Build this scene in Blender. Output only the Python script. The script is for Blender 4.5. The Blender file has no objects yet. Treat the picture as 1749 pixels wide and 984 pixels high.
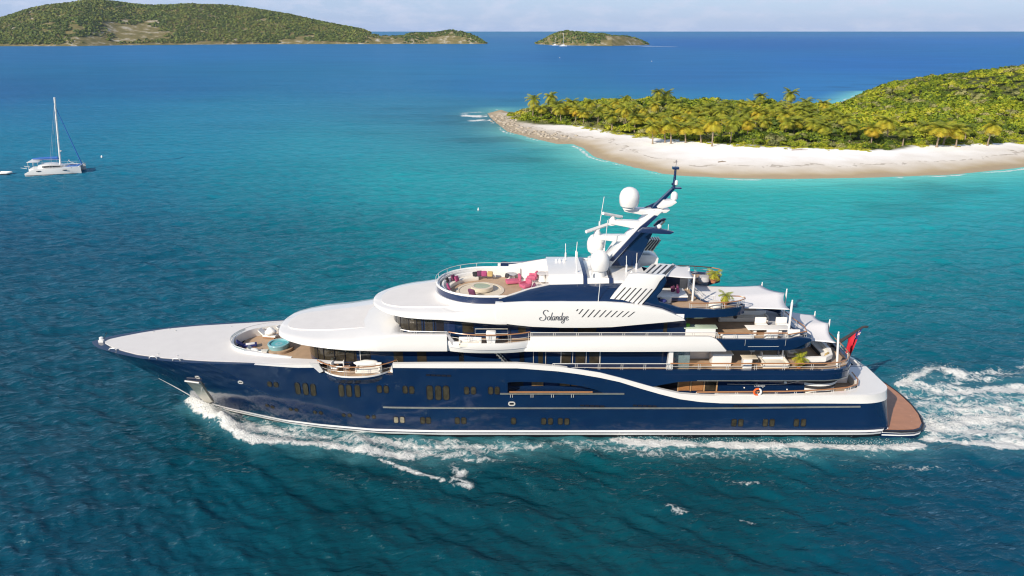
import bpy, bmesh, math, random
import numpy as np
from mathutils import Vector, Matrix
random.seed(7); RNG = np.random.default_rng(7)
R = math.radians
scene = bpy.context.scene
COL = scene.collection

# ------------------------------------------------------------------ camera
F, CX, CY = 1249.0, 874.5, 492.0
CAMH, CAMY = 38.5, -71.2
PITCH = math.atan((CY - 53.5) / F)
cam_d = bpy.data.cameras.new('camera'); cam = bpy.data.objects.new('camera', cam_d); COL.objects.link(cam)
cam_d.sensor_width = 36.0; cam_d.lens = 36.0 * F / 1749.0
cam_d.clip_start = 1.0; cam_d.clip_end = 200000.0
cam.location = (0, CAMY, CAMH); cam.rotation_euler = (math.pi / 2 - PITCH, 0, 0)
scene.camera = cam

# ------------------------------------------------------------------ light and sky
SUN_EL, SUN_AZ_LEFT = R(31), R(40)          # the sun stands behind the camera and to its left
SDIR = Vector((-math.sin(SUN_AZ_LEFT) * math.cos(SUN_EL), -math.cos(SUN_AZ_LEFT) * math.cos(SUN_EL), math.sin(SUN_EL)))
sun_d = bpy.data.lights.new('sun', 'SUN'); sun = bpy.data.objects.new('sun', sun_d); COL.objects.link(sun)
sun_d.energy = 5.0; sun_d.angle = R(0.5); sun_d.color = (1.0, 0.885, 0.735)
sun.rotation_euler = SDIR.to_track_quat('Z', 'Y').to_euler(); sun.location = (-60, -80, 90)
world = bpy.data.worlds.new('World'); scene.world = world; world.use_nodes = True
wn, wl = world.node_tree.nodes, world.node_tree.links
bg = wn['Background']; bg.inputs['Strength'].default_value = 0.11
sky = wn.new('ShaderNodeTexSky'); sky.sky_type = 'NISHITA'; sky.sun_disc = False
sky.sun_elevation = SUN_EL; sky.sun_rotation = math.atan2(SDIR.x, SDIR.y)
sky.altitude = 30; sky.air_density = 1.0; sky.dust_density = 0.1; sky.ozone_density = 2.5
tc = wn.new('ShaderNodeTexCoord'); mp = wn.new('ShaderNodeMapping'); mp.inputs['Scale'].default_value = (1, 1, 3.2)
cn = wn.new('ShaderNodeTexNoise'); cn.inputs['Scale'].default_value = 24.0; cn.inputs['Detail'].default_value = 7; cn.inputs['Roughness'].default_value = 0.62
cr = wn.new('ShaderNodeValToRGB'); cr.color_ramp.elements[0].position = 0.44; cr.color_ramp.elements[1].position = 0.66
cm = wn.new('ShaderNodeMath'); cm.operation = 'MULTIPLY'; cm.inputs[1].default_value = 0.65
mx = wn.new('ShaderNodeMix'); mx.data_type = 'RGBA'; mx.inputs['B'].default_value = (5.3, 5.8, 7.3, 1)
tint = wn.new('ShaderNodeMix'); tint.data_type = 'RGBA'; tint.blend_type = 'MULTIPLY'; tint.inputs['Factor'].default_value = 1.0
tint.inputs['B'].default_value = (1.0, 0.97, 0.92, 1)
wl.new(tc.outputs['Generated'], mp.inputs['Vector']); wl.new(mp.outputs['Vector'], cn.inputs['Vector'])
wl.new(cn.outputs['Fac'], cr.inputs['Fac']); wl.new(cr.outputs['Color'], cm.inputs[0]); wl.new(cm.outputs[0], mx.inputs['Factor'])
# hazy blue band low over the sea
sz = wn.new('ShaderNodeSeparateXYZ'); wl.new(tc.outputs['Generated'], sz.inputs['Vector'])
mr = wn.new('ShaderNodeMapRange'); mr.inputs['From Min'].default_value = 0.0; mr.inputs['From Max'].default_value = 0.22; mr.inputs['To Min'].default_value = 0.85; mr.inputs['To Max'].default_value = 0.0
wl.new(sz.outputs['Z'], mr.inputs['Value'])
hb_ = wn.new('ShaderNodeMix'); hb_.data_type = 'RGBA'; hb_.inputs['B'].default_value = (2.85, 4.15, 7.1, 1)
wl.new(sky.outputs['Color'], tint.inputs['A']); wl.new(mr.outputs['Result'], hb_.inputs['Factor']); wl.new(tint.outputs['Result'], hb_.inputs['A']); wl.new(hb_.outputs['Result'], mx.inputs['A']); wl.new(mx.outputs['Result'], bg.inputs['Color'])
scene.view_settings.view_transform = 'Standard'; scene.view_settings.look = 'None'
scene.view_settings.gamma = 1.0; scene.view_settings.exposure = 0.19
scene.view_settings.use_curve_mapping = False
scene.render.engine = 'CYCLES'
try:
    scene.cycles.use_denoising = True; scene.cycles.denoiser = 'OPENIMAGEDENOISE'; scene.cycles.sample_clamp_direct = 6.0; scene.cycles.pixel_filter_type = 'BLACKMAN_HARRIS'; scene.cycles.filter_width = 1.15; scene.cycles.sample_clamp_indirect = 4.0
    scene.cycles.max_bounces = 6; scene.cycles.volume_bounces = 0; scene.cycles.caustics_reflective = False; scene.cycles.caustics_refractive = False
    scene.cycles.transparent_max_bounces = 8
except Exception: pass

# ------------------------------------------------------------------ geometry helpers
_cp, _sp = math.cos(PITCH), math.sin(PITCH)
def ray(px, py):
    dx, dy = (px - CX) / F, -(py - CY) / F
    return dx, _cp + dy * _sp, -_sp + dy * _cp
def P(px, py, y):                                   # point of the vertical plane y seen at a photo position
    d = ray(px, py); t = (y - CAMY) / d[1]
    return Vector((d[0] * t, y, CAMH + d[2] * t))
def G(px, py, z=0.0):                               # point of the level z seen at a photo position
    d = ray(px, py); t = (z - CAMH) / d[2]
    return Vector((d[0] * t, CAMY + d[1] * t, z))
def interp(x, tab):
    return float(np.interp(x, [t[0] for t in tab], [t[1] for t in tab]))
def lin(c):
    return tuple(((v / 255) / 12.92 if v / 255 <= 0.04045 else ((v / 255 + 0.055) / 1.055) ** 2.4) for v in c)

class MB:
    def __init__(s): s.v, s.f, s.mi = [], [], []; s.m = 0
    def add(s, vs, fs):
        o = len(s.v); s.v += [tuple(p) for p in vs]
        for f in fs: s.f.append([i + o for i in f]); s.mi.append(s.m)
        return s
    def box(s, c, d, rz=0.0, ry=0.0):
        hx, hy, hz = d[0] / 2, d[1] / 2, d[2] / 2
        M = Matrix.Rotation(rz, 3, 'Z') @ Matrix.Rotation(ry, 3, 'Y')
        vs = [Vector(c) + M @ Vector((sx * hx, sy * hy, sz * hz)) for sx in (-1, 1) for sy in (-1, 1) for sz in (-1, 1)]
        return s.add(vs, [(0, 1, 3, 2), (4, 6, 7, 5), (0, 4, 5, 1), (2, 3, 7, 6), (0, 2, 6, 4), (1, 5, 7, 3)])
    def rbox(s, c, d, r=0.08, rz=0.0, seg=3):          # box with rounded vertical edges and eased top
        hx, hy, hz = d[0] / 2, d[1] / 2, d[2] / 2; r = min(r, hx * .95, hy * .95, hz * .95)
        M = Matrix.Rotation(rz, 3, 'Z')
        def ring(ix, z):
            out = []
            for (qx, qy, a0) in ((1, 1, 0), (-1, 1, 90), (-1, -1, 180), (1, -1, 270)):
                for k in range(seg + 1):
                    a = R(a0 + 90 * k / seg)
                    out.append(Vector(c) + M @ Vector((qx * (hx - r) + (r - ix) * math.cos(a), qy * (hy - r) + (r - ix) * math.sin(a), z)))
            return out
        rings = [ring(r * .6, -hz), ring(0, -hz + r * .6), ring(0, hz - r), ring(r * .3, hz - r * .3), ring(r * .95, hz)]
        return s.loft(rings, True, True)
    def loft(s, rings, closed=True, caps=True):
        n = len(rings[0]); o = len(s.v)
        for rg in rings: s.v += [tuple(p) for p in rg]
        for i in range(len(rings) - 1):
            for j in range(n if closed else n - 1):
                a, b = o + i * n + j, o + i * n + (j + 1) % n
                s.f.append([a, b, b + n, a + n]); s.mi.append(s.m)
        if caps and closed:
            s.f.append([o + j for j in range(n)][::-1]); s.mi.append(s.m)
            e = o + (len(rings) - 1) * n
            s.f.append([e + j for j in range(n)]); s.mi.append(s.m)
        return s
    def prism(s, pts, vec):                            # planar outline swept along vec
        vec = Vector(vec)
        return s.loft([[Vector(p) for p in pts], [Vector(p) + vec for p in pts]], True, True)
    def tube(s, pts, r, n=6, caps=True):
        pts = [Vector(p) for p in pts]; rs = r if isinstance(r, (list, tuple)) else [r] * len(pts)
        rings = []
        for i, p in enumerate(pts):
            d = (pts[min(i + 1, len(pts) - 1)] - pts[max(i - 1, 0)]).normalized()
            u = d.cross(Vector((0, 0, 1)));
            if u.length < 1e-3: u = d.cross(Vector((0, 1, 0)))
            u.normalize(); w = u.cross(d)
            rings.append([p + (u * math.cos(2 * math.pi * k / n) + w * math.sin(2 * math.pi * k / n)) * rs[i] for k in range(n)])
        return s.loft(rings, True, caps)
    def lathe(s, c, prof, n=20, sx=1.0, sy=1.0):       # prof: (radius, z) from bottom to top
        rings = [[Vector((c[0] + sx * r * math.cos(2 * math.pi * k / n), c[1] + sy * r * math.sin(2 * math.pi * k / n), c[2] + z)) for k in range(n)] for r, z in prof]
        return s.loft(rings, True, True)
    def sphere(s, c, r, n=12, m=8, sc=(1, 1, 1)):
        rings = []
        for i in range(m + 1):
            a = -math.pi / 2 + math.pi * i / m; rr = max(math.cos(a), 1e-3)
            rings.append([Vector((c[0] + sc[0] * r * rr * math.cos(2 * math.pi * k / n), c[1] + sc[1] * r * rr * math.sin(2 * math.pi * k / n), c[2] + sc[2] * r * math.sin(a))) for k in range(n)])
        return s.loft(rings, True, True)
    def build(s, name, mats, parent=None, angle=35, label=None, origin=None, bevel=0):
        off = Vector(parent['_o']) if parent is not None and '_o' in parent else Vector((0, 0, 0))
        if origin is not None: off = off + Vector(origin)
        me = bpy.data.meshes.new(name)
        me.from_pydata([(v[0] - off.x, v[1] - off.y, v[2] - off.z) for v in s.v], [], s.f)
        if not isinstance(mats, (list, tuple)): mats = [mats]
        for m in mats: me.materials.append(m)
        if len(mats) > 1: me.polygons.foreach_set('material_index', s.mi)
        bm = bmesh.new(); bm.from_mesh(me)
        bmesh.ops.recalc_face_normals(bm, faces=bm.faces)
        if bevel:
            bmesh.ops.bevel(bm, geom=[e for e in bm.edges if len(e.link_faces) == 2 and e.calc_face_angle(0) > R(40)], offset=bevel, segments=2, affect='EDGES', profile=0.6)
        bm.to_mesh(me); bm.free()
        if angle:
            me.shade_smooth(); me.set_sharp_from_angle(angle=R(angle))
        o = bpy.data.objects.new(name, me); COL.objects.link(o)
        if parent is not None: o.parent = parent
        if origin is not None: o.location = origin
        if label: o['label'] = label
        return o

def strip(path, thick):
    """thick wall along a path of (x, y, zlow, zhigh); the wall is thickened to the right-hand side of travel"""
    mb = MB(); rings = []
    for i, (x, y, zl, zh) in enumerate(path):
        a = path[max(i - 1, 0)]; b = path[min(i + 1, len(path) - 1)]
        d = Vector((b[0] - a[0], b[1] - a[1], 0))
        d = d.normalized() if d.length > 1e-6 else Vector((1, 0, 0))
        nrm = Vector((-d.y, d.x, 0)) * thick
        rings.append([(x, y, zl), (x + nrm.x, y + nrm.y, zl), (x + nrm.x, y + nrm.y, zh), (x, y, zh)])
    return mb.loft(rings, True, True)

def thing(name, label, cat, loc=(0, 0, 0), group=None):
    o = bpy.data.objects.new(name, None); COL.objects.link(o); o.empty_display_size = 0.3
    o.location = loc; o['_o'] = tuple(loc); o['label'] = label; o['category'] = cat
    if group: o['group'] = group
    return o
def tag(o, label, cat, group=None):
    o['label'] = label; o['category'] = cat
    if group: o['group'] = group
    return o
def copy_tree(o, parent=None):
    c = o.copy(); COL.objects.link(c)
    if parent is not None: c.parent = parent
    for ch in list(o.children): copy_tree(ch, c)
    return c
def boolean(o, cutters, op='DIFFERENCE'):
    for c in cutters:
        m = o.modifiers.new('cut', 'BOOLEAN'); m.operation = op; m.object = c; m.solver = 'EXACT'
    dg = bpy.context.evaluated_depsgraph_get()
    me = bpy.data.meshes.new_from_object(o.evaluated_get(dg))
    o.modifiers.clear(); old = o.data; o.data = me; bpy.data.meshes.remove(old)
    me.shade_smooth(); me.set_sharp_from_angle(angle=R(32))
def np_mesh(name, v, faces, mats, attrs=None, smooth=True):
    """faces: (n,k) int array"""
    me = bpy.data.meshes.new(name); n, k = faces.shape
    me.vertices.add(len(v)); me.vertices.foreach_set('co', np.ascontiguousarray(v, dtype=np.float32).ravel())
    me.loops.add(n * k); me.loops.foreach_set('vertex_index', np.ascontiguousarray(faces, dtype=np.int32).ravel())
    me.polygons.add(n); me.polygons.foreach_set('loop_start', np.arange(0, n * k, k, dtype=np.int32))
    me.update(calc_edges=True); me.validate()
    for m in (mats if isinstance(mats, (list, tuple)) else [mats]): me.materials.append(m)
    for an, (typ, arr) in (attrs or {}).items():
        at = me.attributes.new(an, typ, 'POINT')
        at.data.foreach_set('color' if typ == 'FLOAT_COLOR' else 'value', np.ascontiguousarray(arr, dtype=np.float32).ravel())
    if smooth: me.shade_smooth()
    o = bpy.data.objects.new(name, me); COL.objects.link(o)
    return o

# ------------------------------------------------------------------ materials
def mat(name, col, rough=0.5, metal=0.0, coat=0.0, var=0.06, scale=2.0, bump=0.0, bscale=40.0, spec=0.5, alpha=1.0, detail=4):
    m = bpy.data.materials.new(name); m.use_nodes = True
    n, l = m.node_tree.nodes, m.node_tree.links; b = n['Principled BSDF']
    b.inputs['Roughness'].default_value = rough; b.inputs['Metallic'].default_value = metal
    b.inputs['Coat Weight'].default_value = coat; b.inputs['Coat Roughness'].default_value = 0.03
    b.inputs['Specular IOR Level'].default_value = spec
    g = n.new('ShaderNodeNewGeometry')
    t = n.new('ShaderNodeTexNoise'); t.inputs['Scale'].default_value = scale; t.inputs['Detail'].default_value = detail
    x = n.new('ShaderNodeMix'); x.data_type = 'RGBA'
    x.inputs['A'].default_value = tuple(max(0, c * (1 - var * 1.6)) for c in col) + (1,)
    x.inputs['B'].default_value = tuple(min(1, c * (1 + var * 1.6)) for c in col) + (1,)
    l.new(g.outputs['Position'], t.inputs['Vector']); l.new(t.outputs['Fac'], x.inputs['Factor']); l.new(x.outputs['Result'], b.inputs['Base Color'])
    if alpha < 1: b.inputs['Alpha'].default_value = alpha
    if bump:
        t2 = n.new('ShaderNodeTexNoise'); t2.inputs['Scale'].default_value = bscale; t2.inputs['Detail'].default_value = 3
        bp = n.new('ShaderNodeBump'); bp.inputs['Strength'].default_value = bump; bp.inputs['Distance'].default_value = 0.05
        l.new(g.outputs['Position'], t2.inputs['Vector']); l.new(t2.outputs['Fac'], bp.inputs['Height']); l.new(bp.outputs['Normal'], b.inputs['Normal'])
    return m
def planks(name, col, width=0.12, dark=0.55, rough=0.6):
    m = mat(name, col, rough, var=0.14, scale=1.3)
    n, l = m.node_tree.nodes, m.node_tree.links; b = n['Principled BSDF']
    src = b.inputs['Base Color'].links[0].from_socket
    g = n.new('ShaderNodeNewGeometry'); sx = n.new('ShaderNodeSeparateXYZ'); l.new(g.outputs['Position'], sx.inputs['Vector'])
    a = n.new('ShaderNodeMath'); a.operation = 'MULTIPLY'; a.inputs[1].default_value = 1 / width; l.new(sx.outputs['Y'], a.inputs[0])
    fr = n.new('ShaderNodeMath'); fr.operation = 'FRACT'; l.new(a.outputs[0], fr.inputs[0])
    lt = n.new('ShaderNodeMath'); lt.operation = 'LESS_THAN'; lt.inputs[1].default_value = 0.12; l.new(fr.outputs[0], lt.inputs[0])
    x = n.new('ShaderNodeMix'); x.data_type = 'RGBA'; x.blend_type = 'MULTIPLY'; x.inputs['B'].default_value = (dark, dark, dark, 1)
    l.new(lt.outputs[0], x.inputs['Factor']); l.new(src, x.inputs['A']); l.new(x.outputs['Result'], b.inputs['Base Color'])
    return m
M = {}
M['navy'] = mat('navy_paint', (0.0040, 0.019, 0.064), 0.11, coat=0.75, spec=0.4, var=0.10, scale=0.5, bump=0.05, bscale=0.9)
M['navy_matt'] = mat('navy_panel', (0.013, 0.028, 0.085), 0.25, coat=0.5, var=0.05)
M['white'] = mat('white_gelcoat', (0.765, 0.76, 0.745), 0.22, coat=0.6, var=0.015, scale=0.5)
M['deckwhite'] = mat('deck_nonslip_white', (0.655, 0.645, 0.64), 0.75, var=0.04, scale=0.8, bump=0.05, bscale=60)
M['teak'] = planks('teak_planks', (0.44, 0.31, 0.205), 0.16, 0.72)
M['teakdark'] = planks('wet_teak_planks', (0.41, 0.195, 0.105), 0.2, 0.7, 0.3)
M['wood'] = mat('varnished_wood', (0.36, 0.17, 0.07), 0.25, coat=0.5, var=0.12, scale=3)
M['steel'] = mat('polished_steel', (0.74, 0.72, 0.68), 0.25, metal=0.35, var=0.05)
M['steelmatt'] = mat('brushed_steel_plate', (0.60, 0.57, 0.50), 0.35, metal=0.8, var=0.18, scale=2.0)
M['glass'] = mat('dark_window_glass', (0.012, 0.014, 0.018), 0.04, coat=1.0, var=0.3, scale=0.6)
M['glassbrown'] = mat('window_glass_painted_reflections', (0.040, 0.034, 0.024), 0.08, coat=0.4, var=0.62, scale=1.3)  # brownish reflections and interior tones painted into the glass colour
M['glassclear'] = mat('clear_screen_glass', (0.30, 0.42, 0.44), 0.03, coat=0.5, var=0.1, alpha=0.4)
M['black'] = mat('black_boot_paint', (0.012, 0.011, 0.016), 0.3, var=0.1)
M['darkgrey'] = mat('dark_grey_louvre', (0.05, 0.052, 0.058), 0.5, var=0.1)
M['cream'] = mat('cream_upholstery', (0.72, 0.68, 0.61), 0.8, var=0.05, bump=0.1, bscale=30)
M['whitecloth'] = mat('white_fabric_cover', (0.76, 0.75, 0.73), 0.85, var=0.04, bump=0.15, bscale=8)
M['awning'] = mat('white_awning_cloth', (0.74, 0.73, 0.74), 0.8, var=0.02)
M['pink'] = mat('pink_upholstery', (0.46, 0.10, 0.18), 0.8, var=0.15)
M['plum'] = mat('plum_cushion', (0.13, 0.035, 0.085), 0.85, var=0.15)
M['magenta'] = mat('magenta_cushion', (0.33, 0.05, 0.15), 0.85, var=0.15)
M['mustard'] = mat('mustard_cushion', (0.42, 0.30, 0.12), 0.85, var=0.15)
M['charcoal'] = mat('charcoal_fabric', (0.03, 0.03, 0.034), 0.85, var=0.15)
M['terracotta'] = mat('terracotta', (0.40, 0.16, 0.075), 0.8, var=0.12)
M['tubwater'] = mat('hot_tub_water', (0.10, 0.42, 0.45), 0.06, var=0.25, scale=4, coat=0.6)
M['tubrim'] = mat('pale_blue_tub_rim', (0.22, 0.42, 0.46), 0.2, var=0.1)
M['firebed'] = mat('pale_glass_pebbles', (0.36, 0.42, 0.30), 0.35, var=0.3, scale=14, bump=0.6, bscale=18)
M['stone'] = mat('pale_stone', (0.62, 0.55, 0.44), 0.6, var=0.06)
M['red'] = mat('red_flag_cloth', (0.50, 0.012, 0.03), 0.8, var=0.1)
M['flagblue'] = mat('flag_blue_cloth', (0.02, 0.03, 0.16), 0.8, var=0.05)
M['flagwhite'] = mat('flag_white_cloth', (0.75, 0.72, 0.74), 0.8, var=0.04)
M['orange'] = mat('orange_ring', (0.72, 0.12, 0.02), 0.5, var=0.05)
M['lettering'] = mat('grey_metal_lettering', (0.16, 0.165, 0.18), 0.35, metal=0.4, var=0.05)
M['palelettering'] = mat('pale_lettering', (0.45, 0.48, 0.52), 0.35, var=0.05)
M['stripewhite'] = mat('white_stripe_paint', (0.82, 0.82, 0.82), 0.3, coat=0.4, var=0.01)
M['bluecover'] = mat('blue_sail_cover', (0.02, 0.12, 0.42), 0.7, var=0.1)
M['palegreen'] = mat('pale_green_glass_counter', (0.50, 0.62, 0.50), 0.2, var=0.08)
M['greenfruit'] = mat('green_fruit', (0.16, 0.42, 0.03), 0.5, var=0.2)
M['greypad'] = mat('grey_deck_pad', (0.42, 0.42, 0.44), 0.8, var=0.05)
M['rope'] = mat('grey_rigging', (0.35, 0.37, 0.40), 0.5, var=0.05)
M['antifoul'] = mat('dark_antifouling', (0.02, 0.03, 0.05), 0.6, var=0.1)
M['foamwhite'] = mat('foam_droplets', (0.78, 0.79, 0.78), 0.6, var=0.02)
M['skin'] = mat('skin', (0.42, 0.24, 0.16), 0.6, var=0.05)
# ------------------------------------------------------------------ shore outlines (photo positions turned into points on the ground)
shore_px = [(833,194),(838,201),(847,209),(867,225),(894,232),(918,238),(953,246),(979,246),(999,254),(1014,267),(1032,273),(1085,286),
            (1130,296),(1161,300),(1263,305),(1344,305.5),(1430,304.5),(1497,303),(1619,298.5),(1693,292),(1749,285),(1850,270),(2000,262),(2200,255)]
veg_px = [(868,194),(876,202),(922,211),(983,215),(1034,223.5),(1069,231),(1130,237),(1202,244),(1263,250),(1324,253),(1430,256),(1522,257),
          (1556,251),(1644,246),(1693,244),(1749,244),(1850,240),(2000,236),(2200,232)]
shore = [G(*p)[:2] for p in shore_px]
veg_front = [G(*p, 2.0)[:2] for p in veg_px]
sky_px = [(872,180),(890,177),(920,174),(950,170.5),(1030,166.5),(1080,164),(1120,163),(1200,166),(1300,170),(1400,173),(1430,171)]
skyline = [tuple(G(a, b, 5.2)[:2]) for a, b in sky_px]
back = [(470.0, 420.0), (430.0, 590.0), (330.0, 560.0), (240.0, 440.0)] + [(x + 1, y + 13) for x, y in skyline[::-1]] + [(-6.0, 318.0)]
land_poly = np.array(shore + back)
veg_back = [(455.0, 420.0), (420.0, 575.0), (325.0, 545.0), (240.0, 436.0)] + [(x + 1, y + 10) for x, y in skyline[::-1]]
veg_poly = np.array(veg_front + veg_back)
def poly_dist(poly, x, y):
    """signed distance, positive inside"""
    d2 = np.full(x.shape, 1e18); ins = np.zeros(x.shape, bool); n = len(poly)
    for i in range(n):
        ax, ay = poly[i]; bx, by = poly[(i + 1) % n]
        ex, ey = bx - ax, by - ay; L = ex * ex + ey * ey + 1e-9
        t = np.clip(((x - ax) * ex + (y - ay) * ey) / L, 0, 1)
        d2 = np.minimum(d2, (x - ax - t * ex) ** 2 + (y - ay - t * ey) ** 2)
        c = ((ay > y) != (by > y)) & (x < ex * (y - ay) / (ey if abs(ey) > 1e-9 else 1e-9) + ax)
        ins ^= c
    return np.where(ins, 1, -1) * np.sqrt(d2)
def line_dist(pts, x, y):
    d2 = np.full(x.shape, 1e18)
    for i in range(len(pts) - 1):
        ax, ay = pts[i]; bx, by = pts[i + 1]
        ex, ey = bx - ax, by - ay; L = ex * ex + ey * ey + 1e-9
        t = np.clip(((x - ax) * ex + (y - ay) * ey) / L, 0, 1)
        d2 = np.minimum(d2, (x - ax - t * ex) ** 2 + (y - ay - t * ey) ** 2)
    return np.sqrt(d2)
def vnoise(x, y, seed=0):
    """smooth value noise in numpy"""
    rs = np.random.default_rng(seed); T = rs.random((256, 256))
    xi, yi = np.floor(x).astype(int), np.floor(y).astype(int); fx, fy = x - xi, y - yi
    fx, fy = fx * fx * (3 - 2 * fx), fy * fy * (3 - 2 * fy)
    a, b = T[xi % 256, yi % 256], T[(xi + 1) % 256, yi % 256]; c, d = T[xi % 256, (yi + 1) % 256], T[(xi + 1) % 256, (yi + 1) % 256]
    return (a * (1 - fx) + b * fx) * (1 - fy) + (c * (1 - fx) + d * fx) * fy
def fbm(x, y, seed=0, oct=4):
    s, a, t = 0, 1.0, 0
    for k in range(oct):
        s = s + a * vnoise(x * 2 ** k, y * 2 ** k, seed + k); t += a; a *= 0.5
    return s / t

# ------------------------------------------------------------------ sea
def ocean(N, L, seed, wdir, Lw, small):
    rs = np.random.default_rng(seed)
    k1 = np.fft.fftfreq(N, L / N) * 2 * np.pi
    kx, ky = np.meshgrid(k1, k1, indexing='ij'); k = np.hypot(kx, ky); k[0, 0] = 1e-6
    c = (kx * wdir[0] + ky * wdir[1]) / k
    ph = np.exp(-1 / (k * Lw) ** 2) / k ** 4 * (0.035 + np.abs(c) ** 7) * np.exp(-(k * small) ** 2); ph[0, 0] = 0
    h = (rs.normal(size=(N, N)) + 1j * rs.normal(size=(N, N))) * np.sqrt(ph)
    e = np.fft.ifft2(h); s = e.real.std()
    dx = np.fft.ifft2(-1j * kx / k * h).real / s; dy = np.fft.ifft2(-1j * ky / k * h).real / s
    return e.real / s, dx, dy
def tile(A, L, x, y):
    N = A.shape[0]; u, v = x / L * N, y / L * N
    i, j = np.floor(u).astype(int), np.floor(v).astype(int); f, g = u - i, v - j
    i0, i1, j0, j1 = i % N, (i + 1) % N, j % N, (j + 1) % N
    return (A[i0, j0] * (1 - f) + A[i1, j0] * f) * (1 - g) + (A[i0, j1] * (1 - f) + A[i1, j1] * f) * g

def build_sea():
    d = [14.0]
    while d[-1] < 420: d.append(d[-1] * 1.0043)
    while d[-1] < 2800: d.append(d[-1] * 1.012)
    while d[-1] < 110000: d.append(d[-1] * 1.06)
    d = np.array(d)
    tx = np.concatenate([np.linspace(-2.2, -.86, 70)[:-1], np.linspace(-.86, .86, 380), np.linspace(.86, 2.2, 70)[1:]])
    D, T = np.meshgrid(d, tx, indexing='ij')
    x0, y0 = D * T, D + CAMY
    nr, nc = D.shape
    # wind sea
    wd = np.array((0.45, -0.89))
    h1, a1, b1 = ocean(512, 118.0, 3, wd, 1.35, 0.10)
    h2, a2, b2 = ocean(512, 47.0, 5, np.array((-0.15, -0.99)), 0.55, 0.06)
    h3, _, _ = ocean(256, 331.0, 8, np.array((0.5, -0.86)), 5.0, 0.6)
    land = poly_dist(land_poly, x0, y0)
    calm = np.clip((-land) / 60, 0.06, 1)
    fade = 1 / (1 + (D / 380) ** 2)
    ca, sa = math.cos(0.5), math.sin(0.5)
    xr, yr = x0 * ca - y0 * sa, x0 * sa + y0 * ca
    gust = 0.75 + 0.5 * fbm(x0 / 45, y0 / 45, 11, 3)
    A1, A2, A3 = 0.15 * fade * calm * gust * (0.48 + 0.52 * np.clip((D - 60) / 60, 0, 1)), 0.068 * fade * calm, 0.055 * calm / (1 + (D / 1500) ** 2)
    z = A1 * tile(h1, 118, x0, y0) + A2 * tile(h2, 47, xr, yr) + A3 * tile(h3, 331, x0, y0)
    x = x0 + 0.8 * A1 * tile(a1, 118, x0, y0); y = y0 + 0.8 * A1 * tile(b1, 118, x0, y0)
    # ---- foam density
    g2 = lambda pts: np.array([G(*p)[:2] for p in pts])
    near = (D < 260)
    foam = np.zeros_like(x0); aer = np.zeros_like(x0)
    xs, ys = x0[near], y0[near]
    wob = (fbm(xs / 2.2, ys / 2.2, 21, 4) - 0.5) * 2.4
    wob2 = (fbm(xs / 0.7, ys / 0.7, 31, 3) - 0.5)
    def area(pts, soft, val):
        return val * np.clip((poly_dist(g2(pts), xs, ys) + wob) / soft + 0.5, 0, 1)
    def line(pts, w, val, k=0.45):
        return val * np.exp(-((line_dist(g2(pts), xs + k * wob2, ys + k * wob) / w) ** 2))
    f = np.zeros_like(xs)
    side = [(326,690),(345,688),(370,694),(450,712),(560,731),(650,741),(750,747),(860,748),(960,749),(1060,749),(1065,758),(985,766),(900,772),(830,781),(760,787),(700,784),(620,776),(530,768),(450,760),(405,744),(372,722),(338,700)]
    f = np.maximum(f, area(side, 1.6, 0.55))
    f = np.maximum(f, line([(331,691),(352,703),(385,726),(412,745),(440,757),(470,758)], 0.85, 1.15))
    f = np.maximum(f, line([(352,696),(420,722),(480,742),(540,752)], 1.0, 0.66))
    f = np.maximum(f, line([(470,757),(540,763),(600,768),(650,776),(700,782)], 0.8, 0.80))
    f = np.maximum(f, line([(540,745),(640,755),(740,762),(820,766)], 1.0, 0.72))
    f = np.maximum(f, line([(620,776),(660,789),(690,800),(720,808)], 0.30, 0.62))
    f = np.maximum(f, line([(678,798),(700,805),(730,812),(760,822)], 0.42, 0.68))
    f = np.maximum(f, line([(775,795),(790,808),(770,822),(800,829)], 0.8, 0.60))
    f = np.maximum(f, area([(770,782),(830,778),(960,768),(900,786),(820,795)], 1.5, 0.46))
    f = np.maximum(f, line([(1050,752),(1100,755),(1180,758),(1280,761),(1380,762),(1480,763),(1575,762)], 0.75, 1.05, 0.25))
    f = np.maximum(f, area([(800,760),(1000,756),(1300,764),(1560,768),(1540,780),(1350,786),(1150,786),(950,778)], 2.2, 0.46))
    f = np.maximum(f, line([(1145,862),(1155,868),(1165,876)], 0.8, 0.50))
    f = np.maximum(f, line([(1250,884),(1268,888),(1285,893)], 0.35, 0.46))
    f = np.maximum(f, line([(1225,822),(1260,826),(1295,826)], 0.4, 0.5))
    f = np.maximum(f, line([(1500,800),(1600,803),(1749,800)], 0.8, 0.42))
    wake = [(1520,668),(1540,660),(1556,650),(1600,652),(1680,662),(1749,652),(1900,650),(2100,640),(2100,790),(1900,776),(1749,764),(1700,764),(1640,758),(1580,750)]
    f = np.maximum(f, area(wake, 2.2, 0.66))
    f = np.maximum(f, line([(1538,660),(1560,645),(1590,633),(1612,632),(1640,640)], 0.8, 0.95))
    f = np.maximum(f, area([(1560,650),(1600,632),(1680,632),(1749,612),(1900,600),(1900,640),(1749,650),(1650,655)], 2.0, 0.50))
    f = np.maximum(f, line([(1585,748),(1640,755),(1700,762),(1760,764)], 0.9, 0.95))
    f = np.maximum(f, line([(1590,735),(1640,722),(1700,716),(1760,715)], 1.6, 0.84))
    f = np.maximum(f, line([(1580,720),(1600,690),(1650,672),(1760,668)], 1.8, 0.74))
    # gaps of open water inside the churned parts
    f = f * (0.50 + 1.0 * fbm(xs / 4.5, ys / 1.1, 51, 4))
    a = np.maximum.reduce([area(side, 4.0, 0.75), area(wake, 6.0, 0.8), line([(1050,754),(1300,762),(1560,763)], 2.0, 0.6)])
    # waves breaking on the point and on the beach
    ld = land[near]
    px_t, py_t = G(815, 196)[:2]
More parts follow.
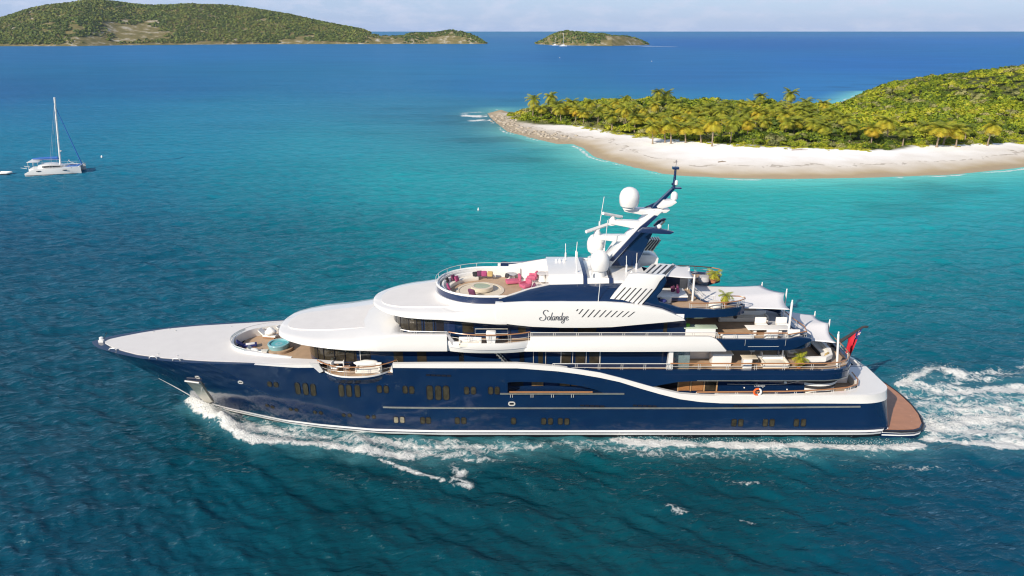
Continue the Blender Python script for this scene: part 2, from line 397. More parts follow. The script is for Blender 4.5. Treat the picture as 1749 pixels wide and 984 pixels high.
    pt = np.exp(-(((xs - px_t) / 24) ** 2 + ((ys - py_t) / 34) ** 2))
    foam[near] = f; aer[near] = a
    n1 = fbm(x0 / 9, y0 / 9, 61, 3)
    ptx, pty = G(818, 200)[:2]
    pt = np.exp(-(((x0 - ptx) / 22) ** 2 + ((y0 - pty) / 40) ** 2))
    foam = np.maximum(foam, pt * 0.95 * np.clip(1.6 - np.abs(land + 7 + 9 * (n1 - 0.5)) / 5, 0, 1) * np.clip((n1 - 0.3) * 3, 0, 1))
    foam = np.maximum(foam, 0.9 * np.clip(1 - np.abs(land + 1.4 + 2.4 * (n1 - 0.5)) / 1.5, 0, 1) * np.clip((n1 - 0.34) * 4, 0, 1) * (land < 2))
    # surf along the islets and scattered whitecaps
    for (p, q, w, v) in (((940,77.6),(980,78.6),18,0.8), ((1060,77.8),(1108,78.6),22,0.85), ((1100,79.2),(1150,80.0),22,0.75), ((395,76.5),(440,76.2),14,0.5), ((85,79.2),(160,79.2),10,0.5)):
        foam = np.maximum(foam, v * np.exp(-(line_dist(np.array([G(*p)[:2], G(*q)[:2]]), x0, y0) / w) ** 2))
    # heave of the bow wave and the wake
    zz = np.zeros_like(xs)
    zz += 0.75 * np.exp(-(line_dist(g2([(331,690),(352,702),(385,724)]), xs, ys) / 1.1) ** 2)
    zz += 0.42 * np.exp(-(line_dist(g2([(385,724),(412,744),(450,757),(540,762),(640,770)]), xs, ys) / 1.3) ** 2)
    zz += 0.30 * np.exp(-(line_dist(g2([(640,785),(700,803),(770,824),(800,830)]), xs, ys) / 1.0) ** 2)
    zz += 0.12 * np.exp(-(line_dist(g2([(1050,754),(1300,762),(1560,764)]), xs, ys) / 0.9) ** 2)
    zz += 0.42 * np.exp(-(line_dist(g2([(1538,660),(1590,633),(1680,625)]), xs, ys) / 1.5) ** 2)
    wk = np.clip(poly_dist(g2(wake), xs, ys) / 4, 0, 1)
    zz += wk * (fbm(xs / 1.6, ys / 1.6, 71, 4) - 0.5) * 1.0
    zz += np.clip(f, 0, 1) * (wob2 * 0.35)
    # long diverging wake waves on the near side
    sx = xs + 30; dd = -(ys + 6.5)
    ph = (dd * 0.82 - sx * 0.34)
    zz += 0.17 * np.sin(ph * 1.05 + 2.5 * fbm(xs / 14, ys / 14, 97, 2)) * np.exp(-((dd - 0.36 * np.clip(sx, 0, 200) - 4) / 9.0) ** 2) * (dd > 0) * np.clip(sx / 20, 0, 1)
    zn = z[near]; zn += zz; z[near] = zn
    # ---- body colour of the water (sea floor depth): sampled over the bay
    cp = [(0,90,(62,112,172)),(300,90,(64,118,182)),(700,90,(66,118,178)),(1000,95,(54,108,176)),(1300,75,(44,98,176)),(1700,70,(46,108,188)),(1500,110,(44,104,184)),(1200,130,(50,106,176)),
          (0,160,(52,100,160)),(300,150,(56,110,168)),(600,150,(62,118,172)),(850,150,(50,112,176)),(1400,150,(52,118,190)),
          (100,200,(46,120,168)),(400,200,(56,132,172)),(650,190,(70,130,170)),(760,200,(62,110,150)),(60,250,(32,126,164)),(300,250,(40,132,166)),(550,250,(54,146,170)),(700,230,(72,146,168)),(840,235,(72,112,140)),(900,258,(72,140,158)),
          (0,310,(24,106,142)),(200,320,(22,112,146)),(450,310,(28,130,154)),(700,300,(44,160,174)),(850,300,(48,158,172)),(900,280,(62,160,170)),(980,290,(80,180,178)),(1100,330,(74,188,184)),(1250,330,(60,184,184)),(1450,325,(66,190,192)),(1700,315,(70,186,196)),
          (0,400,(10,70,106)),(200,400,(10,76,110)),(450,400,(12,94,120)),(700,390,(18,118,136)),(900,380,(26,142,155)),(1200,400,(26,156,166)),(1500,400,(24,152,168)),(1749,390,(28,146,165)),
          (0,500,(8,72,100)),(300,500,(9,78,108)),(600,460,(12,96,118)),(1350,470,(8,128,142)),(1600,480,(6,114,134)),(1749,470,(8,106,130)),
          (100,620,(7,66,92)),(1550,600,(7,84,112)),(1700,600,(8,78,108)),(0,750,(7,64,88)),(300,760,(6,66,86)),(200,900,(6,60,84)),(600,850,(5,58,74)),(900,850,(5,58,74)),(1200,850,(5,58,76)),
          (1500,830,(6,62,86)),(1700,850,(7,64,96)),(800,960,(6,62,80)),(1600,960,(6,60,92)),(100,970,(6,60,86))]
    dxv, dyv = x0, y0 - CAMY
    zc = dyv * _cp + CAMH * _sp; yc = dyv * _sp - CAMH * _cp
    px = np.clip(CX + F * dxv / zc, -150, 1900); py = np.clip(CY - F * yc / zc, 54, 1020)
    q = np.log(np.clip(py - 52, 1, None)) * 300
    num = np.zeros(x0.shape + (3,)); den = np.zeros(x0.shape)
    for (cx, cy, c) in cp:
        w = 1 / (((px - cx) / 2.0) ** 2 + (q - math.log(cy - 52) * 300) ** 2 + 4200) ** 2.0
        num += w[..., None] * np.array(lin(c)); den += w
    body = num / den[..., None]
    # shallow strip over sand along the beach, darker weed patches off the point
    shal = np.clip(1 + land / 26, 0, 1) ** 2 * (D < 520)
    rocky = np.exp(-(((x0 - ptx - 6) / 34) ** 2 + ((y0 - pty + 10) / 48) ** 2))
    sandc = np.array((0.50, 0.78, 0.72)); rockc = np.array((0.13, 0.17, 0.17))
    mixc = sandc * (1 - rocky[..., None]) + rockc * rocky[..., None]
    body = body * (1 - 0.75 * shal[..., None]) + mixc * 0.75 * shal[..., None]
    pn = fbm(x0 / 30, y0 / 16, 81, 4)
    patch = np.clip((pn - 0.54) * 5, 0, 1) * np.clip(1 + (land + 8) / 70, 0, 1) * (land < -6)
    body *= (1 - 0.32 * patch)[..., None]
    body *= (0.90 + 0.20 * fbm(x0 / 60, y0 / 25, 91, 3))[..., None]
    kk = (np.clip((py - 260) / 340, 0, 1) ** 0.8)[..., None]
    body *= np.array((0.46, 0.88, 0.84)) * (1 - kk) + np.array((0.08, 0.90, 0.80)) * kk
    verts = np.stack([x, y, z], -1).reshape(-1, 3)
    idx = np.arange(nr * nc).reshape(nr, nc)
    faces = np.stack([idx[:-1, :-1], idx[:-1, 1:], idx[1:, 1:], idx[1:, :-1]], -1).reshape(-1, 4)
    # the rest of the sheet, out of sight to the sides and behind
    B = 110000.0; nv = len(verts)
    ex = np.array([(-d[0] * 2.2, d[0] + CAMY, 0), (d[0] * 2.2, d[0] + CAMY, 0), (d[-1] * 2.2, d[-1] + CAMY, 0), (B, -B, 0), (-B, -B, 0), (-d[-1] * 2.2, d[-1] + CAMY, 0), (B * 2, 0, 0), (-B * 2, 0, 0)])
    verts = np.vstack([verts, ex])
    faces = np.vstack([faces, np.array([[nv, nv + 4, nv + 3, nv + 1], [nv + 1, nv + 3, nv + 6, nv + 2], [nv, nv + 5, nv + 7, nv + 4]])])
    body = np.vstack([body.reshape(-1, 3), np.tile(np.array(lin((20, 84, 110))), (8, 1))])
    foam = np.concatenate([foam.ravel(), np.zeros(8)]); aer = np.concatenate([aer.ravel(), np.zeros(8)])
    dist = np.concatenate([D.ravel(), np.full(8, 5000.0)])
    o = np_mesh('sea', verts, faces, water_material(), {'body': ('FLOAT_COLOR', np.hstack([body, np.ones((len(body), 1))])), 'foam': ('FLOAT', foam), 'churn': ('FLOAT', aer)})
    o['kind'] = 'structure'; o['label'] = 'blue to turquoise sea with small waves, white bow foam and wake'
    return o

def water_material():
    m = bpy.data.materials.new('sea_water'); m.use_nodes = True
    n, l = m.node_tree.nodes, m.node_tree.links; n.remove(n['Principled BSDF']); out = n['Material Output']
    def node(t, **kw):
        q = n.new(t)
        for k, v in kw.items(): setattr(q, k, v)
        return q
    def math_(op, a, b=None, clamp=False):
        q = node('ShaderNodeMath', operation=op); q.use_clamp = clamp
        for i, s in enumerate((a, b)):
            if s is None: continue
            if isinstance(s, (int, float)): q.inputs[i].default_value = s
            else: l.new(s, q.inputs[i])
        return q.outputs[0]
    def noise(vec, scale, detail=4, rough=0.55, dist=0.0):
        q = node('ShaderNodeTexNoise'); q.inputs['Scale'].default_value = scale; q.inputs['Detail'].default_value = detail
        q.inputs['Roughness'].default_value = rough; q.inputs['Distortion'].default_value = dist
        l.new(vec, q.inputs['Vector']); return q.outputs['Fac']
    g = node('ShaderNodeNewGeometry'); pos = g.outputs['Position']
    def mapping(sc, rz=0.0):
        q = node('ShaderNodeMapping'); q.vector_type = 'TEXTURE'; q.inputs['Scale'].default_value = tuple(1 / v for v in sc); q.inputs['Rotation'].default_value = (0, 0, rz); l.new(pos, q.inputs['Vector']); return q.outputs['Vector']
    body = node('ShaderNodeAttribute', attribute_name='body'); foam = node('ShaderNodeAttribute', attribute_name='foam'); churn = node('ShaderNodeAttribute', attribute_name='churn')
    # ripples: fine, medium and long ones, stretched along the crests
    r1 = noise(mapping((1.0, 2.0, 1), 0.40), 2.1, 5, 0.62, 0.4)
    def ridged(vec, scale, detail, gain):
        q = node('ShaderNodeTexNoise'); q.noise_type = 'RIDGED_MULTIFRACTAL'; q.inputs['Scale'].default_value = scale; q.inputs['Detail'].default_value = detail
        q.inputs['Roughness'].default_value = 0.5; q.inputs['Offset'].default_value = 0.85; q.inputs['Gain'].default_value = gain; q.inputs['Distortion'].default_value = 0.25
        l.new(vec, q.inputs['Vector']); return q.outputs['Fac']
    r2 = noise(mapping((0.5, 1.0, 1), 0.32), 0.62, 5, 0.6, 0.3)
    c1 = ridged(mapping((0.36, 1.0, 1), 0.58), 0.42, 3, 1.6)
    c2 = ridged(mapping((0.42, 1.0, 1), 0.12), 0.95, 3, 1.6)
    r3 = noise(mapping((0.30, 1.0, 1), 0.05), 0.115, 5, 0.62, 0.2)
    r4 = noise(mapping((0.22, 1.0, 1), -0.03), 0.022, 5, 0.65)
    bmp = None
    for (h, dist, st) in ((r4, 6.0, 0.45), (r3, 1.8, 0.5), (r2, 0.34, 0.6), (c1, 0.26, 0.6), (c2, 0.12, 0.6), (r1, 0.15, 0.65)):
        q = node('ShaderNodeBump'); q.inputs['Strength'].default_value = st; q.inputs['Distance'].default_value = dist
        l.new(h, q.inputs['Height'])
        if bmp is not None: l.new(bmp, q.inputs['Normal'])
        bmp = q.outputs['Normal']
    # foam: lacy where thin, solid where dense
    vo = node('ShaderNodeTexVoronoi', feature='DISTANCE_TO_EDGE'); vo.inputs['Scale'].default_value = 1.35
    wv = node('ShaderNodeVectorMath', operation='ADD'); l.new(pos, wv.inputs[0])
    nz = node('ShaderNodeTexNoise'); nz.inputs['Scale'].default_value = 0.9; nz.inputs['Detail'].default_value = 4; l.new(pos, nz.inputs['Vector'])
    sc = node('ShaderNodeVectorMath', operation='SCALE'); sc.inputs['Scale'].default_value = 1.9; l.new(nz.outputs['Color'], sc.inputs[0]); l.new(sc.outputs[0], wv.inputs[1])
    l.new(wv.outputs[0], vo.inputs['Vector'])
    lace = math_('SUBTRACT', 0.30, vo.outputs['Distance'])
    fn = noise(wv.outputs[0], 1.6, 7, 0.68, 0.5)
    fn2 = noise(mapping((0.55, 1.2, 1), 0.1), 0.55, 4, 0.6, 0.6)
    t = math_('ADD', math_('MULTIPLY', lace, 0.75), math_('MULTIPLY', math_('SUBTRACT', fn, 0.5), 1.35))
    t = math_('ADD', t, math_('MULTIPLY', math_('SUBTRACT', fn2, 0.5), 0.75))
    t = math_('ADD', t, math_('SUBTRACT', math_('MULTIPLY', foam.outputs['Fac'], 1.3), 0.72))
    has = math_('MULTIPLY', foam.outputs['Fac'], 5.0, True)
    fm = math_('MULTIPLY', math_('MULTIPLY', t, 2.5, True), has, True)
    # aerated paler water round the foam
    pale = node('ShaderNodeMix', data_type='RGBA'); pale.inputs['B'].default_value = (0.13, 0.36, 0.40, 1)
    l.new(body.outputs['Color'], pale.inputs['A'])
    l.new(math_('MULTIPLY', churn.outputs['Fac'], math_('MULTIPLY', fn2, 1.15), True), pale.inputs['Factor'])
    dif = node('ShaderNodeBsdfDiffuse'); l.new(pale.outputs['Result'], dif.inputs['Color'])
    soft = node('ShaderNodeBump'); soft.inputs['Strength'].default_value = 0.5; soft.inputs['Distance'].default_value = 0.16
    l.new(r1, soft.inputs['Height']); soft2 = node('ShaderNodeBump'); soft2.inputs['Strength'].default_value = 0.5; soft2.inputs['Distance'].default_value = 0.55; l.new(r2, soft2.inputs['Height']); l.new(soft2.outputs['Normal'], soft.inputs['Normal'])
    soft3 = node('ShaderNodeBump'); soft3.inputs['Strength'].default_value = 0.4; soft3.inputs['Distance'].default_value = 2.5; l.new(r3, soft3.inputs['Height']); l.new(soft3.outputs['Normal'], soft2.inputs['Normal']); l.new(soft.outputs['Normal'], dif.inputs['Normal'])
    gl = node('ShaderNodeBsdfGlossy'); gl.inputs['Roughness'].default_value = 0.12; gl.inputs['Color'].default_value = (0.72, 0.93, 1, 1); l.new(bmp, gl.inputs['Normal'])
    fr = node('ShaderNodeFresnel'); fr.inputs['IOR'].default_value = 1.333; l.new(bmp, fr.inputs['Normal'])
    # at grazing angles the wave backs hide one another and the mirror share of a rough sea stays low
    lw = node('ShaderNodeLayerWeight'); lw.inputs['Blend'].default_value = 0.5
    gz = node('ShaderNodeMapRange'); gz.inputs['From Min'].default_value = 0.45; gz.inputs['From Max'].default_value = 0.97; gz.inputs['To Min'].default_value = 0.42; gz.inputs['To Max'].default_value = 0.13
    l.new(lw.outputs['Facing'], gz.inputs['Value'])
    cap = math_('MINIMUM', fr.outputs['Fac'], gz.outputs['Result'])
    ws = node('ShaderNodeMixShader'); l.new(cap, ws.inputs['Fac']); l.new(dif.outputs['BSDF'], ws.inputs[1]); l.new(gl.outputs['BSDF'], ws.inputs[2])
    fd = node('ShaderNodeBsdfDiffuse'); fd.inputs['Color'].default_value = (0.72, 0.74, 0.73, 1)
    fb = node('ShaderNodeBump'); fb.inputs['Strength'].default_value = 0.9; fb.inputs['Distance'].default_value = 0.35; l.new(fn, fb.inputs['Height']); l.new(fb.outputs['Normal'], fd.inputs['Normal'])
    fs = node('ShaderNodeMixShader'); l.new(fm, fs.inputs['Fac']); l.new(ws.outputs[0], fs.inputs[1]); l.new(fd.outputs[0], fs.inputs[2])
    l.new(fs.outputs[0], out.inputs['Surface'])
    return m
build_sea()
def build_spray():
    """droplets thrown up along the bow wave and round the stern"""
    rs = np.random.default_rng(77); V, Fc = [], []; k = 0
    tet = np.array([(1, 1, 1), (1, -1, -1), (-1, 1, -1), (-1, -1, 1)]) * .6
    def throw(pts, n, w, h, s0, s1):
        nonlocal k
        p = np.array([G(*q)[:2] for q in pts]); sg = np.hypot(*np.diff(p, axis=0).T); cu = np.concatenate([[0], np.cumsum(sg)])
        for _ in range(n):
            s = rs.uniform(0, cu[-1]); x = np.interp(s, cu, p[:, 0]) + rs.normal() * w; y = np.interp(s, cu, p[:, 1]) + rs.normal() * w
            c = np.array((x, y, 0.25 + rs.exponential(h))); r = rs.uniform(s0, s1) * (1 - .5 * min(1, (c[2]) / (4 * h)))
            V.append(tet * r + c); Fc.extend([[k, k + 1, k + 2], [k, k + 3, k + 1], [k, k + 2, k + 3], [k + 1, k + 3, k + 2]]); k += 4
    throw([(330,689),(345,697),(362,709),(385,724)], 1300, .35, .38, .03, .09)
    throw([(385,724),(412,743),(440,756),(470,758)], 900, .40, .28, .03, .08)
    throw([(1055,753),(1180,757),(1350,761),(1560,762)], 900, .35, .16, .03, .07)
    throw([(1540,658),(1565,644),(1592,633),(1625,634)], 500, .45, .30, .03, .08)
    throw([(1582,735),(1620,725),(1680,718),(1740,716)], 600, .8, .25, .03, .08)
    o = np_mesh('spray', np.vstack(V), np.array(Fc), M['foamwhite'], smooth=True); o['kind'] = 'stuff'; o['label'] = 'white spray thrown up by the bow and stern of the yacht'
build_spray()
# ------------------------------------------------------------------ wooded spit with its beach
def foliage_mat(name, stops, trans=0.25):
    m = bpy.data.materials.new(name); m.use_nodes = True
    n, l = m.node_tree.nodes, m.node_tree.links; b = n['Principled BSDF']
    a = n.new('ShaderNodeAttribute'); a.attribute_name = 'tint'
    oi = n.new('ShaderNodeObjectInfo'); ad = n.new('ShaderNodeMath'); ad.operation = 'MULTIPLY_ADD'; ad.inputs[1].default_value = 0.22
    l.new(oi.outputs['Random'], ad.inputs[0]); l.new(a.outputs['Fac'], ad.inputs[2])
    sb = n.new('ShaderNodeMath'); sb.operation = 'SUBTRACT'; sb.inputs[1].default_value = 0.11; l.new(ad.outputs[0], sb.inputs[0])
    r = n.new('ShaderNodeValToRGB')
    while len(r.color_ramp.elements) < len(stops): r.color_ramp.elements.new(0.5)
    for e, (p, c) in zip(r.color_ramp.elements, stops): e.position = p; e.color = tuple(c) + (1,)
    l.new(sb.outputs[0], r.inputs['Fac']); l.new(r.outputs['Color'], b.inputs['Base Color'])
    b.inputs['Roughness'].default_value = 0.6; b.inputs['Specular IOR Level'].default_value = 0.25
    if trans:
        t = n.new('ShaderNodeBsdfTranslucent'); l.new(r.outputs['Color'], t.inputs['Color'])
        mx_ = n.new('ShaderNodeMixShader'); mx_.inputs['Fac'].default_value = trans
        l.new(b.outputs[0], mx_.inputs[1]); l.new(t.outputs[0], mx_.inputs[2]); l.new(mx_.outputs[0], n['Material Output'].inputs['Surface'])
    return m
M['leaf'] = foliage_mat('scrub_leaves', [(0.0, (0.070, 0.115, 0.014)), (0.35, (0.225, 0.300, 0.020)), (0.7, (0.40, 0.42, 0.026)), (1.0, (0.50, 0.45, 0.060))])
M['leafgrey'] = foliage_mat('grey_green_leaves', [(0.0, (0.10, 0.115, 0.04)), (0.5, (0.27, 0.285, 0.10)), (1.0, (0.40, 0.37, 0.15))])
M['palmleaf'] = foliage_mat('palm_fronds', [(0.0, (0.085, 0.13, 0.018)), (0.4, (0.32, 0.35, 0.035)), (0.72, (0.48, 0.39, 0.03)), (1.0, (0.58, 0.37, 0.03))])
M['hill_leaf'] = foliage_mat('hill_woodland', [(0.0, (0.040, 0.072, 0.022)), (0.4, (0.115, 0.165, 0.028)), (0.75, (0.195, 0.215, 0.042)), (1.0, (0.23, 0.175, 0.075))], 0.1)
M['bark'] = mat('palm_bark', (0.27, 0.21, 0.15), 0.85, var=0.2, scale=3)
M['rock'] = mat('pale_beach_rock', (0.40, 0.35, 0.28), 0.85, var=0.35, scale=1.2, bump=0.4, bscale=4)

def leaf_clump(n, rad, size, squash=0.75, seed=0, tint0=0.5, dome=True, core=0.35):
    """n leaf quads through an uneven dome; returns verts, faces, tint"""
    rs = np.random.default_rng(seed)
    dirs = rs.normal(size=(n, 3)); dirs /= np.linalg.norm(dirs, axis=1)[:, None]
    if dome: dirs[:, 2] = np.abs(dirs[:, 2]) * 1.0 - 0.12
    lob = rs.normal(size=(7, 3)); lob /= np.linalg.norm(lob, axis=1)[:, None]
    bump = 0.62 + 0.42 * np.max(np.clip(dirs @ lob.T, 0, 1) ** 4, axis=1)
    r = rad * bump * (1 - core * rs.random(n) ** 1.6)
    c = dirs * r[:, None] * np.array((1, 1, squash))
    nr = dirs * 1.0 + rs.normal(size=(n, 3)) * 0.45 + np.array((0, 0, 0.25)); nr /= np.linalg.norm(nr, axis=1)[:, None]
    u = np.cross(nr, rs.normal(size=(n, 3))); u /= np.linalg.norm(u, axis=1)[:, None] + 1e-9
    w = np.cross(nr, u); s = size * (0.6 + 0.8 * rs.random(n))[:, None]
    v = np.stack([c - u * s * .55, c - w * s * .32 + nr * s * .1, c + u * s * .55, c + w * s * .32 + nr * s * .1], 1).reshape(-1, 3)
    f = np.arange(4 * n).reshape(n, 4)
    t = tint0 + 0.17 * rs.normal(size=n) + 0.12 * (lob[np.argmax(dirs @ lob.T, axis=1)][:, 0])
    return v, f, np.repeat(np.clip(t, 0, 1), 4)

HILL = G(1749, 250)[:2]
def land_height(x, y):
    ld = poly_dist(land_poly, x, y)
    z = np.where(ld > 0, 1.9 * (1 - np.exp(-np.clip(ld, 0, 500) / 13.0)) + np.clip(ld - 4, 0, 30) * 0.012, ld * 0.085)
    inner = np.clip((poly_dist(veg_poly, x, y) - 2) / 30, 0, 1)
    # the hill on the right: a ridge that climbs out of the picture
    rp = [P(a, b, 332.0) for a, b in ((1395,176),(1430,170),(1470,164),(1520,160),(1560,148),(1600,140),(1640,132),(1680,124),(1749,114),(1900,94),(2100,80))]
    t = np.interp(x, [p.x for p in rp], [max(p.z - 5.6, 0) for p in rp]); yc = 332.0
    hill = t * np.exp(-((y - yc) / np.where(y > yc, 80, 58)) ** 2) * (x > 150)
    bumps = (fbm(x / 26, y / 26, 41, 3) - 0.45) * 2.0 * inner
    return z + hill * np.clip(inner * 1.5, 0, 1) + bumps
def build_land():
    xs = np.arange(-40, 480, 1.9); ys = np.arange(104, 600, 1.9)
    X, Y = np.meshgrid(xs, ys, indexing='ij'); Z = land_height(X, Y)
    Z += np.where((Z > 0.2), (fbm(X / 5, Y / 5, 43, 3) - 0.5) * 0.22, 0)
    keep = Z > -4
    idx = np.arange(X.size).reshape(X.shape)
    f = np.stack([idx[:-1, :-1], idx[1:, :-1], idx[1:, 1:], idx[:-1, 1:]], -1)
    kf = keep[:-1, :-1] | keep[1:, :-1] | keep[1:, 1:] | keep[:-1, 1:]
    f = f[kf]
    soil = np.clip((poly_dist(veg_poly, X, Y) + (fbm(X / 4, Y / 4, 47, 3) - 0.5) * 6 + 1.0) / 3, 0, 1)
    tx_, ty_ = G(880, 222)[:2]
    a, b = G(836, 197)[:2], G(960, 240)[:2]
    st = np.exp(-(line_dist(np.array([a, G(868, 218)[:2], G(905, 230)[:2], b]), X, Y) / 6.5) ** 2)
    m = bpy.data.materials.new('beach_sand'); m.use_nodes = True
    n, l = m.node_tree.nodes, m.node_tree.links; bs = n['Principled BSDF']; bs.inputs['Roughness'].default_value = 0.85; bs.inputs['Specular IOR Level'].default_value = 0.2
    g = n.new('ShaderNodeNewGeometry'); sp = n.new('ShaderNodeSeparateXYZ'); l.new(g.outputs['Position'], sp.inputs['Vector'])
    n1 = n.new('ShaderNodeTexNoise'); n1.inputs['Scale'].default_value = 0.10; n1.inputs['Detail'].default_value = 5; l.new(g.outputs['Position'], n1.inputs['Vector'])
    hz = n.new('ShaderNodeMath'); hz.operation = 'MULTIPLY_ADD'; hz.inputs[1].default_value = 0.9; l.new(n1.outputs['Fac'], hz.inputs[0]); l.new(sp.outputs['Z'], hz.inputs[2])
    r = n.new('ShaderNodeValToRGB'); mr = n.new('ShaderNodeMapRange'); mr.inputs['From Min'].default_value = 0.0; mr.inputs['From Max'].default_value = 2.6
    l.new(hz.outputs[0], mr.inputs['Value']); l.new(mr.outputs['Result'], r.inputs['Fac'])
    for e, (p, c) in zip([r.color_ramp.elements[0], r.color_ramp.elements[1], r.color_ramp.elements.new(0.42), r.color_ramp.elements.new(0.47)],
                         [(0.0, (0.36, 0.29, 0.215)), (1.0, (0.465, 0.38, 0.25)), (0.30, (0.385, 0.305, 0.20)), (0.36, (0.445, 0.36, 0.235))]):
        e.position = p; e.color = c + (1,)
    so = n.new('ShaderNodeAttribute'); so.attribute_name = 'soil'; stn = n.new('ShaderNodeAttribute'); stn.attribute_name = 'stony'
    n2 = n.new('ShaderNodeTexNoise'); n2.inputs['Scale'].default_value = 0.9; n2.inputs['Detail'].default_value = 6; n2.inputs['Roughness'].default_value = 0.75; l.new(g.outputs['Position'], n2.inputs['Vector'])
    x0 = n.new('ShaderNodeMix'); x0.data_type = 'RGBA'; x0.inputs['A'].default_value = (0.10, 0.085, 0.06, 1); x0.inputs['B'].default_value = (0.52, 0.45, 0.36, 1)
    rr = n.new('ShaderNodeValToRGB'); rr.color_ramp.elements[0].position = 0.38; rr.color_ramp.elements[1].position = 0.6; l.new(n2.outputs['Fac'], rr.inputs['Fac']); l.new(rr.outputs['Color'], x0.inputs['Factor'])
    x1 = n.new('ShaderNodeMix'); x1.data_type = 'RGBA'; l.new(r.outputs['Color'], x1.inputs['A']); l.new(x0.outputs['Result'], x1.inputs['B'])
    sm = n.new('ShaderNodeMath'); sm.operation = 'MULTIPLY'; sm.inputs[1].default_value = 0.6; l.new(stn.outputs['Fac'], sm.inputs[0]); l.new(sm.outputs[0], x1.inputs['Factor'])
    x2 = n.new('ShaderNodeMix'); x2.data_type = 'RGBA'; l.new(x1.outputs['Result'], x2.inputs['A']); x2.inputs['B'].default_value = (0.095, 0.110, 0.030, 1); l.new(so.outputs['Fac'], x2.inputs['Factor'])
    # line of dried weed left by the tide
    wz_ = n.new('ShaderNodeMath'); wz_.operation = 'COMPARE'; wz_.inputs[1].default_value = 1.72; wz_.inputs[2].default_value = 0.05; l.new(hz.outputs[0], wz_.inputs[0])
    wn_ = n.new('ShaderNodeTexNoise'); wn_.inputs['Scale'].default_value = 0.55; wn_.inputs['Detail'].default_value = 5; l.new(g.outputs['Position'], wn_.inputs['Vector'])
    wg = n.new('ShaderNodeMath'); wg.operation = 'GREATER_THAN'; wg.inputs[1].default_value = 0.52; l.new(wn_.outputs['Fac'], wg.inputs[0])
    wm = n.new('ShaderNodeMath'); wm.operation = 'MULTIPLY'; l.new(wz_.outputs[0], wm.inputs[0]); l.new(wg.outputs[0], wm.inputs[1])
    wf = n.new('ShaderNodeMath'); wf.operation = 'MULTIPLY'; wf.inputs[1].default_value = 0.45; l.new(wm.outputs[0], wf.inputs[0])
    x3 = n.new('ShaderNodeMix'); x3.data_type = 'RGBA'; l.new(x2.outputs['Result'], x3.inputs['A']); x3.inputs['B'].default_value = (0.17, 0.12, 0.07, 1); l.new(wf.outputs[0], x3.inputs['Factor'])
    l.new(x3.outputs['Result'], bs.inputs['Base Color'])
    bp = n.new('ShaderNodeBump'); bp.inputs['Strength'].default_value = 0.5; bp.inputs['Distance'].default_value = 0.25; l.new(n2.outputs['Fac'], bp.inputs['Height']); l.new(bp.outputs['Normal'], bs.inputs['Normal'])
    v = np.stack([X, Y, Z], -1).reshape(-1, 3)
    o = np_mesh('beach_ground', v, f, m, {'soil': ('FLOAT', soil), 'stony': ('FLOAT', st)})
    o['kind'] = 'structure'; o['label'] = 'pale sand spit with a low green hill on the right'
build_land()

def merged(name, mats, items, label):
    """items: (verts, faces, tint, position, rotz, scale) -> one mesh"""
    V, Fc, T, off = [], [], [], 0
    for v, f, t, p, rz, s, dt in items:
        c, sn = math.cos(rz), math.sin(rz)
        w = np.empty_like(v); w[:, 0] = (v[:, 0] * c - v[:, 1] * sn) * s[0] + p[0]; w[:, 1] = (v[:, 0] * sn + v[:, 1] * c) * s[0] + p[1]; w[:, 2] = v[:, 2] * s[1] + p[2]
        V.append(w); Fc.append(f + off); T.append(np.clip(t + dt, 0, 1)); off += len(v)
    o = np_mesh(name, np.vstack(V), np.vstack(Fc), mats, {'tint': ('FLOAT', np.concatenate(T))}, smooth=False)
    o['kind'] = 'stuff'; o['label'] = label
    return o

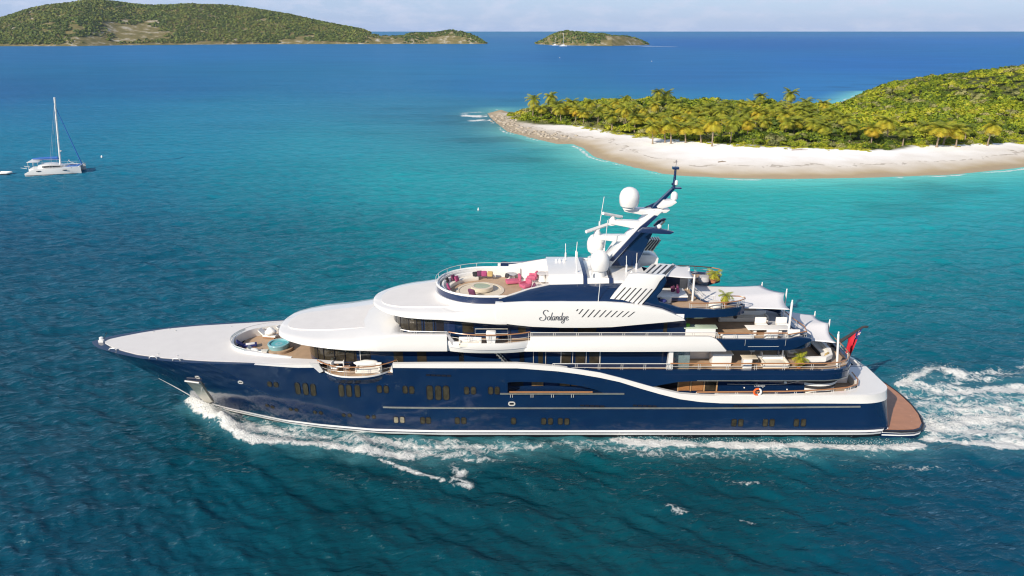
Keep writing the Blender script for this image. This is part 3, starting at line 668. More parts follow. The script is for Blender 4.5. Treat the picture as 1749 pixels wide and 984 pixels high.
def build_scrub():
    rs = np.random.default_rng(12)
    var = [leaf_clump(130, 1.0, 0.40, 0.8, 100 + k, 0.52, core=0.5) for k in range(8)]
    big = [leaf_clump(300, 1.0, 0.26, 0.8, 200 + k, 0.50, core=0.5) for k in range(6)]
    items = []
    N = 21000
    bx = rs.uniform(-10, 430, N); by = rs.uniform(110, 560, N)
    vis = poly_dist(veg_poly, bx, by)
    dx = bx / (by - CAMY)
    keep = (vis > 0.6) & (dx < 0.80) & (by < 470)
    bx, by, vis = bx[keep], by[keep], vis[keep]
    hz = land_height(bx, by)
    tone = fbm(bx / 30, by / 30, 77, 3); patchy = fbm(bx / 9, by / 9, 79, 2)
    hillk = np.clip((hz - 4) / 6, 0, 1)
    for i in range(len(bx)):
        edge = vis[i] < 14
        rad = min(4.6, 0.7 + rs.gamma(1.8, 0.70)) * (0.8 if edge else 1.0) * (0.75 if hillk[i] > .5 else 1)
        v, f, t = (big if (edge or by[i] < 190) else var)[rs.integers(6)]
        lift = -0.2 if vis[i] < 3 else rs.uniform(0.2, 1.0) + min(vis[i] / 10, 1.3)
        items.append((v, f, t, (bx[i], by[i], hz[i] + lift - 0.25), rs.uniform(0, 6.28), (rad, rad * rs.uniform(0.72, 1.15)), (tone[i] - 0.5) * 1.1 + (patchy[i] - .5) * 0.7 + rs.normal() * 0.13 - (0.12 if rs.random() < 0.15 else 0)))
    grey = [k for k in range(len(items)) if patchy[k] > 0.56 and rs.random() < 0.45]; gs = set(grey)
    merged('scrub_canopy', M['leaf'], [it for k, it in enumerate(items) if k not in gs], 'dense yellow-green coastal scrub covering the spit and its hill')
    merged('grey_scrub', M['leafgrey'], [items[k] for k in grey], 'duller grey-green bushes mixed through the scrub on the spit')
    # low grass and creepers along the sand edge
    it = []
    vf = np.array(veg_front); seg = np.hypot(*np.diff(vf, axis=0).T); cum = np.concatenate([[0], np.cumsum(seg)])
    gr = [leaf_clump(60, 1.0, 0.42, 0.45, 300 + k, 0.7, core=0.8) for k in range(5)]
    for k in range(900):
        s = rs.uniform(0, cum[-1]); px_, py_ = np.interp(s, cum, vf[:, 0]), np.interp(s, cum, vf[:, 1])
        px_ += rs.normal() * 1.2; py_ += rs.normal() * 1.8 + 0.8
        if px_ / (py_ - CAMY) > 0.8 or px_ < 25: continue
        if fbm(np.array([px_ / 12]), np.array([py_ / 12]), 5, 2)[0] < 0.38: continue
        v, f, t = gr[rs.integers(5)]; r_ = rs.uniform(0.6, 1.4)
        it.append((v, f, t, (px_, py_, float(land_height(np.array([px_]), np.array([py_]))[0]) - 0.05), rs.uniform(0, 6.28), (r_, r_ * 0.8), rs.normal() * 0.1))
    merged('beach_creepers', M['leaf'], it, 'low creeping plants and grass along the edge of the sand')
build_scrub()

# individual shrubs on the sand edge
def shrub_mesh(k, grey):
    v, f, t = leaf_clump(620, 1.0, 0.20, 0.85, 400 + k, 0.5, core=0.55)
    me = bpy.data.meshes.new('foliage'); n = len(f)
    me.from_pydata(v.tolist(), [], f.tolist()); at = me.attributes.new('tint', 'FLOAT', 'POINT'); at.data.foreach_set('value', t.astype(np.float32))
    me.materials.append(M['leafgrey' if grey else 'leaf'])
    st = MB()
    for a in range(4): st.tube([(0, 0, -0.1), (0.12 * math.cos(a * 1.6), 0.12 * math.sin(a * 1.6), 0.25), (0.4 * math.cos(a * 1.6 + .3), 0.4 * math.sin(a * 1.6 + .3), 0.62)], [0.05, 0.04, 0.015], 5)
    return me, st
def place_shrubs():
    rs = np.random.default_rng(31)
    kinds = []
    for k in range(6):
        grey = k >= 4
        me, st = shrub_mesh(k, grey)
        kinds.append((me, st, grey))
    protos = {}
    spots = []
    for (a, b, nn, greyp) in ((( 868,194),(925,209),16,0.45),((925,209),(1034,221),20,0.45),((1034,221),(1130,235),16,0.15),((1140,236),(1263,247),20,0.1),((1263,248),(1430,254),30,0.1),((1430,254),(1530,254),18,0.1),((1540,250),(1749,242),30,0.12)):
        for k in range(nn):
            u = (k + rs.uniform(0.1, 0.9)) / nn
            p = G(a[0] + (b[0] - a[0]) * u, a[1] + (b[1] - a[1]) * u - rs.uniform(0.8, 5.5), 2.0)
            spots.append((p.x, p.y, rs.random() < greyp))
    for (x, y, grey) in spots:
        k = int(rs.integers(4, 6)) if grey else int(rs.integers(0, 4))
        z = float(land_height(np.array([x]), np.array([y]))[0])
        r_ = rs.uniform(1.5, 2.7)
        if k not in protos:
            root = thing('shrub', '', 'shrub', (0, 0, 0)); fo = bpy.data.objects.new('foliage', kinds[k][0]); COL.objects.link(fo); fo.parent = root
            kinds[k][1].build('stem', M['bark'], root); protos[k] = root; o = root
        else: o = copy_tree(protos[k])
        o.location = (x, y, z + 0.15); o.scale = (r_, r_, r_ * rs.uniform(0.8, 1.15)); o.rotation_euler = (0, 0, rs.uniform(0, 6.28))
        if grey: o['label'] = 'grey-green rounded shrub standing at the edge of the sand on the spit'; o['group'] = 'grey-green shrubs at the sand edge'
        else: o['label'] = 'leafy bright green shrub standing at the edge of the sand on the spit'; o['group'] = 'bright green shrubs at the sand edge'
place_shrubs()

# palms
def palm_parts(seed, h, lean, yellow, n=23, size=3.3):
    rs = np.random.default_rng(seed)
    tr = MB(); pts, rad = [], []
    for k in range(7):
        u = k / 6; pts.append((lean * u ** 1.7, 0, h * u)); rad.append(0.24 - 0.11 * u + (0.12 if k == 0 else 0))
    tr.tube(pts, rad, 7)
    top = np.array(pts[-1]); V, Fc, T = [], [], []; off = 0
    for i in range(n):
        az = i * 2.399 + rs.normal() * 0.15; el = R(68) - (i / n) * R(96) + rs.normal() * 0.1
        L = size * rs.uniform(0.85, 1.12); old = i / n
        out = np.array((math.cos(az), math.sin(az), 0)); side = np.array((-math.sin(az), math.cos(az), 0))
        p = top.copy(); e = el; m_ = 13; spine = []
        for k in range(m_ + 1):
            spine.append((p.copy(), e)); p = p + (out * math.cos(e) + np.array((0, 0, math.sin(e)))) * L / m_; e -= (0.095 + 0.07 * old)
        tint = np.clip((0.18 + yellow * 0.55 * (0.35 + old) + rs.normal() * 0.07), 0, 1)
        for k in range(1, m_):
            q, e = spine[k]; u = k / m_; d = out * math.cos(e) + np.array((0, 0, math.sin(e))); upn = np.cross(side, d) * -1
            ll = L * 0.36 * math.sin(math.pi * min(0.98, 0.12 + 0.86 * u)) + 0.08; wd = L / m_ * 0.95
            for sg in (-1, 1):
                tip = q + side * sg * ll * 0.80 + d * ll * 0.45 + np.array((0, 0, -0.34 * ll)) + rs.normal(size=3) * 0.03
                V += [q - d * wd * .5, tip - d * wd * .12, tip + d * wd * .12, q + d * wd * .5]; Fc.append([off, off + 1, off + 2, off + 3]); off += 4
                T += [np.clip(tint + rs.normal() * 0.06 + 0.12 * (u - 0.5), 0, 1)] * 4
    return tr, np.array(V), np.array(Fc), np.array(T)
def palm_proto(k, seed, h, lean, yellow, size):
    tr, v, f, t = palm_parts(seed, h, lean, yellow, size=size)
    root = thing('coconut_palm', '', 'palm tree', (0, 0, 0))
    tr.build('trunk', M['bark'], root)
    me = bpy.data.meshes.new('fronds'); me.from_pydata(v.tolist(), [], f.tolist())
    at = me.attributes.new('tint', 'FLOAT', 'POINT'); at.data.foreach_set('value', t.astype(np.float32)); me.materials.append(M['palmleaf'])
    fo = bpy.data.objects.new('fronds', me); COL.objects.link(fo); fo.parent = root
    return root
def place_palms():
    rs = np.random.default_rng(5)
    # (px, py of the crown's centre, height above ground, kind): kinds 0-2 yellow, 3-4 green
    front = [(1114,215,6.2,0,'yellow-fronded palm on the beach edge, leftmost of the long front row'),
             (1133,214,6.0,1,'yellow palm on the beach edge, second from the left of the front row'),
             (1145,212,6.6,0,'yellow palm on the beach edge, third from the left of the front row'),
             (1168,216,5.6,1,'short yellow palm between the two tallest yellow ones of the front row'),
             (1193,217,5.4,2,'yellow palm just left of the tall straight one on the beach edge'),
             (1219,208,8.0,1,'tall straight yellow palm with a bare pale trunk on the beach edge'),
             (1341,194,7.5,0,'yellow palm standing alone above the green scrub right of the front row'),
             (1491,219,6.2,0,'broad yellow palm crown, lower one of the pair right of the wood centre'),
             (1516,206,8.0,2,'taller duller palm rising behind the broad yellow crown'),
             (1607,218,6.6,1,'leftmost leaning palm of the small clump near the right end of the beach'),
             (1621,216,6.4,2,'middle palm of the small clump near the right end of the beach'),
             (1636,221,5.8,0,'rightmost orange-tinged palm of the small clump near the right end of the beach'),
             (1697,214,7.0,1,'slim palm standing alone at the far right of the beach'),
             (912,170,8.5,3,'dark palm, left one of the pair on the tip of the spit'),
             (941,165,9.5,4,'dark palm, right and taller one of the pair on the tip of the spit'),
             (1124,158,8.5,4,'dark palm breaking the skyline above the middle of the spit'),
             (1139,160,7.5,3,'small green palm on the skyline just right of a dark palm'),
             (1300,164,7.0,4,'small palm on the skyline left of the tall skyline palm'),
             (1350,160,9.0,3,'tall palm breaking the skyline right of the middle of the spit')]
    mid = [(968,183,7,0),(985,188,6.5,0),(997,192,6,1),(1034,180,7.5,0),(1060,184,7,2),(1082,180,7.5,2),(1100,186,7,2),(1118,178,8,2),(1150,176,8.5,3),(1162,182,8,4),(1180,186,7.5,0),(1196,190,7,2),(1212,184,8,3),(1232,190,7.5,2),
           (1252,186,8,4),(1276,190,7.5,3),(1300,192,7.5,2),(1318,186,8,3),(1370,190,7.5,2),(1385,200,7,3),(1402,204,7,4),(1420,192,8,4),(1440,200,7.5,3),(1290,180,8,2),(1240,176,8.5,4),(1008,176,7.5,3),(952,178,7.5,3),(1068,170,8,3),(1330,180,8,4),
           (1546,222,6,4),(1580,214,6,3),(1650,216,6,4),(1410,216,6.5,3),(1455,214,6.5,4),(1360,206,7,2),(925,184,6,3),(1044,196,6.5,0),(1086,200,6.5,1),(1178,202,7,0),(1250,204,7,3)]
    for _ in range(44):
        a = rs.uniform(955, 1440); mid.append((a, rs.uniform(173, 200 + (a - 955) * 0.04), rs.uniform(6, 8.2), int(rs.choice([0, 2, 2, 3, 3, 4]))))
    kinds = [(1, 0.95, .5), (2, 0.85, -.9), (3, 0.70, 1.1), (4, 0.42, .4), (5, 0.24, -.5)]
    proto = [None] * 5
    todo = [(p[0], p[1], p[2], p[3], p[4], None) for p in front] + [(p[0], p[1], p[2], p[3], None, 'palms') for p in mid]
    for (px, py, h, k, lab, grp) in todo:
        if grp: h *= 0.86
        # ground point whose crown, h above it, is seen at px, py
        zg = 2.0
        for _ in range(4):
            q = G(px, py, zg + h); zg = float(land_height(np.array([q.x]), np.array([q.y]))[0])
        if proto[k] is None:
            proto[k] = palm_proto(k, kinds[k][0], 7.0, kinds[k][2], kinds[k][1], 4.1); o = proto[k]
        else: o = copy_tree(proto[k])
        s = h / 7.0; rz = rs.uniform(0, 6.28); sc = rs.uniform(0.9, 1.12) * (1.14 if lab else 1.0)
        lean = kinds[k][2] * sc
        o.location = (q.x - lean * math.cos(rz), q.y - lean * math.sin(rz), zg - 0.1); o.rotation_euler = (0, 0, rz); o.scale = (sc, sc, s)
        if lab: o['label'] = lab; o['group'] = 'palms along the beach and skyline'
        else:
            yel = k <= 2
            o['label'] = 'yellowish palm crown standing among the scrub inside the wooded spit' if yel else 'green palm crown standing among the scrub inside the wooded spit'
            o['group'] = 'yellowish palms inside the wood' if yel else 'green palms inside the wood'
place_palms()

def place_rocks():
    rs = np.random.default_rng(9)
    meshes = []
    for k in range(6):
        mb = MB(); mb.sphere((0, 0, 0), 1.0, 8, 6)
        rr = np.random.default_rng(k + 50); lob = rr.normal(size=(6, 3)); lob /= np.linalg.norm(lob, axis=1)[:, None]
        mb.v = [tuple(np.array(p) * (0.75 + 0.4 * np.max(np.clip(lob @ np.array(p), 0, 1)))) for p in mb.v]
        o = mb.build('beach_rock', M['rock'], angle=25); meshes.append(o)
    path = np.array([G(*p)[:2] for p in ((838,200),(850,210),(870,225),(895,231),(925,238),(955,243))])
    seg = np.hypot(*np.diff(path, axis=0).T); cum = np.concatenate([[0], np.cumsum(seg)])
    used = set()
    for k in range(150):
        s = rs.uniform(0, cum[-1]); x = np.interp(s, cum, path[:, 0]) + rs.normal() * 2.0 + 3.0 ; y = np.interp(s, cum, path[:, 1]) + rs.normal() * 3.0 + 3.5
        z = float(land_height(np.array([x]), np.array([y]))[0])
        if z < -0.5: continue
        i = int(rs.integers(6)); o = meshes[i] if i not in used else meshes[i].copy()
        if i in used: COL.objects.link(o)
        used.add(i)
        r_ = rs.uniform(0.25, 0.85); o.location = (x, y, z + 0.1 * r_); o.scale = (r_ * rs.uniform(.8, 1.5), r_, r_ * 0.6); o.rotation_euler = (0, 0, rs.uniform(0, 6.28))
        tag(o, 'pale boulder lying in the rocky band round the tip of the spit', 'rock', 'boulders round the tip of the spit')
    # two bits of driftwood on the sand
    for (px, py, L, a, lab) in ((1233, 275, 2.6, 0.3, 'pale driftwood branch lying alone in the middle of the sand'), (1366, 258, 5.5, 0.05, 'dark driftwood log lying on the sand close to the scrub')):
        p = G(px, py, 1.9); z = float(land_height(np.array([p.x]), np.array([p.y]))[0])
        mb = MB(); mb.tube([(-L / 2, 0, .12), (0, .1, .2), (L / 2, -.1, .14)], [.16, .14, .07], 6); mb.tube([(0, .1, .2), (L * .2, .5, .45)], [.09, .03], 5)
        o = mb.build('driftwood', M['bark']); o.location = (p.x, p.y, z); o.rotation_euler = (0, 0, a); tag(o, lab, 'driftwood')
place_rocks()

# ------------------------------------------------------------------ far islands
def far_island(name, prof, base, depth, lab, flab, seed, bare, clump, ncl, low=0.0):
    """prof: skyline (px, py); base: shore (px, py). Land runs back from the shore to the skyline ridge."""
    nx, nd = 150, 26
    px = np.linspace(prof[0][0], prof[-1][0], nx)
    pyt = np.interp(px, [p[0] for p in prof], [p[1] for p in prof]); pyb = np.interp(px, [p[0] for p in base], [p[1] for p in base])
    X = np.zeros((nx, nd)); Y = np.zeros((nx, nd)); Z = np.zeros((nx, nd))
    rs = np.random.default_rng(seed)
    for i in range(nx):
        sh = G(px[i], pyb[i]); rg = float(np.interp(px[i], [p[0] for p in depth], [p[1] for p in depth]))
        yr = sh.y + rg; top = P(px[i], pyt[i], yr); hz = max(top.z, 0.3)
        for j in range(nd):
            u = j / (nd - 1) * 1.6
            y = sh.y - 6 + (rg + 6) * u; X[i, j] = sh.x + (top.x - sh.x) * u; Y[i, j] = y
            s = math.sin(min(u, 1) * math.pi / 2) ** 1.15 if u <= 1 else math.cos((u - 1) / 0.6 * math.pi / 2)
            Z[i, j] = hz * s - 1.5 * (u < 0.02) - (2 if u > 1.58 else 0)
    sc = depth[len(depth) // 2][1]
    rel = (fbm(X / (sc * .28), Y / (sc * .28), seed, 4) - 0.5) * 0.34
    edge = np.clip(np.minimum(np.arange(nd)[None, :] / 5, 1), 0, 1) * (np.arange(nd)[None, :] < nd * 0.62)
    Z = Z * (1 + rel * edge * (1 - np.clip((np.arange(nd)[None, :] - nd * .42) / (nd * .2), 0, 1)))
    idx = np.arange(nx * nd).reshape(nx, nd)
    f = np.stack([idx[:-1, :-1], idx[1:, :-1], idx[1:, 1:], idx[:-1, 1:]], -1).reshape(-1, 4)
    m = bpy.data.materials.new(name + '_ground'); m.use_nodes = True
    n, l = m.node_tree.nodes, m.node_tree.links; b = n['Principled BSDF']; b.inputs['Roughness'].default_value = 0.9; b.inputs['Specular IOR Level'].default_value = 0.1
    g = n.new('ShaderNodeNewGeometry'); t = n.new('ShaderNodeTexNoise'); t.inputs['Scale'].default_value = 0.035; t.inputs['Detail'].default_value = 7; t.inputs['Roughness'].default_value = 0.7
    l.new(g.outputs['Position'], t.inputs['Vector']); r = n.new('ShaderNodeValToRGB'); l.new(t.outputs['Fac'], r.inputs['Fac'])
    for e, (p, c) in zip([r.color_ramp.elements[0], r.color_ramp.elements[1], r.color_ramp.elements.new(0.5)], [(0.3, (0.075, 0.09, 0.035)), (0.72, (0.38, 0.26, 0.115)), (0.52, (0.20, 0.165, 0.065))]):
        e.position = p; e.color = c + (1,)
    l.new(r.outputs['Color'], b.inputs['Base Color'])
    o = np_mesh(name, np.stack([X, Y, Z], -1).reshape(-1, 3), f, m); o['kind'] = 'structure'; o['label'] = lab
    # woodland cover
    var = [leaf_clump(16, 1.0, 0.85, 0.8, seed * 10 + k, 0.45, core=0.4) for k in range(8)]
    items = []
    for k in range(ncl):
        i, j = rs.uniform(0, nx - 1.01), rs.uniform(0.6, nd * 0.66)
        a, c = int(i), int(j); u, w = i - a, j - c
        def bl(A): return (A[a, c] * (1 - u) + A[a + 1, c] * u) * (1 - w) + (A[a, c + 1] * (1 - u) + A[a + 1, c + 1] * u) * w
        x, y, z = bl(X), bl(Y), bl(Z)
        if z < low + rs.uniform(0, 2): continue
        ppx = px[0] + (px[-1] - px[0]) * i / (nx - 1)
        jj = j / (nd - 1) * 1.6
        nb = fbm(np.array([x / 60]), np.array([y / 60]), seed + 7, 3)[0]
        dens = 1.0
        for (bx_, bw_, j0, j1, st_) in bare:
            if abs(ppx - bx_) < bw_ and j0 < jj < j1: dens = min(dens, 1 - st_ * (1 - (abs(ppx - bx_) / bw_) ** 2) - 0.2 * (nb - .5))
        if rs.random() > dens or nb < 0.22 + 0.5 * (1 - dens): continue
        s = clump * rs.uniform(0.6, 1.35); v, f_, t_ = var[rs.integers(8)]
        items.append((v, f_, t_, (x, y, z + 0.1 * s), rs.uniform(0, 6.28), (s, s * rs.uniform(0.7, 1.1)), (nb - 0.5) * 0.6 + rs.normal() * 0.06))
    merged('woodland', M['hill_leaf'], items, flab)
far_island('island_hill', [(-260,62),(-120,50),(-40,40),(0,33),(30,24),(55,15),(80,10),(100,7.5),(120,7),(140,3),(160,2),(180,3),(205,6),(235,9.5),(260,11),(290,10),(320,9),(350,10),(375,11),(400,12.5),(430,16),(460,21),(500,27),(540,36),(580,44),(620,52),(632,57)],
           [(-260,80),(0,79),(130,79),(200,77.6),(330,76.4),(450,75.6),(632,75.2)], [(-260,520),(0,520),(200,560),(400,500),(560,300),(632,120)],
           'long wooded island hill across the water at upper left', 'green and brown woodland covering the long far hill', 3,
           [(222,55,0.05,0.36,0.95),(150,50,0,0.14,0.9),(185,35,0.0,0.22,0.7),(270,40,0.1,0.25,0.6),(365,38,0,0.06,1.0),(560,90,0,0.10,0.7)], 6.2, 21000, 3)
far_island('headland', [(612,60),(628,57),(645,60.5),(665,62),(688,62),(700,57.5),(718,56.5),(740,57),(757,54),(770,52),(785,54),(800,58),(815,64),(826,71.5),(832,74.6)],
           [(612,75.4),(700,75.0),(832,75.0)], [(612,70),(720,120),(770,130),(832,30)],
           'low brown and green headland joined to the right end of the far hill', 'bushes on the low headland', 5, [(655,40,0,1.0,0.85),(780,60,0,0.45,0.7),(640,200,0,0.10,0.8)], 5.0, 1300, 1)
far_island('islet', [(914,74.5),(927,69),(940,61),(952,56.5),(966,53.2),(978,54.2),(994,55.5),(1010,58.5),(1020,58.2),(1028,57.2),(1036,60.5),(1050,61.8),(1064,61.8),(1076,63.2),(1086,66),(1096,70),(1104,74),(1109,76)],
           [(914,75.5),(945,76.8),(1000,78.3),(1045,78.5),(1109,76.6)], [(914,40),(966,120),(1030,120),(1080,80),(1109,25)],
           'small rocky islet below the horizon right of the headland', 'bushes on the small islet', 8, [(1065,45,0,0.9,0.8),(930,20,0,0.8,0.6),(1000,110,0,0.14,0.6)], 4.6, 1300, 1)
# ------------------------------------------------------------------ anchored catamaran, its dinghy, buoys and the distant sailing boats
def cat_hull(mb, yc, L, w, h):
    rings = []
    for k in range(15):
        u = k / 14; x = -L / 2 + L * u
        hb = w / 2 * (0.55 + 0.45 * math.sin(min(u / 0.55, 1) * math.pi / 2)) if u < 0.55 else w / 2 * math.cos((u - 0.55) / 0.45 * math.pi / 2 * 0.97)
        zt = h * (0.35 + 0.65 * min(u / 0.16, 1)) if u < 0.16 else h * (1 + 0.10 * u)
        rings.append([(x, yc - hb, zt), (x, yc - hb * 0.98, zt * 0.5), (x, yc - hb * .72, -0.15), (x, yc, -0.5), (x, yc + hb * .72, -0.15), (x, yc + hb * .98, zt * 0.5), (x, yc + hb, zt)])
    mb.loft(rings, True, True)
def build_catamaran():
    p = G(88, 297.5); rz = R(17)
    root = thing('catamaran', 'white sailing catamaran with bare mast anchored in turquoise water at left', 'catamaran', (p.x, p.y + 2.5, 0))
    root['_o'] = (0, 0, 0)
    root.rotation_euler = (0, 0, rz)
    L = 14.2
    for yc in (-3.0, 3.0):
        mb = MB(); cat_hull(mb, yc, L, 1.9, 1.75); h = mb.build('hull', M['white'], root)
        st = MB(); st.box((-0.3, yc - .93, .12), (L * .92, .06, .14)); st.build('waterline_stripe', M['antifoul'], h)
        for xw in (-3.4, 3.2):
            w = MB(); w.rbox((xw, yc - .955, 1.22), (1.1, .05, .22), .02); w.build('hull_window', M['glass'], h)
    b = MB(); b.rbox((-1.5, 0, 1.35), (9.4, 5.0, .7), .15); b.build('bridge_deck', M['white'], root)
    c = MB()
    rings = []
    for (x, hb, zt) in ((-3.8, 2.5, 2.55), (-2.5, 2.7, 2.85), (-.5, 2.6, 2.85), (1.4, 2.0, 2.5), (2.6, 1.2, 1.95)):
        rings.append([(x, -hb, 1.7), (x, -hb * .86, zt - .12), (x, -hb * .5, zt), (x, hb * .5, zt), (x, hb * .86, zt - .12), (x, hb, 1.7)])
    c.loft(rings); cab = c.build('coachroof', M['white'], root)
    w = MB(); w.loft([[(x, y, z0), (x, y, z1)] for (x, y, z0, z1) in ((-2.6, -2.7, 1.95, 2.4), (-.5, -2.64, 1.95, 2.45), (1.45, -2.02, 1.95, 2.25), (2.45, -1.2, 1.9, 2.05))], False, False)
    w.build('cabin_window', M['glass'], cab)
    bt = MB(); bt.rbox((-4.9, 0, 3.55), (3.0, 4.6, .12), .05); hd = bt.build('cockpit_roof', M['white'], root)
    for (x, y) in ((-6.2, -2.1), (-6.2, 2.1), (-3.7, -2.1), (-3.7, 2.1)):
        q = MB(); q.tube([(x, y, 1.7), (x, y, 3.52)], .05, 6); q.build('post', M['steel'], hd)
    mz = 21.0
    m_ = MB(); m_.tube([(1.4, 0, 2.4), (3.3, 0, mz)], .27, 8); mast = m_.build('mast', M['white'], root)
    for z in (9.5, 14.8):
        s = MB(); xm = 1.4 + (z - 2.4) * .102; s.tube([(xm, -1.1, z), (xm, 1.1, z)], .05, 5); s.build('spreader', M['white'], mast)
    rd = MB(); rd.lathe((2.15, 0, 6.0), [(.1, -.1), (.32, 0), (.32, .2), (.1, .28)], 12); rd.build('radar_dome', M['white'], mast)
    bm_ = MB(); bm_.tube([(1.2, 0, 3.7), (-5.6, 0, 3.95)], .13, 7); boom = bm_.build('boom', M['white'], root)
    cv = MB(); cv.tube([(1.1, 0, 4.15), (-1, 0, 4.2), (-3.5, 0, 4.2), (-5.3, 0, 4.15)], [.46, .42, .34, .2], 8); cv.build('sail_cover', M['bluecover'], boom)
    fs = MB(); fs.tube([(3.1, 0, 18.2), (6.9, 0, 2.0)], [.08, .16], 6); fs.build('furled_headsail', M['bluecover'], root)
    for pts in (((3.25, 0, 20.6), (-.6, -3.6, 1.9)), ((3.25, 0, 20.6), (-.6, 3.6, 1.9)), ((3.0, 0, 18.2), (-.2, -3.6, 1.9))):
        r_ = MB(); r_.tube(pts, .025, 4); r_.build('shroud', M['rope'], mast)
    xb = MB(); xb.tube([(6.6, -3, 1.9), (6.6, 3, 1.9)], .14, 7); xb.build('cross_beam', M['white'], root)
    tr = MB(); tr.box((4.8, 0, 1.78), (3.5, 4.6, .04)); tr.build('bow_net', M['bluecover'], root)
    rl = MB()
    for s in (-1, 1):
        for x in (-6.4, -4.2, -2, .2, 2.4, 4.6, 6.4): rl.tube([(x, s * 3.7, 1.75), (x, s * 3.7, 2.45)], .025, 4)
        rl.tube([(-6.6, s * 3.7, 2.45), (6.6, s * 3.4, 2.5)], .02, 4)
    rl.build('guard_rail', M['steel'], root)
    sk = MB(); sk.tube([(6.5, -2.6, 2.5), (4.6, -2.6, 3.3), (4.4, -2.6, 3.9)], [.05, .07, .22], 6); sk.build('bagged_sail', M['white'], root)
    dv = MB(); dv.tube([(-6.8, -1.5, 1.7), (-8.3, -1.5, 2.0)], .07, 6); dv.tube([(-6.8, 1.5, 1.7), (-8.3, 1.5, 2.0)], .07, 6); dv.build('davit', M['white'], root)
build_catamaran()
def build_dinghy():
    p = G(9, 297.5)
    root = thing('dinghy', 'small white inflatable dinghy floating behind the catamaran at the left edge', 'dinghy', (p.x, p.y, 0)); root['_o'] = (0, 0, 0)
    t = MB(); t.tube([(-1.9, -.85, .4), (.9, -.85, .42), (1.6, -.5, .5), (1.9, 0, .55), (1.6, .5, .5), (.9, .85, .42), (-1.9, .85, .4)], .3, 8); t.build('tube', M['white'], root)
    f = MB(); f.loft([[(-1.9, -.8, .25), (-1.9, 0, -.1), (-1.9, .8, .25)], [(.9, -.8, .3), (.9, 0, -.1), (.9, .8, .3)], [(1.8, -.05, .5), (1.8, 0, .2), (1.8, .05, .5)]], True, True); f.build('floor', M['greypad'], root)
    e = MB(); e.rbox((-2.1, 0, .75), (.4, .4, .7), .1); e.build('outboard_motor', M['charcoal'], root)
    s = MB(); s.rbox((-.3, 0, .5), (.35, 1.4, .12), .04); s.build('seat', M['white'], root)
build_dinghy()
def buoy(px, py, lab, r_=.4, m='white'):
    p = G(px, py); mb = MB(); mb.lathe((0, 0, 0), [(.05, -.3), (r_, -.05), (r_, .3), (r_ * .5, .6), (.06, .75)], 12); o = mb.build('mooring_buoy', M[m]); o.location = p
    tag(o, lab, 'buoy')
buoy(174, 269, 'small mooring buoy floating just right of the anchored catamaran', .3)
buoy(817, 360, 'tiny buoy floating in turquoise water between the yacht and the beach', .2)
buoy(956, 99, 'far white buoy on the blue water below the islet', .75)
buoy(1113, 105, 'far white buoy on the blue water below and right of the islet', .75)
def far_sail(px, py, h, lab, n=1):
    p = G(px, py); root = thing('sailing_boat', lab, 'sailboat', (p.x, p.y, 0)); root['_o'] = (0, 0, 0)
    mb = MB(); cat_hull(mb, 0, h * .62, h * .2, h * .075); mb.build('hull', M['white'], root)
    c = MB(); c.rbox((-.3, 0, h * .1), (h * .25, h * .12, h * .06), .2); c.build('cabin', M['white'], root)
    m_ = MB(); m_.tube([(0, 0, h * .07), (0, 0, h)], h * .011, 6); m_.build('mast', M['white'], root)
    b = MB(); b.tube([(0, 0, h * .16), (-h * .3, 0, h * .17)], h * .011, 6); b.build('boom', M['bluecover'], root)
far_sail(948, 77.6, 26, 'tiny white sailboat moored before the islet, left and shorter of two')
far_sail(962, 79.2, 34, 'tiny white sailboat moored before the islet, right and taller of two')
# ------------------------------------------------------------------ the yacht
yacht = thing('motor_yacht', 'large navy and white motor yacht under way across the foreground', 'yacht', (0, 0, 0))
XB, XS = -44.5, 38.0
WLT = [(0, 0), (1.5, .85), (4.2, 2.1), (7.7, 3.45), (11.2, 4.75), (15, 5.65), (20.5, 6.6), (27, 6.9), (200, 6.9)]
SHT = [(0, 0), (.35, .55), (.9, 1.15), (1.9, 1.9), (4.4, 3.15), (7.4, 4.3), (10.4, 4.95), (14.4, 5.5), (18.4, 5.85), (23, 6.25), (30, 6.7), (37, 6.9), (200, 6.9)]
STEM = [(-2.0, -31.6), (0.0, -33.5), (0.58, -34.25), (2.39, -36.85), (3.48, -38.5), (5.82, -41.9), (7.0, -43.75), (7.5, -44.5), (9, -46.4)]
def stem(z): return interp(z, STEM)
BAND_U = [(-46, 7.50), (-36, 7.50), (-30, 7.52), (-23, 7.70), (-16, 8.02), (-8, 8.20), (.5, 8.20), (4.3, 7.88), (8.16, 7.31), (10.0, 6.82), (12.9, 5.92), (15.9, 5.0), (18.03, 4.76), (22, 4.66), (30, 4.62), (36, 4.55), (39, 4.5)]
BAND_L = [(-46, 7.42), (-30, 7.50), (-25.5, 7.62), (-22.6, 7.50), (-21, 7.46), (-16, 7.66), (-8, 7.72), (.5, 7.70), (4.3, 7.40), (7.1, 6.98), (10.0, 6.40), (12.9, 5.40), (14.1, 5.02), (16.8, 4.28), (19.5, 3.92), (23.4, 3.82), (30, 3.76), (37, 3.62), (39, 3.55)]
def hb(X, z):
    s = max(X - stem(z), 0)
    w = min(max((z - 0.6) / 6.9, 0), 1) ** 1.25
    h = (1 - w) * interp(s, WLT) + w * interp(s, SHT)
    if z < 0.6: h *= 1 - 0.10 * min((0.6 - z) / 1.5, 1)
    if X > 20: h -= 0.028 * (X - 20) * min(max((z - 1) / 3, 0), 1)
    if X > 34.6:
        t = min((X - 34.6) / (XS - 34.6), 1); h -= (0.75 + 1.5 * min(max((z - 1) / 3.5, 0), 1)) * (1 - math.sqrt(max(1 - t * t, 0)))
    return max(h, 0.0)
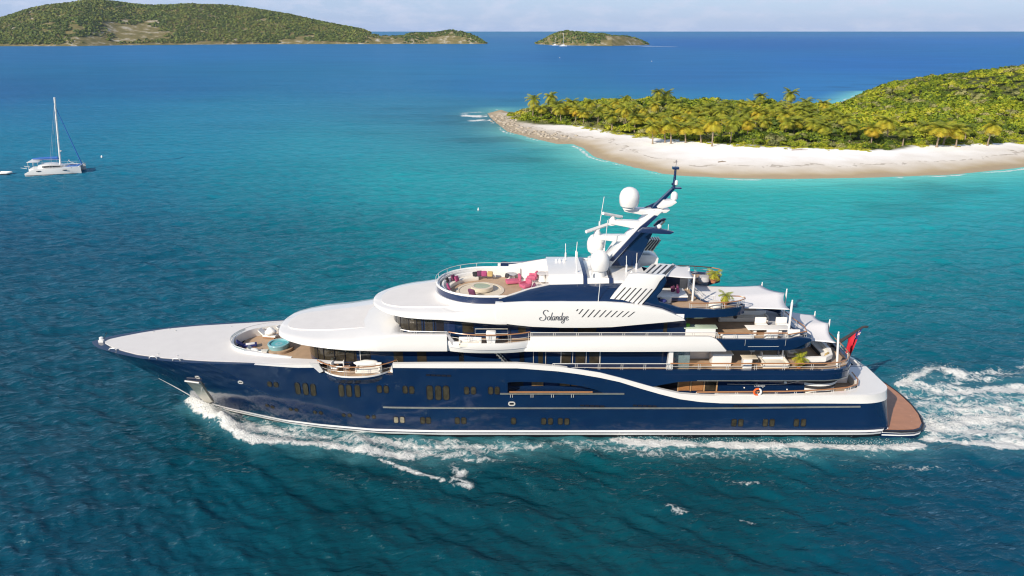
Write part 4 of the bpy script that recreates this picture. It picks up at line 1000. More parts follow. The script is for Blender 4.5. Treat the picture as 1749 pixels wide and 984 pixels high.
def hull_x(u, z):
    Xu = XB + (XS - XB) * u
    return Xu + (stem(z) - XB) * min(max(1 - (Xu - XB) / 38.0, 0), 1)
def build_hull():
    us = list(np.concatenate([np.linspace(0, .05, 14)[:-1], np.linspace(.05, .25, 26)[:-1], np.linspace(.25, .93, 60)[:-1], 1 - (np.linspace(.07 ** .5, 0, 14)) ** 2]))
    vs = list(np.linspace(0, 1, 26)); Z0 = -1.8
    near, far = [], []
    for u in us:
        zt = 7.5
        for _ in range(12): zt = interp(hull_x(u, zt), BAND_U)
        cn, cf = [], []
        for v in vs:
            z = Z0 + (zt - Z0) * v; x = hull_x(u, z); h = hb(x, z)
            cn.append((x, -h, z)); cf.append((x, h, z))
        near.append(cn); far.append(cf)
    mb = MB(); nv = len(vs)
    rings = []
    for cn, cf in zip(near, far):           # closed ring: near side upward, far side downward
        rings.append(cn + cf[::-1])
    mb.loft(rings, True, True)
    return mb.build('hull', M['navy'], yacht, angle=32)
hull = build_hull()
def cutter(rings): return MB().loft(rings, True, True).build('cutter', M['navy'], None, angle=0)
def plan_prism(tab, z0, z1, name='cutter', m=None, parent=None, n=60, xs=None, **kw):
    """closed slab from a plan outline given as (X, half breadth); z0, z1 numbers or functions of X"""
    xs = xs or list(np.linspace(tab[0][0], tab[-1][0], n)); fz0 = z0 if callable(z0) else (lambda x: z0); fz1 = z1 if callable(z1) else (lambda x: z1)
    rings = []
    for x in xs:
        h = max(interp(x, tab), 0.002); rings.append([(x, -h, fz0(x)), (x, h, fz0(x)), (x, h, fz1(x)), (x, -h, fz1(x))])
    return MB().loft(rings, True, True).build(name, m or M['navy'], parent, **kw)
WELL = [(-29.5, .05), (-29.42, .6), (-29.2, 1.3), (-28.8, 2.0), (-28.2, 2.65), (-27, 3.4), (-25, 4.05), (-22, 4.75), (-19.8, 5.2), (-17, 5.95), (-14, 6.35), (-8, 6.6), (13.4, 6.6)]
UP = 7.0; BR = 10.0; SUN = 13.0; MAIN = 3.9
WX = sorted(set([a for a, _ in WELL] + list(np.linspace(-29.5, 13.4, 50))))
def well_cutter(): return plan_prism(WELL, 6.9, 12.0, xs=WX, angle=0)
bal0, bal1 = P(545, 633, -6.6).x, P(671, 633, -6.6).x
c1 = well_cutter()
c2 = MB().box(((bal0 + bal1) / 2, -6.6, 9), (bal1 - bal0, 3.0, 4.2)).build('cutter', M['navy'], None, angle=0)      # open side at the fold-down balcony
aft_tab = [(11.0, 6.62), (27, 6.45), (31, 6.1), (33.5, 5.6), (34.8, 4.9), (35.3, 3.9), (35.45, 2.4)]
c3 = plan_prism(aft_tab, MAIN - .08, 9.0, xs=[11, 16, 22, 27, 31, 32.5, 33.5, 34.2, 34.8, 35.1, 35.3, 35.45], angle=0)
def side_opening(y0, y1):
    top = [(867, 653), (890, 652.2), (930, 653), (965, 655.5), (995, 660), (1018, 666), (1032, 671.6)]
    bot = [(1032, 674), (1000, 675.5), (867, 675.5)]
    pts = [P(a, b, -6.9) for a, b in top + bot]
    return [[(p.x, y0, p.z) for p in pts], [(p.x, y1, p.z) for p in pts]]
c4 = cutter(side_opening(-8, -5.3)); c5 = cutter(side_opening(5.3, 8))
c6 = MB().box((37.6, 3.9, 5.6), (4.3, 7.4, 7.6)).build('cutter', M['navy'], None, angle=0)      # stair well of the far quarter
boolean(hull, [c1, c2, c3, c4, c5, c6])
for c in (c1, c2, c3, c4, c5, c6): bpy.data.objects.remove(c)

def hull_run(x0, x1, zl, zu, out, n, name, m, parent=None, thick=None, sides=(-1,)):
    """proud strip lying on the hull's side between two heights"""
    for s in sides:
        mb = MB(); rings = []
        for x in np.linspace(x0, x1, n):
            a = zl(x) if callable(zl) else zl; b = zu(x) if callable(zu) else zu
            k = 5; outer = []
            for j in range(k):
                z = a + (b - a) * j / (k - 1); outer.append((x, s * (hb(x, z) + out), z))
            inner = [(x, s * (hb(x, b) - (thick or .05)), b), (x, s * (hb(x, a) - .05), a)]
            rings.append(outer + inner)
        mb.loft(rings, True, True).build(name, m, parent or yacht, angle=40)
# white sheer band sweeping down to the aft bulwark, in two lengths with the balcony gap, then round the stern
fz = lambda tab: (lambda x: interp(x, tab))
bandl, bandu = fz(BAND_L), (lambda x: interp(x, BAND_U) + .02)
hull_run(-25.3, bal0 - .05, bandl, bandu, .05, 20, 'sheer_band', M['white'], thick=.25, sides=(-1, 1))
def stern_wrap(zl, zu, x0, out, name, m, thick, side=-1, parent=None):
    rings = []
    path = [(x, -1) for x in np.linspace(x0, 34.6, 24)] + [(x, -1) for x in (38.0 - 3.4 * (1 - np.sin(np.linspace(0.05, math.pi / 2, 12)[::1])))]
    if side > 0: path = [p for p in path if p[0] < 35.3]
    for (x, s) in [(x, side * -s_) for x, s_ in path]:
        a, b = zl(x), zu(x); o = []
        xo = x + (out if x > 37.5 else out * max(0, (x - 34.6) / 3))
        for j in range(5):
            z = a + (b - a) * j / 4; o.append((xo, s * (hb(x, z) + out * (0.3 if x > 37.5 else 1)), z))
        xi = x - thick * max(0, (x - 34.0) / 4.0)
        o += [(xi, s * max(hb(x, b) - thick, .1), b), (xi, s * max(hb(x, a) - thick, .1), a)]
        rings.append(o)
    # carry it across the transom to the stair opening
    if side < 0: rings.append([(p[0], 0.15, p[2]) for p in rings[-1]])
    return MB().loft(rings, True, True).build(name, m, parent or yacht, angle=40)
stern_wrap(bandl, bandu, bal1 + .05, .06, 'aft_sheer_band', M['white'], .32, -1); stern_wrap(bandl, bandu, bal1 + .05, .06, 'aft_sheer_band', M['white'], .32, 1)
# broad white cap between the well of the after deck and the hull's edge
cap = []
ins = [(x, -h) for x, h in aft_tab if x > 20]; ins = [(20.0, -6.53)] + ins + [(35.5, 0.0)]
for (x, y) in ins:
    xo = x + 2.5 * max(0, (x - 31) / 4.5) ** 1.4; zt = interp(min(xo, 38), BAND_U) + .03
    yo = (hb(min(xo, 37.9), zt) - .02) * (1 if y > 0 else -1) if abs(y) > 3.0 else y * 1.35
    if abs(y) <= 3.0: xo = 38.0
    cap.append([(x, y, zt + .02), (xo, yo, zt), (xo, yo, zt - .08), (x, y, zt - .08)])
MB().loft(cap, True, True).build('stern_cap', M['white'], yacht, angle=40)
# waterline stripes and boot top
for (a, b, nm, m, o_) in ((.63, .85, 'upper_stripe', 'stripewhite', .035), (.25, .46, 'lower_stripe', 'stripewhite', .035), (-1.0, .24, 'boot_top', 'black', .02)):
    xs0 = stem((a + b) / 2) + .25
    hull_run(xs0, 37.9, a, b, o_, 90, nm, M[m], sides=(-1, 1))
hull_run(P(655, 697, -6.5).x, P(1469, 701, -6.7).x, 3.28, 3.42, .09, 60, 'rub_rail', M['steelmatt'])
hull_run(P(854, 673, -6.9).x, P(1066, 673, -6.9).x, 4.88, 5.0, .10, 20, 'opening_sill', M['steelmatt'])
# swim platform
SP = [(37.2, 6.6), (39, 6.72), (40.4, 6.65), (41.2, 6.3), (41.9, 5.4), (42.5, 3.6), (42.8, 1.6), (42.9, .3)]
sx = list(np.linspace(37.2, 41, 8)) + [41.2, 41.5, 41.9, 42.2, 42.5, 42.7, 42.8, 42.9]
sp = plan_prism(SP, -.3, .66, 'swim_platform', M['navy'], yacht, xs=sx)
plan_prism([(a, b - .22) for a, b in SP[:-1]], .64, .70, 'platform_deck', M['teakdark'], sp, xs=[x for x in sx if x <= 42.8])
for (a, b, nm) in ((.40, .54, 'upper_stripe'), (.10, .22, 'lower_stripe')):
    plan_prism([(x + .03, h + .03) for x, h in SP], a, b, nm, M['stripewhite'], sp, xs=[x + .03 for x in sx])
q = MB(); q.tube([(x + .05, -(h + .05), .62) for x, h in SP] + [(x + .05, h + .05, .62) for x, h in SP[::-1]], .13, 6); q.build('platform_fender', M['black'], sp)
# foredeck
fd = plan_prism([(-43.1, .05), (-42.8, .55), (-42.0, 1.2), (-40.2, 2.35), (-38, 3.4), (-35, 4.2), (-31, 4.85), (-27, 5.35), (-24, 5.75), (-22, 6.0), (-16.5, 6.25)], lambda x: interp(x, BAND_U) - .1, lambda x: interp(x, BAND_U) + interp(x, [(-44, .06), (-30, .06), (-22, .03)]), 'foredeck', M['deckwhite'], yacht,
                xs=[-43.1, -43.0, -42.8, -42.5] + list(np.linspace(-42.0, -16.5, 34)))
c1 = well_cutter(); boolean(fd, [c1]); bpy.data.objects.remove(c1)
plan_prism([(a, b - .02) for a, b in WELL[2:]] + [(16, 6.5)], UP - .06, UP, 'upper_deck_floor', M['teak'], yacht, xs=[x for x in WX if x > -29.2] + [16.0])
well_path = [(x, -h) for x, h in WELL if x < -20.5][::-1] + [(x, h) for x, h in WELL if x < -20.5]
wz = lambda x: interp(x, BAND_U) + interp(x, [(-29.5, .40), (-26, .34), (-22, .12), (-20, .05)])
strip([(x, y, UP, wz(x)) for x, y in well_path], -.22).build('well_coaming', M['white'], yacht)
rl = MB(); rl.tube([(x * 1.003, y * 1.02, wz(x) + .25) for x, y in well_path if x < -23], .035, 6)
for x, y in well_path[3:-3:2]: rl.tube([(x, y, wz(x)), (x, y, wz(x) + .25)], .025, 5)
rl.build('well_rail', M['steel'], yacht)
sc_ = strip([(x * 1.002, y * 1.01, wz(x) + .01, wz(x) + .22) for x, y in well_path if x < -26.5 and y < 2.2], .02); sc_.build('wind_screen', M['glassclear'], yacht)
bl = MB(); bl.lathe((-43.5, .1, 7.5), [(.10, 0), (.10, .12), (.2, .2), (.22, .42), (.08, .5)], 12); bl.box((-43.4, -.15, 7.62), (.5, .3, .25)); bl.build('bow_light', M['white'], yacht)
bs = MB(); bs.tube([(-43.4, .1, 7.5), (-42.9, .3, 8.4)], .03, 5); bs.build('jack_staff', M['charcoal'], yacht)
for k, (px, py) in enumerate(((262, 567), (289, 562), (300, 565), (395, 558), (270, 605), (303, 608))):
    p = G(px, py, 7.56); b_ = MB(); b_.lathe((p.x, p.y, 7.55), [(.10, 0), (.10, .05), (.06, .06)], 10); b_.build('deck_fitting', M['steel'], yacht)
for k, (px, py) in enumerate(((191, 598), (260, 612), (300, 616))):
    p = P(px, py, -2.4 if k == 0 else -4.4 if k == 1 else -4.9); b_ = MB()
    b_.tube([(p.x - .35, p.y + .1, 7.55), (p.x - .2, p.y + .1, 7.75), (p.x + .3, p.y + .05, 7.75), (p.x + .45, p.y + .05, 7.55)], .06, 6); b_.build('fairlead', M['steel'], yacht)
# bright tube modelled as the highlight along the stem, and anchor pocket
sg = MB(); sg.tube([(stem(z) - .03, 0, z) for z in (3.2, 2.4, 1.6, .9, .3)], .04, 6); sg.build('stem_highlight', M['steel'], yacht)
ap = []
for (px, py) in ((316.5, 650.5), (341, 653.5), (346, 661), (363, 687), (352, 689), (343, 681)):
    y = -1.5
    for _ in range(8): q = P(px, py, y); y = -(hb(q.x, q.z) + .20)
    ap.append(P(px, py, y))
anc = MB(); anc.prism(ap, (.1, .25, 0)); anc.build('anchor_plate', M['steelmatt'], yacht)
lip = MB(); lip.tube([ap[0] + Vector((0, -.05, 0)), ap[1] + Vector((0, -.08, 0))], .10, 6); lip.tube([ap[5] + Vector((0, -.03, .3)), ap[2] + Vector((0, -.08, 0))], .05, 6)
lip.build('anchor', M['steel'], yacht)

# ---- things let into the hull side
def on_hull(px, py):
    y = -6.8
    for _ in range(10): q = P(px, py, y); y = -hb(q.x, q.z)
    q = P(px, py, y); e = .2
    t = Vector((2 * e, -(hb(q.x + e, q.z) - hb(q.x - e, q.z)), 0)).normalized(); up = Vector((0, -(hb(q.x, q.z + e) - hb(q.x, q.z - e)), 2 * e)).normalized()
    return q, t, up, up.cross(t).normalized() * (-1 if up.cross(t).y > 0 else 1)
def pill(w, h, r, n=5):
    r = min(r, w / 2 * .999, h / 2 * .999); out = []
    for (sx_, sz_, a0) in ((1, 1, 0), (-1, 1, 90), (-1, -1, 180), (1, -1, 270)):
        for k in range(n + 1):
            a = R(a0 + 90 * k / n); out.append((sx_ * (w / 2 - r) + r * math.cos(a), sz_ * (h / 2 - r) + r * math.sin(a)))
    return out
_pm = {}
def port(px, py, w, h, r, gm, name='porthole', fm='black', ring=.045):
    key = (w, h, r, gm, fm)
    if key not in _pm:
        o_ = [(a, -.02, b) for a, b in pill(w + 2 * ring, h + 2 * ring, r + ring)]; i_ = [(a, -.02, b) for a, b in pill(w, h, r)]
        fr = MB(); fr.loft([[(a, .03, b) for a, _, b in o_], o_, i_, [(a, .03, b) for a, _, b in i_]], True, False)
        fo = fr.build(name, M[fm]); gl = MB(); gl.loft([[(a, .012, b) for a, b in pill(w, h, r)], [(a, .0, b) for a, b in pill(w, h, r)]], True, True); go = gl.build('glass', M[gm])
        me1, me2 = fo.data, go.data; bpy.data.objects.remove(fo); bpy.data.objects.remove(go); _pm[key] = (me1, me2)
    q, t, up, nr = on_hull(px, py)
    a = bpy.data.objects.new(name, _pm[key][0]); b = bpy.data.objects.new('glass', _pm[key][1]); COL.objects.link(a); COL.objects.link(b)
    a.parent = yacht; b.parent = a
    up2 = nr.cross(t).normalized();
    if up2.z < 0: up2 = -up2
    Mx = Matrix((t, -nr, up2)).transposed().to_4x4(); Mx.translation = q + nr * .025
    a.matrix_local = Mx
    return a
M['portglass'] = mat('porthole_glass', (0.040, 0.037, 0.025), 0.15, coat=0.0, spec=0.3, var=0.62, scale=2.2)  # brighter greenish-brown reflections painted in as colour variation
M['warmpane'] = mat('pane_painted_as_warm_interior', (0.21, 0.125, 0.06), 0.2, var=0.7, scale=2.0)  # lighter, warm interior painted as pane colour; no room behind it
M['portwarm'] = mat('curtained_porthole_glass', (0.24, 0.22, 0.16), 0.15, coat=0.0, var=0.6, scale=2.5)
for px, py in ((460.5, 656), (471.5, 657)): port(px, py, .42, .55, .18, 'portglass')
for px, py in ((508.5, 663.5), (522, 664.5), (535, 666), (583, 667), (596, 667.5), (610.5, 668)): port(px, py, .48, 1.30, .22, 'portglass')
for px, py in ((648, 664.5), (659.5, 665), (692, 665.5), (703, 666), (797, 667), (808.5, 667), (838, 667), (849, 667)): port(px, py, .44, .78, .18, 'portglass')
for px, py in ((734, 670.5), (748.5, 671), (762, 671)): port(px, py, .56, 1.52, .24, 'portglass')
for px, py in ((456.5, 692.5), (465.5, 695), (496.5, 699), (506, 700), (538, 704), (548, 705), (587, 709), (597, 709.5), (628, 712), (638.5, 712)): port(px, py, .34, .36, .17, 'portglass')
for px, py in ((676.5, 717), (687, 717)): port(px, py, .42, .68, .14, 'portwarm')
for px, py in ((722, 718), (731.5, 718), (781, 718.5), (792, 718.5), (877, 719), (928.5, 719.5), (940, 719.5), (957, 719.5), (968, 720)): port(px, py, .44, .68, .16, 'portglass')
for px, py in ((1253.5, 722), (1265, 722), (1307, 722), (1318.5, 722), (1360, 722), (1372, 722)): port(px, py, .44, .74, .1, 'portglass')
for px, py in ((337.5, 644.5), (411, 653)): port(px, py, .36, .16, .08, 'glass', 'mooring_port', 'steel', .11)
port(874, 689.5, .46, .22, .11, 'glass', 'mooring_port', 'steel', .13)
for px, py in ((1444, 686), (1496, 679)): port(px, py, .34, .16, .08, 'glass', 'mooring_port', 'steel', .10)
for (x0, x1, py, n) in ((727, 771, 640.5, 5), (990, 1033, 692.5, 5), (1080, 1122, 692.5, 5), (1252, 1296, 693.5, 5), (1334, 1378, 694, 5)):
    for k in range(n):
        port(x0 + (x1 - x0) * (k + .5) / n, py + .3 * k, (x1 - x0) / n / 17.2 * .80, .19, .02, 'black', 'vent_slot', 'navy', .01)
# inside of the side opening
a, b = P(868, 664, -5.45), P(1022, 664, -5.45)
w_ = MB(); w_.box(((a.x + b.x) / 2, -5.42, 5.5), (b.x - a.x + 1.5, .06, 1.7)); iw = w_.build('recess_wall', M['navy'], yacht)
for (p0, p1, mm) in ((872, 894, 'black'), (908, 928, 'warmpane'), (931, 952, 'navy_matt'), (956, 973, 'warmpane'), (976, 1002, 'wood')):  # black panel paints the opening's dark interior; the rest are wall, wood and panes
    A, B_ = P(p0, 660, -5.5).x, P(p1, 660, -5.5).x; q = MB(); q.box(((A + B_) / 2, -5.48, 5.62), (B_ - A, .05, 1.1)); q.build('recess_panel', M[mm], iw)
hr = MB(); hr.tube([(P(870, 671, -6.95).x, -6.93, 5.12), (P(1012, 671, -6.95).x, -6.93, 5.12)], .085, 6); hr.build('recess_handrail', M['wood'], yacht)
for px in (872, 875.5, 907, 910.5, 942, 945.5, 976, 979.5):
    p = P(px, 676, -6.95); q = MB(); q.tube([(p.x, -6.98, 4.55), (p.x, -6.98, 4.95)], .03, 5); q.build('rail_post', M['steel'], yacht)

# ---- fold-down balcony of the upper deck
def arc_plan(x0, x1, y0, bulge, n=16, p=2.6):
    out = []
    for k in range(n + 1):
        u = -1 + 2 * k / n; out.append((x0 + (x1 - x0) * (u + 1) / 2, y0 - bulge * (1 - abs(u) ** p)))
    return out
bp_ = arc_plan(bal0 + .15, bal1 - .15, -5.95, 1.6)
bal = MB(); bal.loft([[(x, y, UP - .05) for x, y in bp_], [(x, y, UP - .28) for x, y in bp_], [(x, -6.0 + (y + 6.0) * .70, UP - .75) for x, y in bp_], [(x, -5.9 + (y + 5.9) * .3, UP - 1.35) for x, y in bp_]], True, True)
balo = bal.build('balcony', M['navy'], yacht)
q = MB(); q.prism([(x, y + .08, UP - .04) for x, y in bp_] + [(bal1 - .15, -4.6, UP - .04), (bal0 + .15, -4.6, UP - .04)], (0, 0, .05)); q.build('balcony_floor', M['teak'], balo)
strip([(x, y + .02, UP - .22, UP + .10) for x, y in bp_], .05).build('balcony_edge', M['white'], balo)
def railing(path, z, h, name='railing', wood=True, posts=9, mids=(0.5,), r=.035, parent=None, zf=None):
    """steel posts and mid rails with a wooden or steel handrail; path (x, y)"""
    pts = [Vector((x, y, 0)) for x, y in path]; d = [0]
    for i in range(1, len(pts)): d.append(d[-1] + (pts[i] - pts[i - 1]).length)
    zz = zf or (lambda x: z)
    mb = MB()
    for k in range(posts):
        s = d[-1] * (k + .03) / (posts - 1 + .06); x = np.interp(s, d, [p.x for p in pts]); y = np.interp(s, d, [p.y for p in pts])
        for e in (-.09, .09): mb.tube([(x + e, y, zz(x)), (x + e, y, zz(x) + h)], r * .62, 5)
    for m_ in mids: mb.tube([(p.x, p.y, zz(p.x) + h * m_) for p in pts], r * .55, 5)
    o = mb.build(name, M['steel'], parent or yacht)
    t = MB(); t.tube([(p.x, p.y, zz(p.x) + h) for p in pts], r * (1.7 if wood else 1.15), 6); t.build('handrail', M['wood' if wood else 'steel'], o)
    return o
M['railwood'] = mat('pale_varnished_rail', (0.50, 0.30, 0.15), 0.3, coat=0.4, var=0.08)
railing([(x, y + .1) for x, y in arc_plan(bal0 - .3, bal1 + .3, -5.95, 1.62)], UP + .06, 1.0, 'balcony_rail', True, 6)
for s, x in ((-1, bal0), (1, bal1)):
    q = MB(); q.prism([(x, -6.55, UP), (x + s * .9, -6.75, 8.15), (x, -6.6, 8.0), (x - s * .35, -6.4, UP + .1)], (0, .18, 0)); q.build('balcony_wing', M['white'], balo)

# ---- deckhouses
def house(name, x0, x1, w, z0, z1, nose, m='navy', parent=None, rnd=1.6):
    """plan outline with an elliptical front; returns the wall path of the near side from front centre to aft"""
    path = []
    for k in range(13):
        a = math.pi / 2 * k / 12; path.append((x0 + nose * (1 - math.cos(a)) , -w * math.sin(a) ** .9))
    path += [(x, -w) for x in np.linspace(x0 + nose, x1, 10)[1:]]
    ring = path + [(x, -y) for x, y in path[::-1] if abs(y) > 1e-6]
    mb = MB(); mb.loft([[(x, y, z0) for x, y in ring], [(x, y, z1) for x, y in ring]], True, True)
    return mb.build(name, M[m], parent or yacht), path
def pane(path, xa, xb, z0, z1, m, parent, name='window', out=.03, label=None):
    pts = []
    fine = []
    for i in range(len(path) - 1):
        for k in range(8): u = k / 8; fine.append((path[i][0] * (1 - u) + path[i + 1][0] * u, path[i][1] * (1 - u) + path[i + 1][1] * u))
    fine.append(path[-1])
    sel = [p for p in fine if xa <= p[0] <= xb]
    if not sel: return None
    sel = [s for i, s in enumerate(sel)]
    o = []
    for i, p in enumerate(sel):
        a_, b_ = sel[max(i - 1, 0)], sel[min(i + 1, len(sel) - 1)]; d = Vector((b_[0] - a_[0], b_[1] - a_[1], 0)).normalized(); nr = Vector((d.y, -d.x, 0))
        o.append((p[0] + nr.x * out, p[1] + nr.y * out, z0, z1))
    return strip(o, .06).build(name, M[m], parent, label=label)
upx0 = P(528, 615, -2.0).x
uph, upp = house('upper_deck_house', upx0, P(1142, 610, -5.2).x, 5.2, UP, 9.5, 3.4)
def xs_at(px, y=-5.2, py=612): return P(px, py, y).x
lim = lambda px: max(xs_at(px), upx0)
q = MB(); pane(upp, -99, xs_at(616), 7.62, 9.2, 'glassbrown', uph)
for px in (541, 553, 572, 590, 606):
    x = xs_at(px); y = -interp(x, [(a, -b) for a, b in upp]); q.tube([(x, y - .06, 7.6), (x, y - .06, 9.25)], .05, 5)
q.build('mullions', M['black'], uph)
for (a, b, mm) in ((617, 636, 'glass'), (668, 690, 'glassbrown'), (712, 734, 'glassbrown'), (780, 797, 'glass'), (880, 898, 'glass'), (912, 931, 'glassbrown'), (959, 977, 'glassbrown'), (979, 1000, 'glassbrown'), (1002, 1024, 'glassbrown'), (1127, 1137, 'glassbrown')):
    pane(upp, xs_at(a), xs_at(b), 7.35, 9.3, mm, uph)
for (px, w) in ((616, .08), (958, .07), (978, .06), (1001, .06), (1024.5, .1), (911, .05), (932, .05)):
    x = xs_at(px); q = MB(); q.box((x, -5.26, 8.35), (w, .08, 1.95)); q.build('window_frame', M['steel'], uph)
# side stair to the bridge deck
st = MB()
for k in range(9):
    st.box((P(842, 610, -6).x + k * .24, -6.0, 9.3 - k * .26), (.28, .8, .05))
for y in (-5.6, -6.4): st.tube([(P(842, 610, -6).x, y, 9.4), (P(842, 610, -6).x + 2.0, y, 7.1)], .05, 5)
st.build('side_stair', M['steelmatt'], yacht)
# ---- roof 1: the bridge deck overhang, a long leaf with a rounded nose
def leaf(name, hbt, lip0, lip1, ridge, m, xs, inset=.35, tum=.12, parent=None):
    """hbt half breadth; lip0 lower lip height, lip1 upper lip height, ridge: (half breadth ratio, height)"""
    rings = []
    for x in xs:
        h = max(interp(x, hbt), .01); a, b = interp(x, lip0), interp(x, lip1); rr, rz = interp(x, ridge[0]), interp(x, ridge[1]); dip = interp(x, ridge[2]) if len(ridge) > 2 else 0
        k = min(1, h / 1.5); rz = b + (rz - b) * k
        t = tum * k
        half = [(h * .80, a + .02), (h - .25 * k, a), (h - .02, a + .10), (h, a + .16), (h - t * .5, (a + b) / 2), (h - t, b - .06), (h - t - .10 * k, b), (h * .5 + h * rr * .5, b * .35 + rz * .65), (h * rr, rz - .03), (h * rr * .82, rz + .015 + dip), (h * .25, rz + .03 + dip)]
        rings.append([(x, -y, z) for y, z in half] + [(x, y, z) for y, z in half[::-1]])
    return MB().loft(rings, True, True).build(name, m, parent or yacht, angle=50)
r1x = [-24.1, -24.05, -23.9, -23.6, -23.2, -22.8, -22.2, -21.5, -20.6] + list(np.linspace(-19.8, -6.9, 22)) + [P(763, 572, -6.7).x]
roof1 = leaf('bridge_deck_overhang', [(-24.1, .05), (-24.05, 1.0), (-23.9, 2.0), (-23.6, 3.0), (-23.2, 3.6), (-22.4, 4.35), (-20.6, 5.4), (-18.7, 6.0), (-16, 6.6), (-13, 6.8), (0, 6.8)],
             [(-24.1, 9.45), (-22, 9.38), (-18, 9.32), (0, 9.30)],
             [(-24.1, 9.66), (-22, 9.74), (-18, 9.80), (-16, 9.95), (-14.5, 10.2), (-13, 10.62), (-12, 10.9), (-10.5, 11.05), (0, 11.05)],
             ([(-24.1, .5), (-18, .52), (-15, .58), (-13, .70), (-12, .80), (-10, .86), (0, .88)], [(-24.1, 9.72), (-22, 9.86), (-18.5, 10.04), (-15, 10.45), (-13, 10.78), (-12, 10.97), (-10.5, 11.06), (0, 11.06)], [(-24.1, 0), (-10.9, 0), (-10.5, -1.0), (0, -1.02)]), M['white'], r1x)
plan_prism([(-23.3, .3), (-23.2, 1.1), (-22.8, 1.8), (-22, 2.3), (-20, 2.75), (-14, 3.4), (-9.6, 3.6)], lambda x: 9.6, lambda x: interp(x, [(-24.1, 9.78), (-22, 9.93), (-18.5, 10.11), (-15, 10.48), (-13, 10.68), (-9.6, 10.72)]), 'overhang_pad', M['deckwhite'], roof1, xs=[-23.3, -23.25, -23.1, -22.8, -22.4] + list(np.linspace(-21.8, -9.6, 14)), angle=30)
# bridge deck floor and its white side band
BW0, BW1 = P(768, 580, -6.7).x, P(900, 585, -6.7).x
plan_prism([(-9.5, 6.4), (20, 6.4), (27.0, 6.1), (28.6, 5.2), (29.0, 4.4)], 9.5, BR - .05, 'bridge_deck_floor', M['white'], yacht, xs=[-9.5, 0, 10, 20, 27, 28, 28.6, 29])
plan_prism([(-9.3, 6.35), (20, 6.35), (26.8, 6.0), (28.4, 5.1), (28.9, 4.3)], BR - .048, BR, 'bridge_deck_teak', M['teak'], yacht, xs=[-9.3, 0, 10, 20, 26.8, 27.8, 28.4, 28.9])
def side_plate(pts_px, y, thick, name, m, parent=None, both=True, **kw):
    for s in ((-1, 1) if both else (-1,)):
        mb = MB(); pts = [P(a, b, -y) for a, b in pts_px]
        mb.prism([(p.x, s * y, p.z) for p in pts], (0, -s * thick, 0))
        mb.build(name, m, parent or yacht, bevel=.025, angle=40, **kw)
side_plate([(896, 600.7), (901, 592), (905, 583), (906, 576), (1060, 575.3), (1210, 575.6), (1217, 576.6), (1224, 580), (1231, 587), (1241, 599.3), (1240, 600.6), (1060, 601.2)], 6.8, .35, 'bridge_deck_band', M['white'])
# bulging wing platform
wp = arc_plan(BW0 - .3, BW1 + .5, -6.5, .85, 20, 2.4)
mb = MB(); mb.loft([[(x, y, 10.42) for x, y in wp] + [(x, y + .25, 10.42) for x, y in wp[::-1]], [(x, y - .03, 10.1) for x, y in wp] + [(x, y + .25, 10.1) for x, y in wp[::-1]],
                    [(x, -6.3 + (y + 6.3) * .93, 9.75) for x, y in wp] + [(x, y + .4, 9.75) for x, y in wp[::-1]], [(x, -6.2 + (y + 6.2) * .7, 9.32) for x, y in wp] + [(x, -5.9, 9.32) for x, y in wp[::-1]]], True, True)
wing = mb.build('bridge_wing', M['white'], yacht)
q = MB(); q.prism([(x, y + .2, BR - .02) for x, y in wp] + [(BW1 + .5, -6.2, BR - .02), (BW0 - .3, -6.2, BR - .02)], (0, 0, .035)); q.build('wing_floor', M['teak'], wing)
strip([(x, y - .02, 9.80, 9.84) for x, y in wp], .05).build('wing_trim', M['greypad'], wing)
railing([(x, y + .1) for x, y in arc_plan(BW0 - .1, BW1 + .3, -6.55, .78, 20, 2.4)], 10.35, .95, 'wing_rail', True, 5)
q = MB(); q.prism([(BW0 - .25, -6.75, 11.05), (BW0 + .05, -6.75, 11.05), (BW0 + .7, -6.8, 10.1), (BW0 + .2, -6.8, 10.1)], (0, .25, 0)); q.build('wing_step', M['greypad'], wing)
# bridge deckhouse
bx0 = P(668, 548, -2.5).x
brh, brp = house('bridge_deck_house', bx0, P(1172, 558, -5).x, 4.9, BR, 12.45, 3.0)
xb = lambda px: P(px, 556, -4.9).x
pane(brp, -99, xb(722), 10.75, 12.2, 'glassbrown', brh)
for (a, b, mm) in ((724, 741, 'glassbrown'), (744, 758, 'black'), (762, 780, 'navy_matt'), (784, 812, 'glassbrown'), (879, 901, 'glassbrown'), (955, 985, 'black'), (985, 1022, 'glassbrown'), (1128, 1146, 'glassbrown')):
    pane(brp, xb(a), xb(b), 10.6, 12.2, mm, brh)
q = MB()
for px in (672, 682, 698, 712, 723, 742): 
    x = xb(px); y = -interp(x, [(a, -b) for a, b in brp]); q.tube([(x, y - .05, 10.7), (x, y - .05, 12.25)], .045, 5)
q.build('mullions', M['black'], brh)
railing([(P(684, 562, -6).x, -5.9), (P(700, 564, -6.4).x, -6.35), (P(764, 569, -6.55).x, -6.5)], 11.05, .28, 'forward_rail', False, 4, mids=())
railing([(P(906, 570, -6.6).x, -6.62), (P(1225, 570, -6.6).x, -6.62)], 10.93, .36, 'bridge_side_rail', False, 9, mids=(.35,), r=.04)
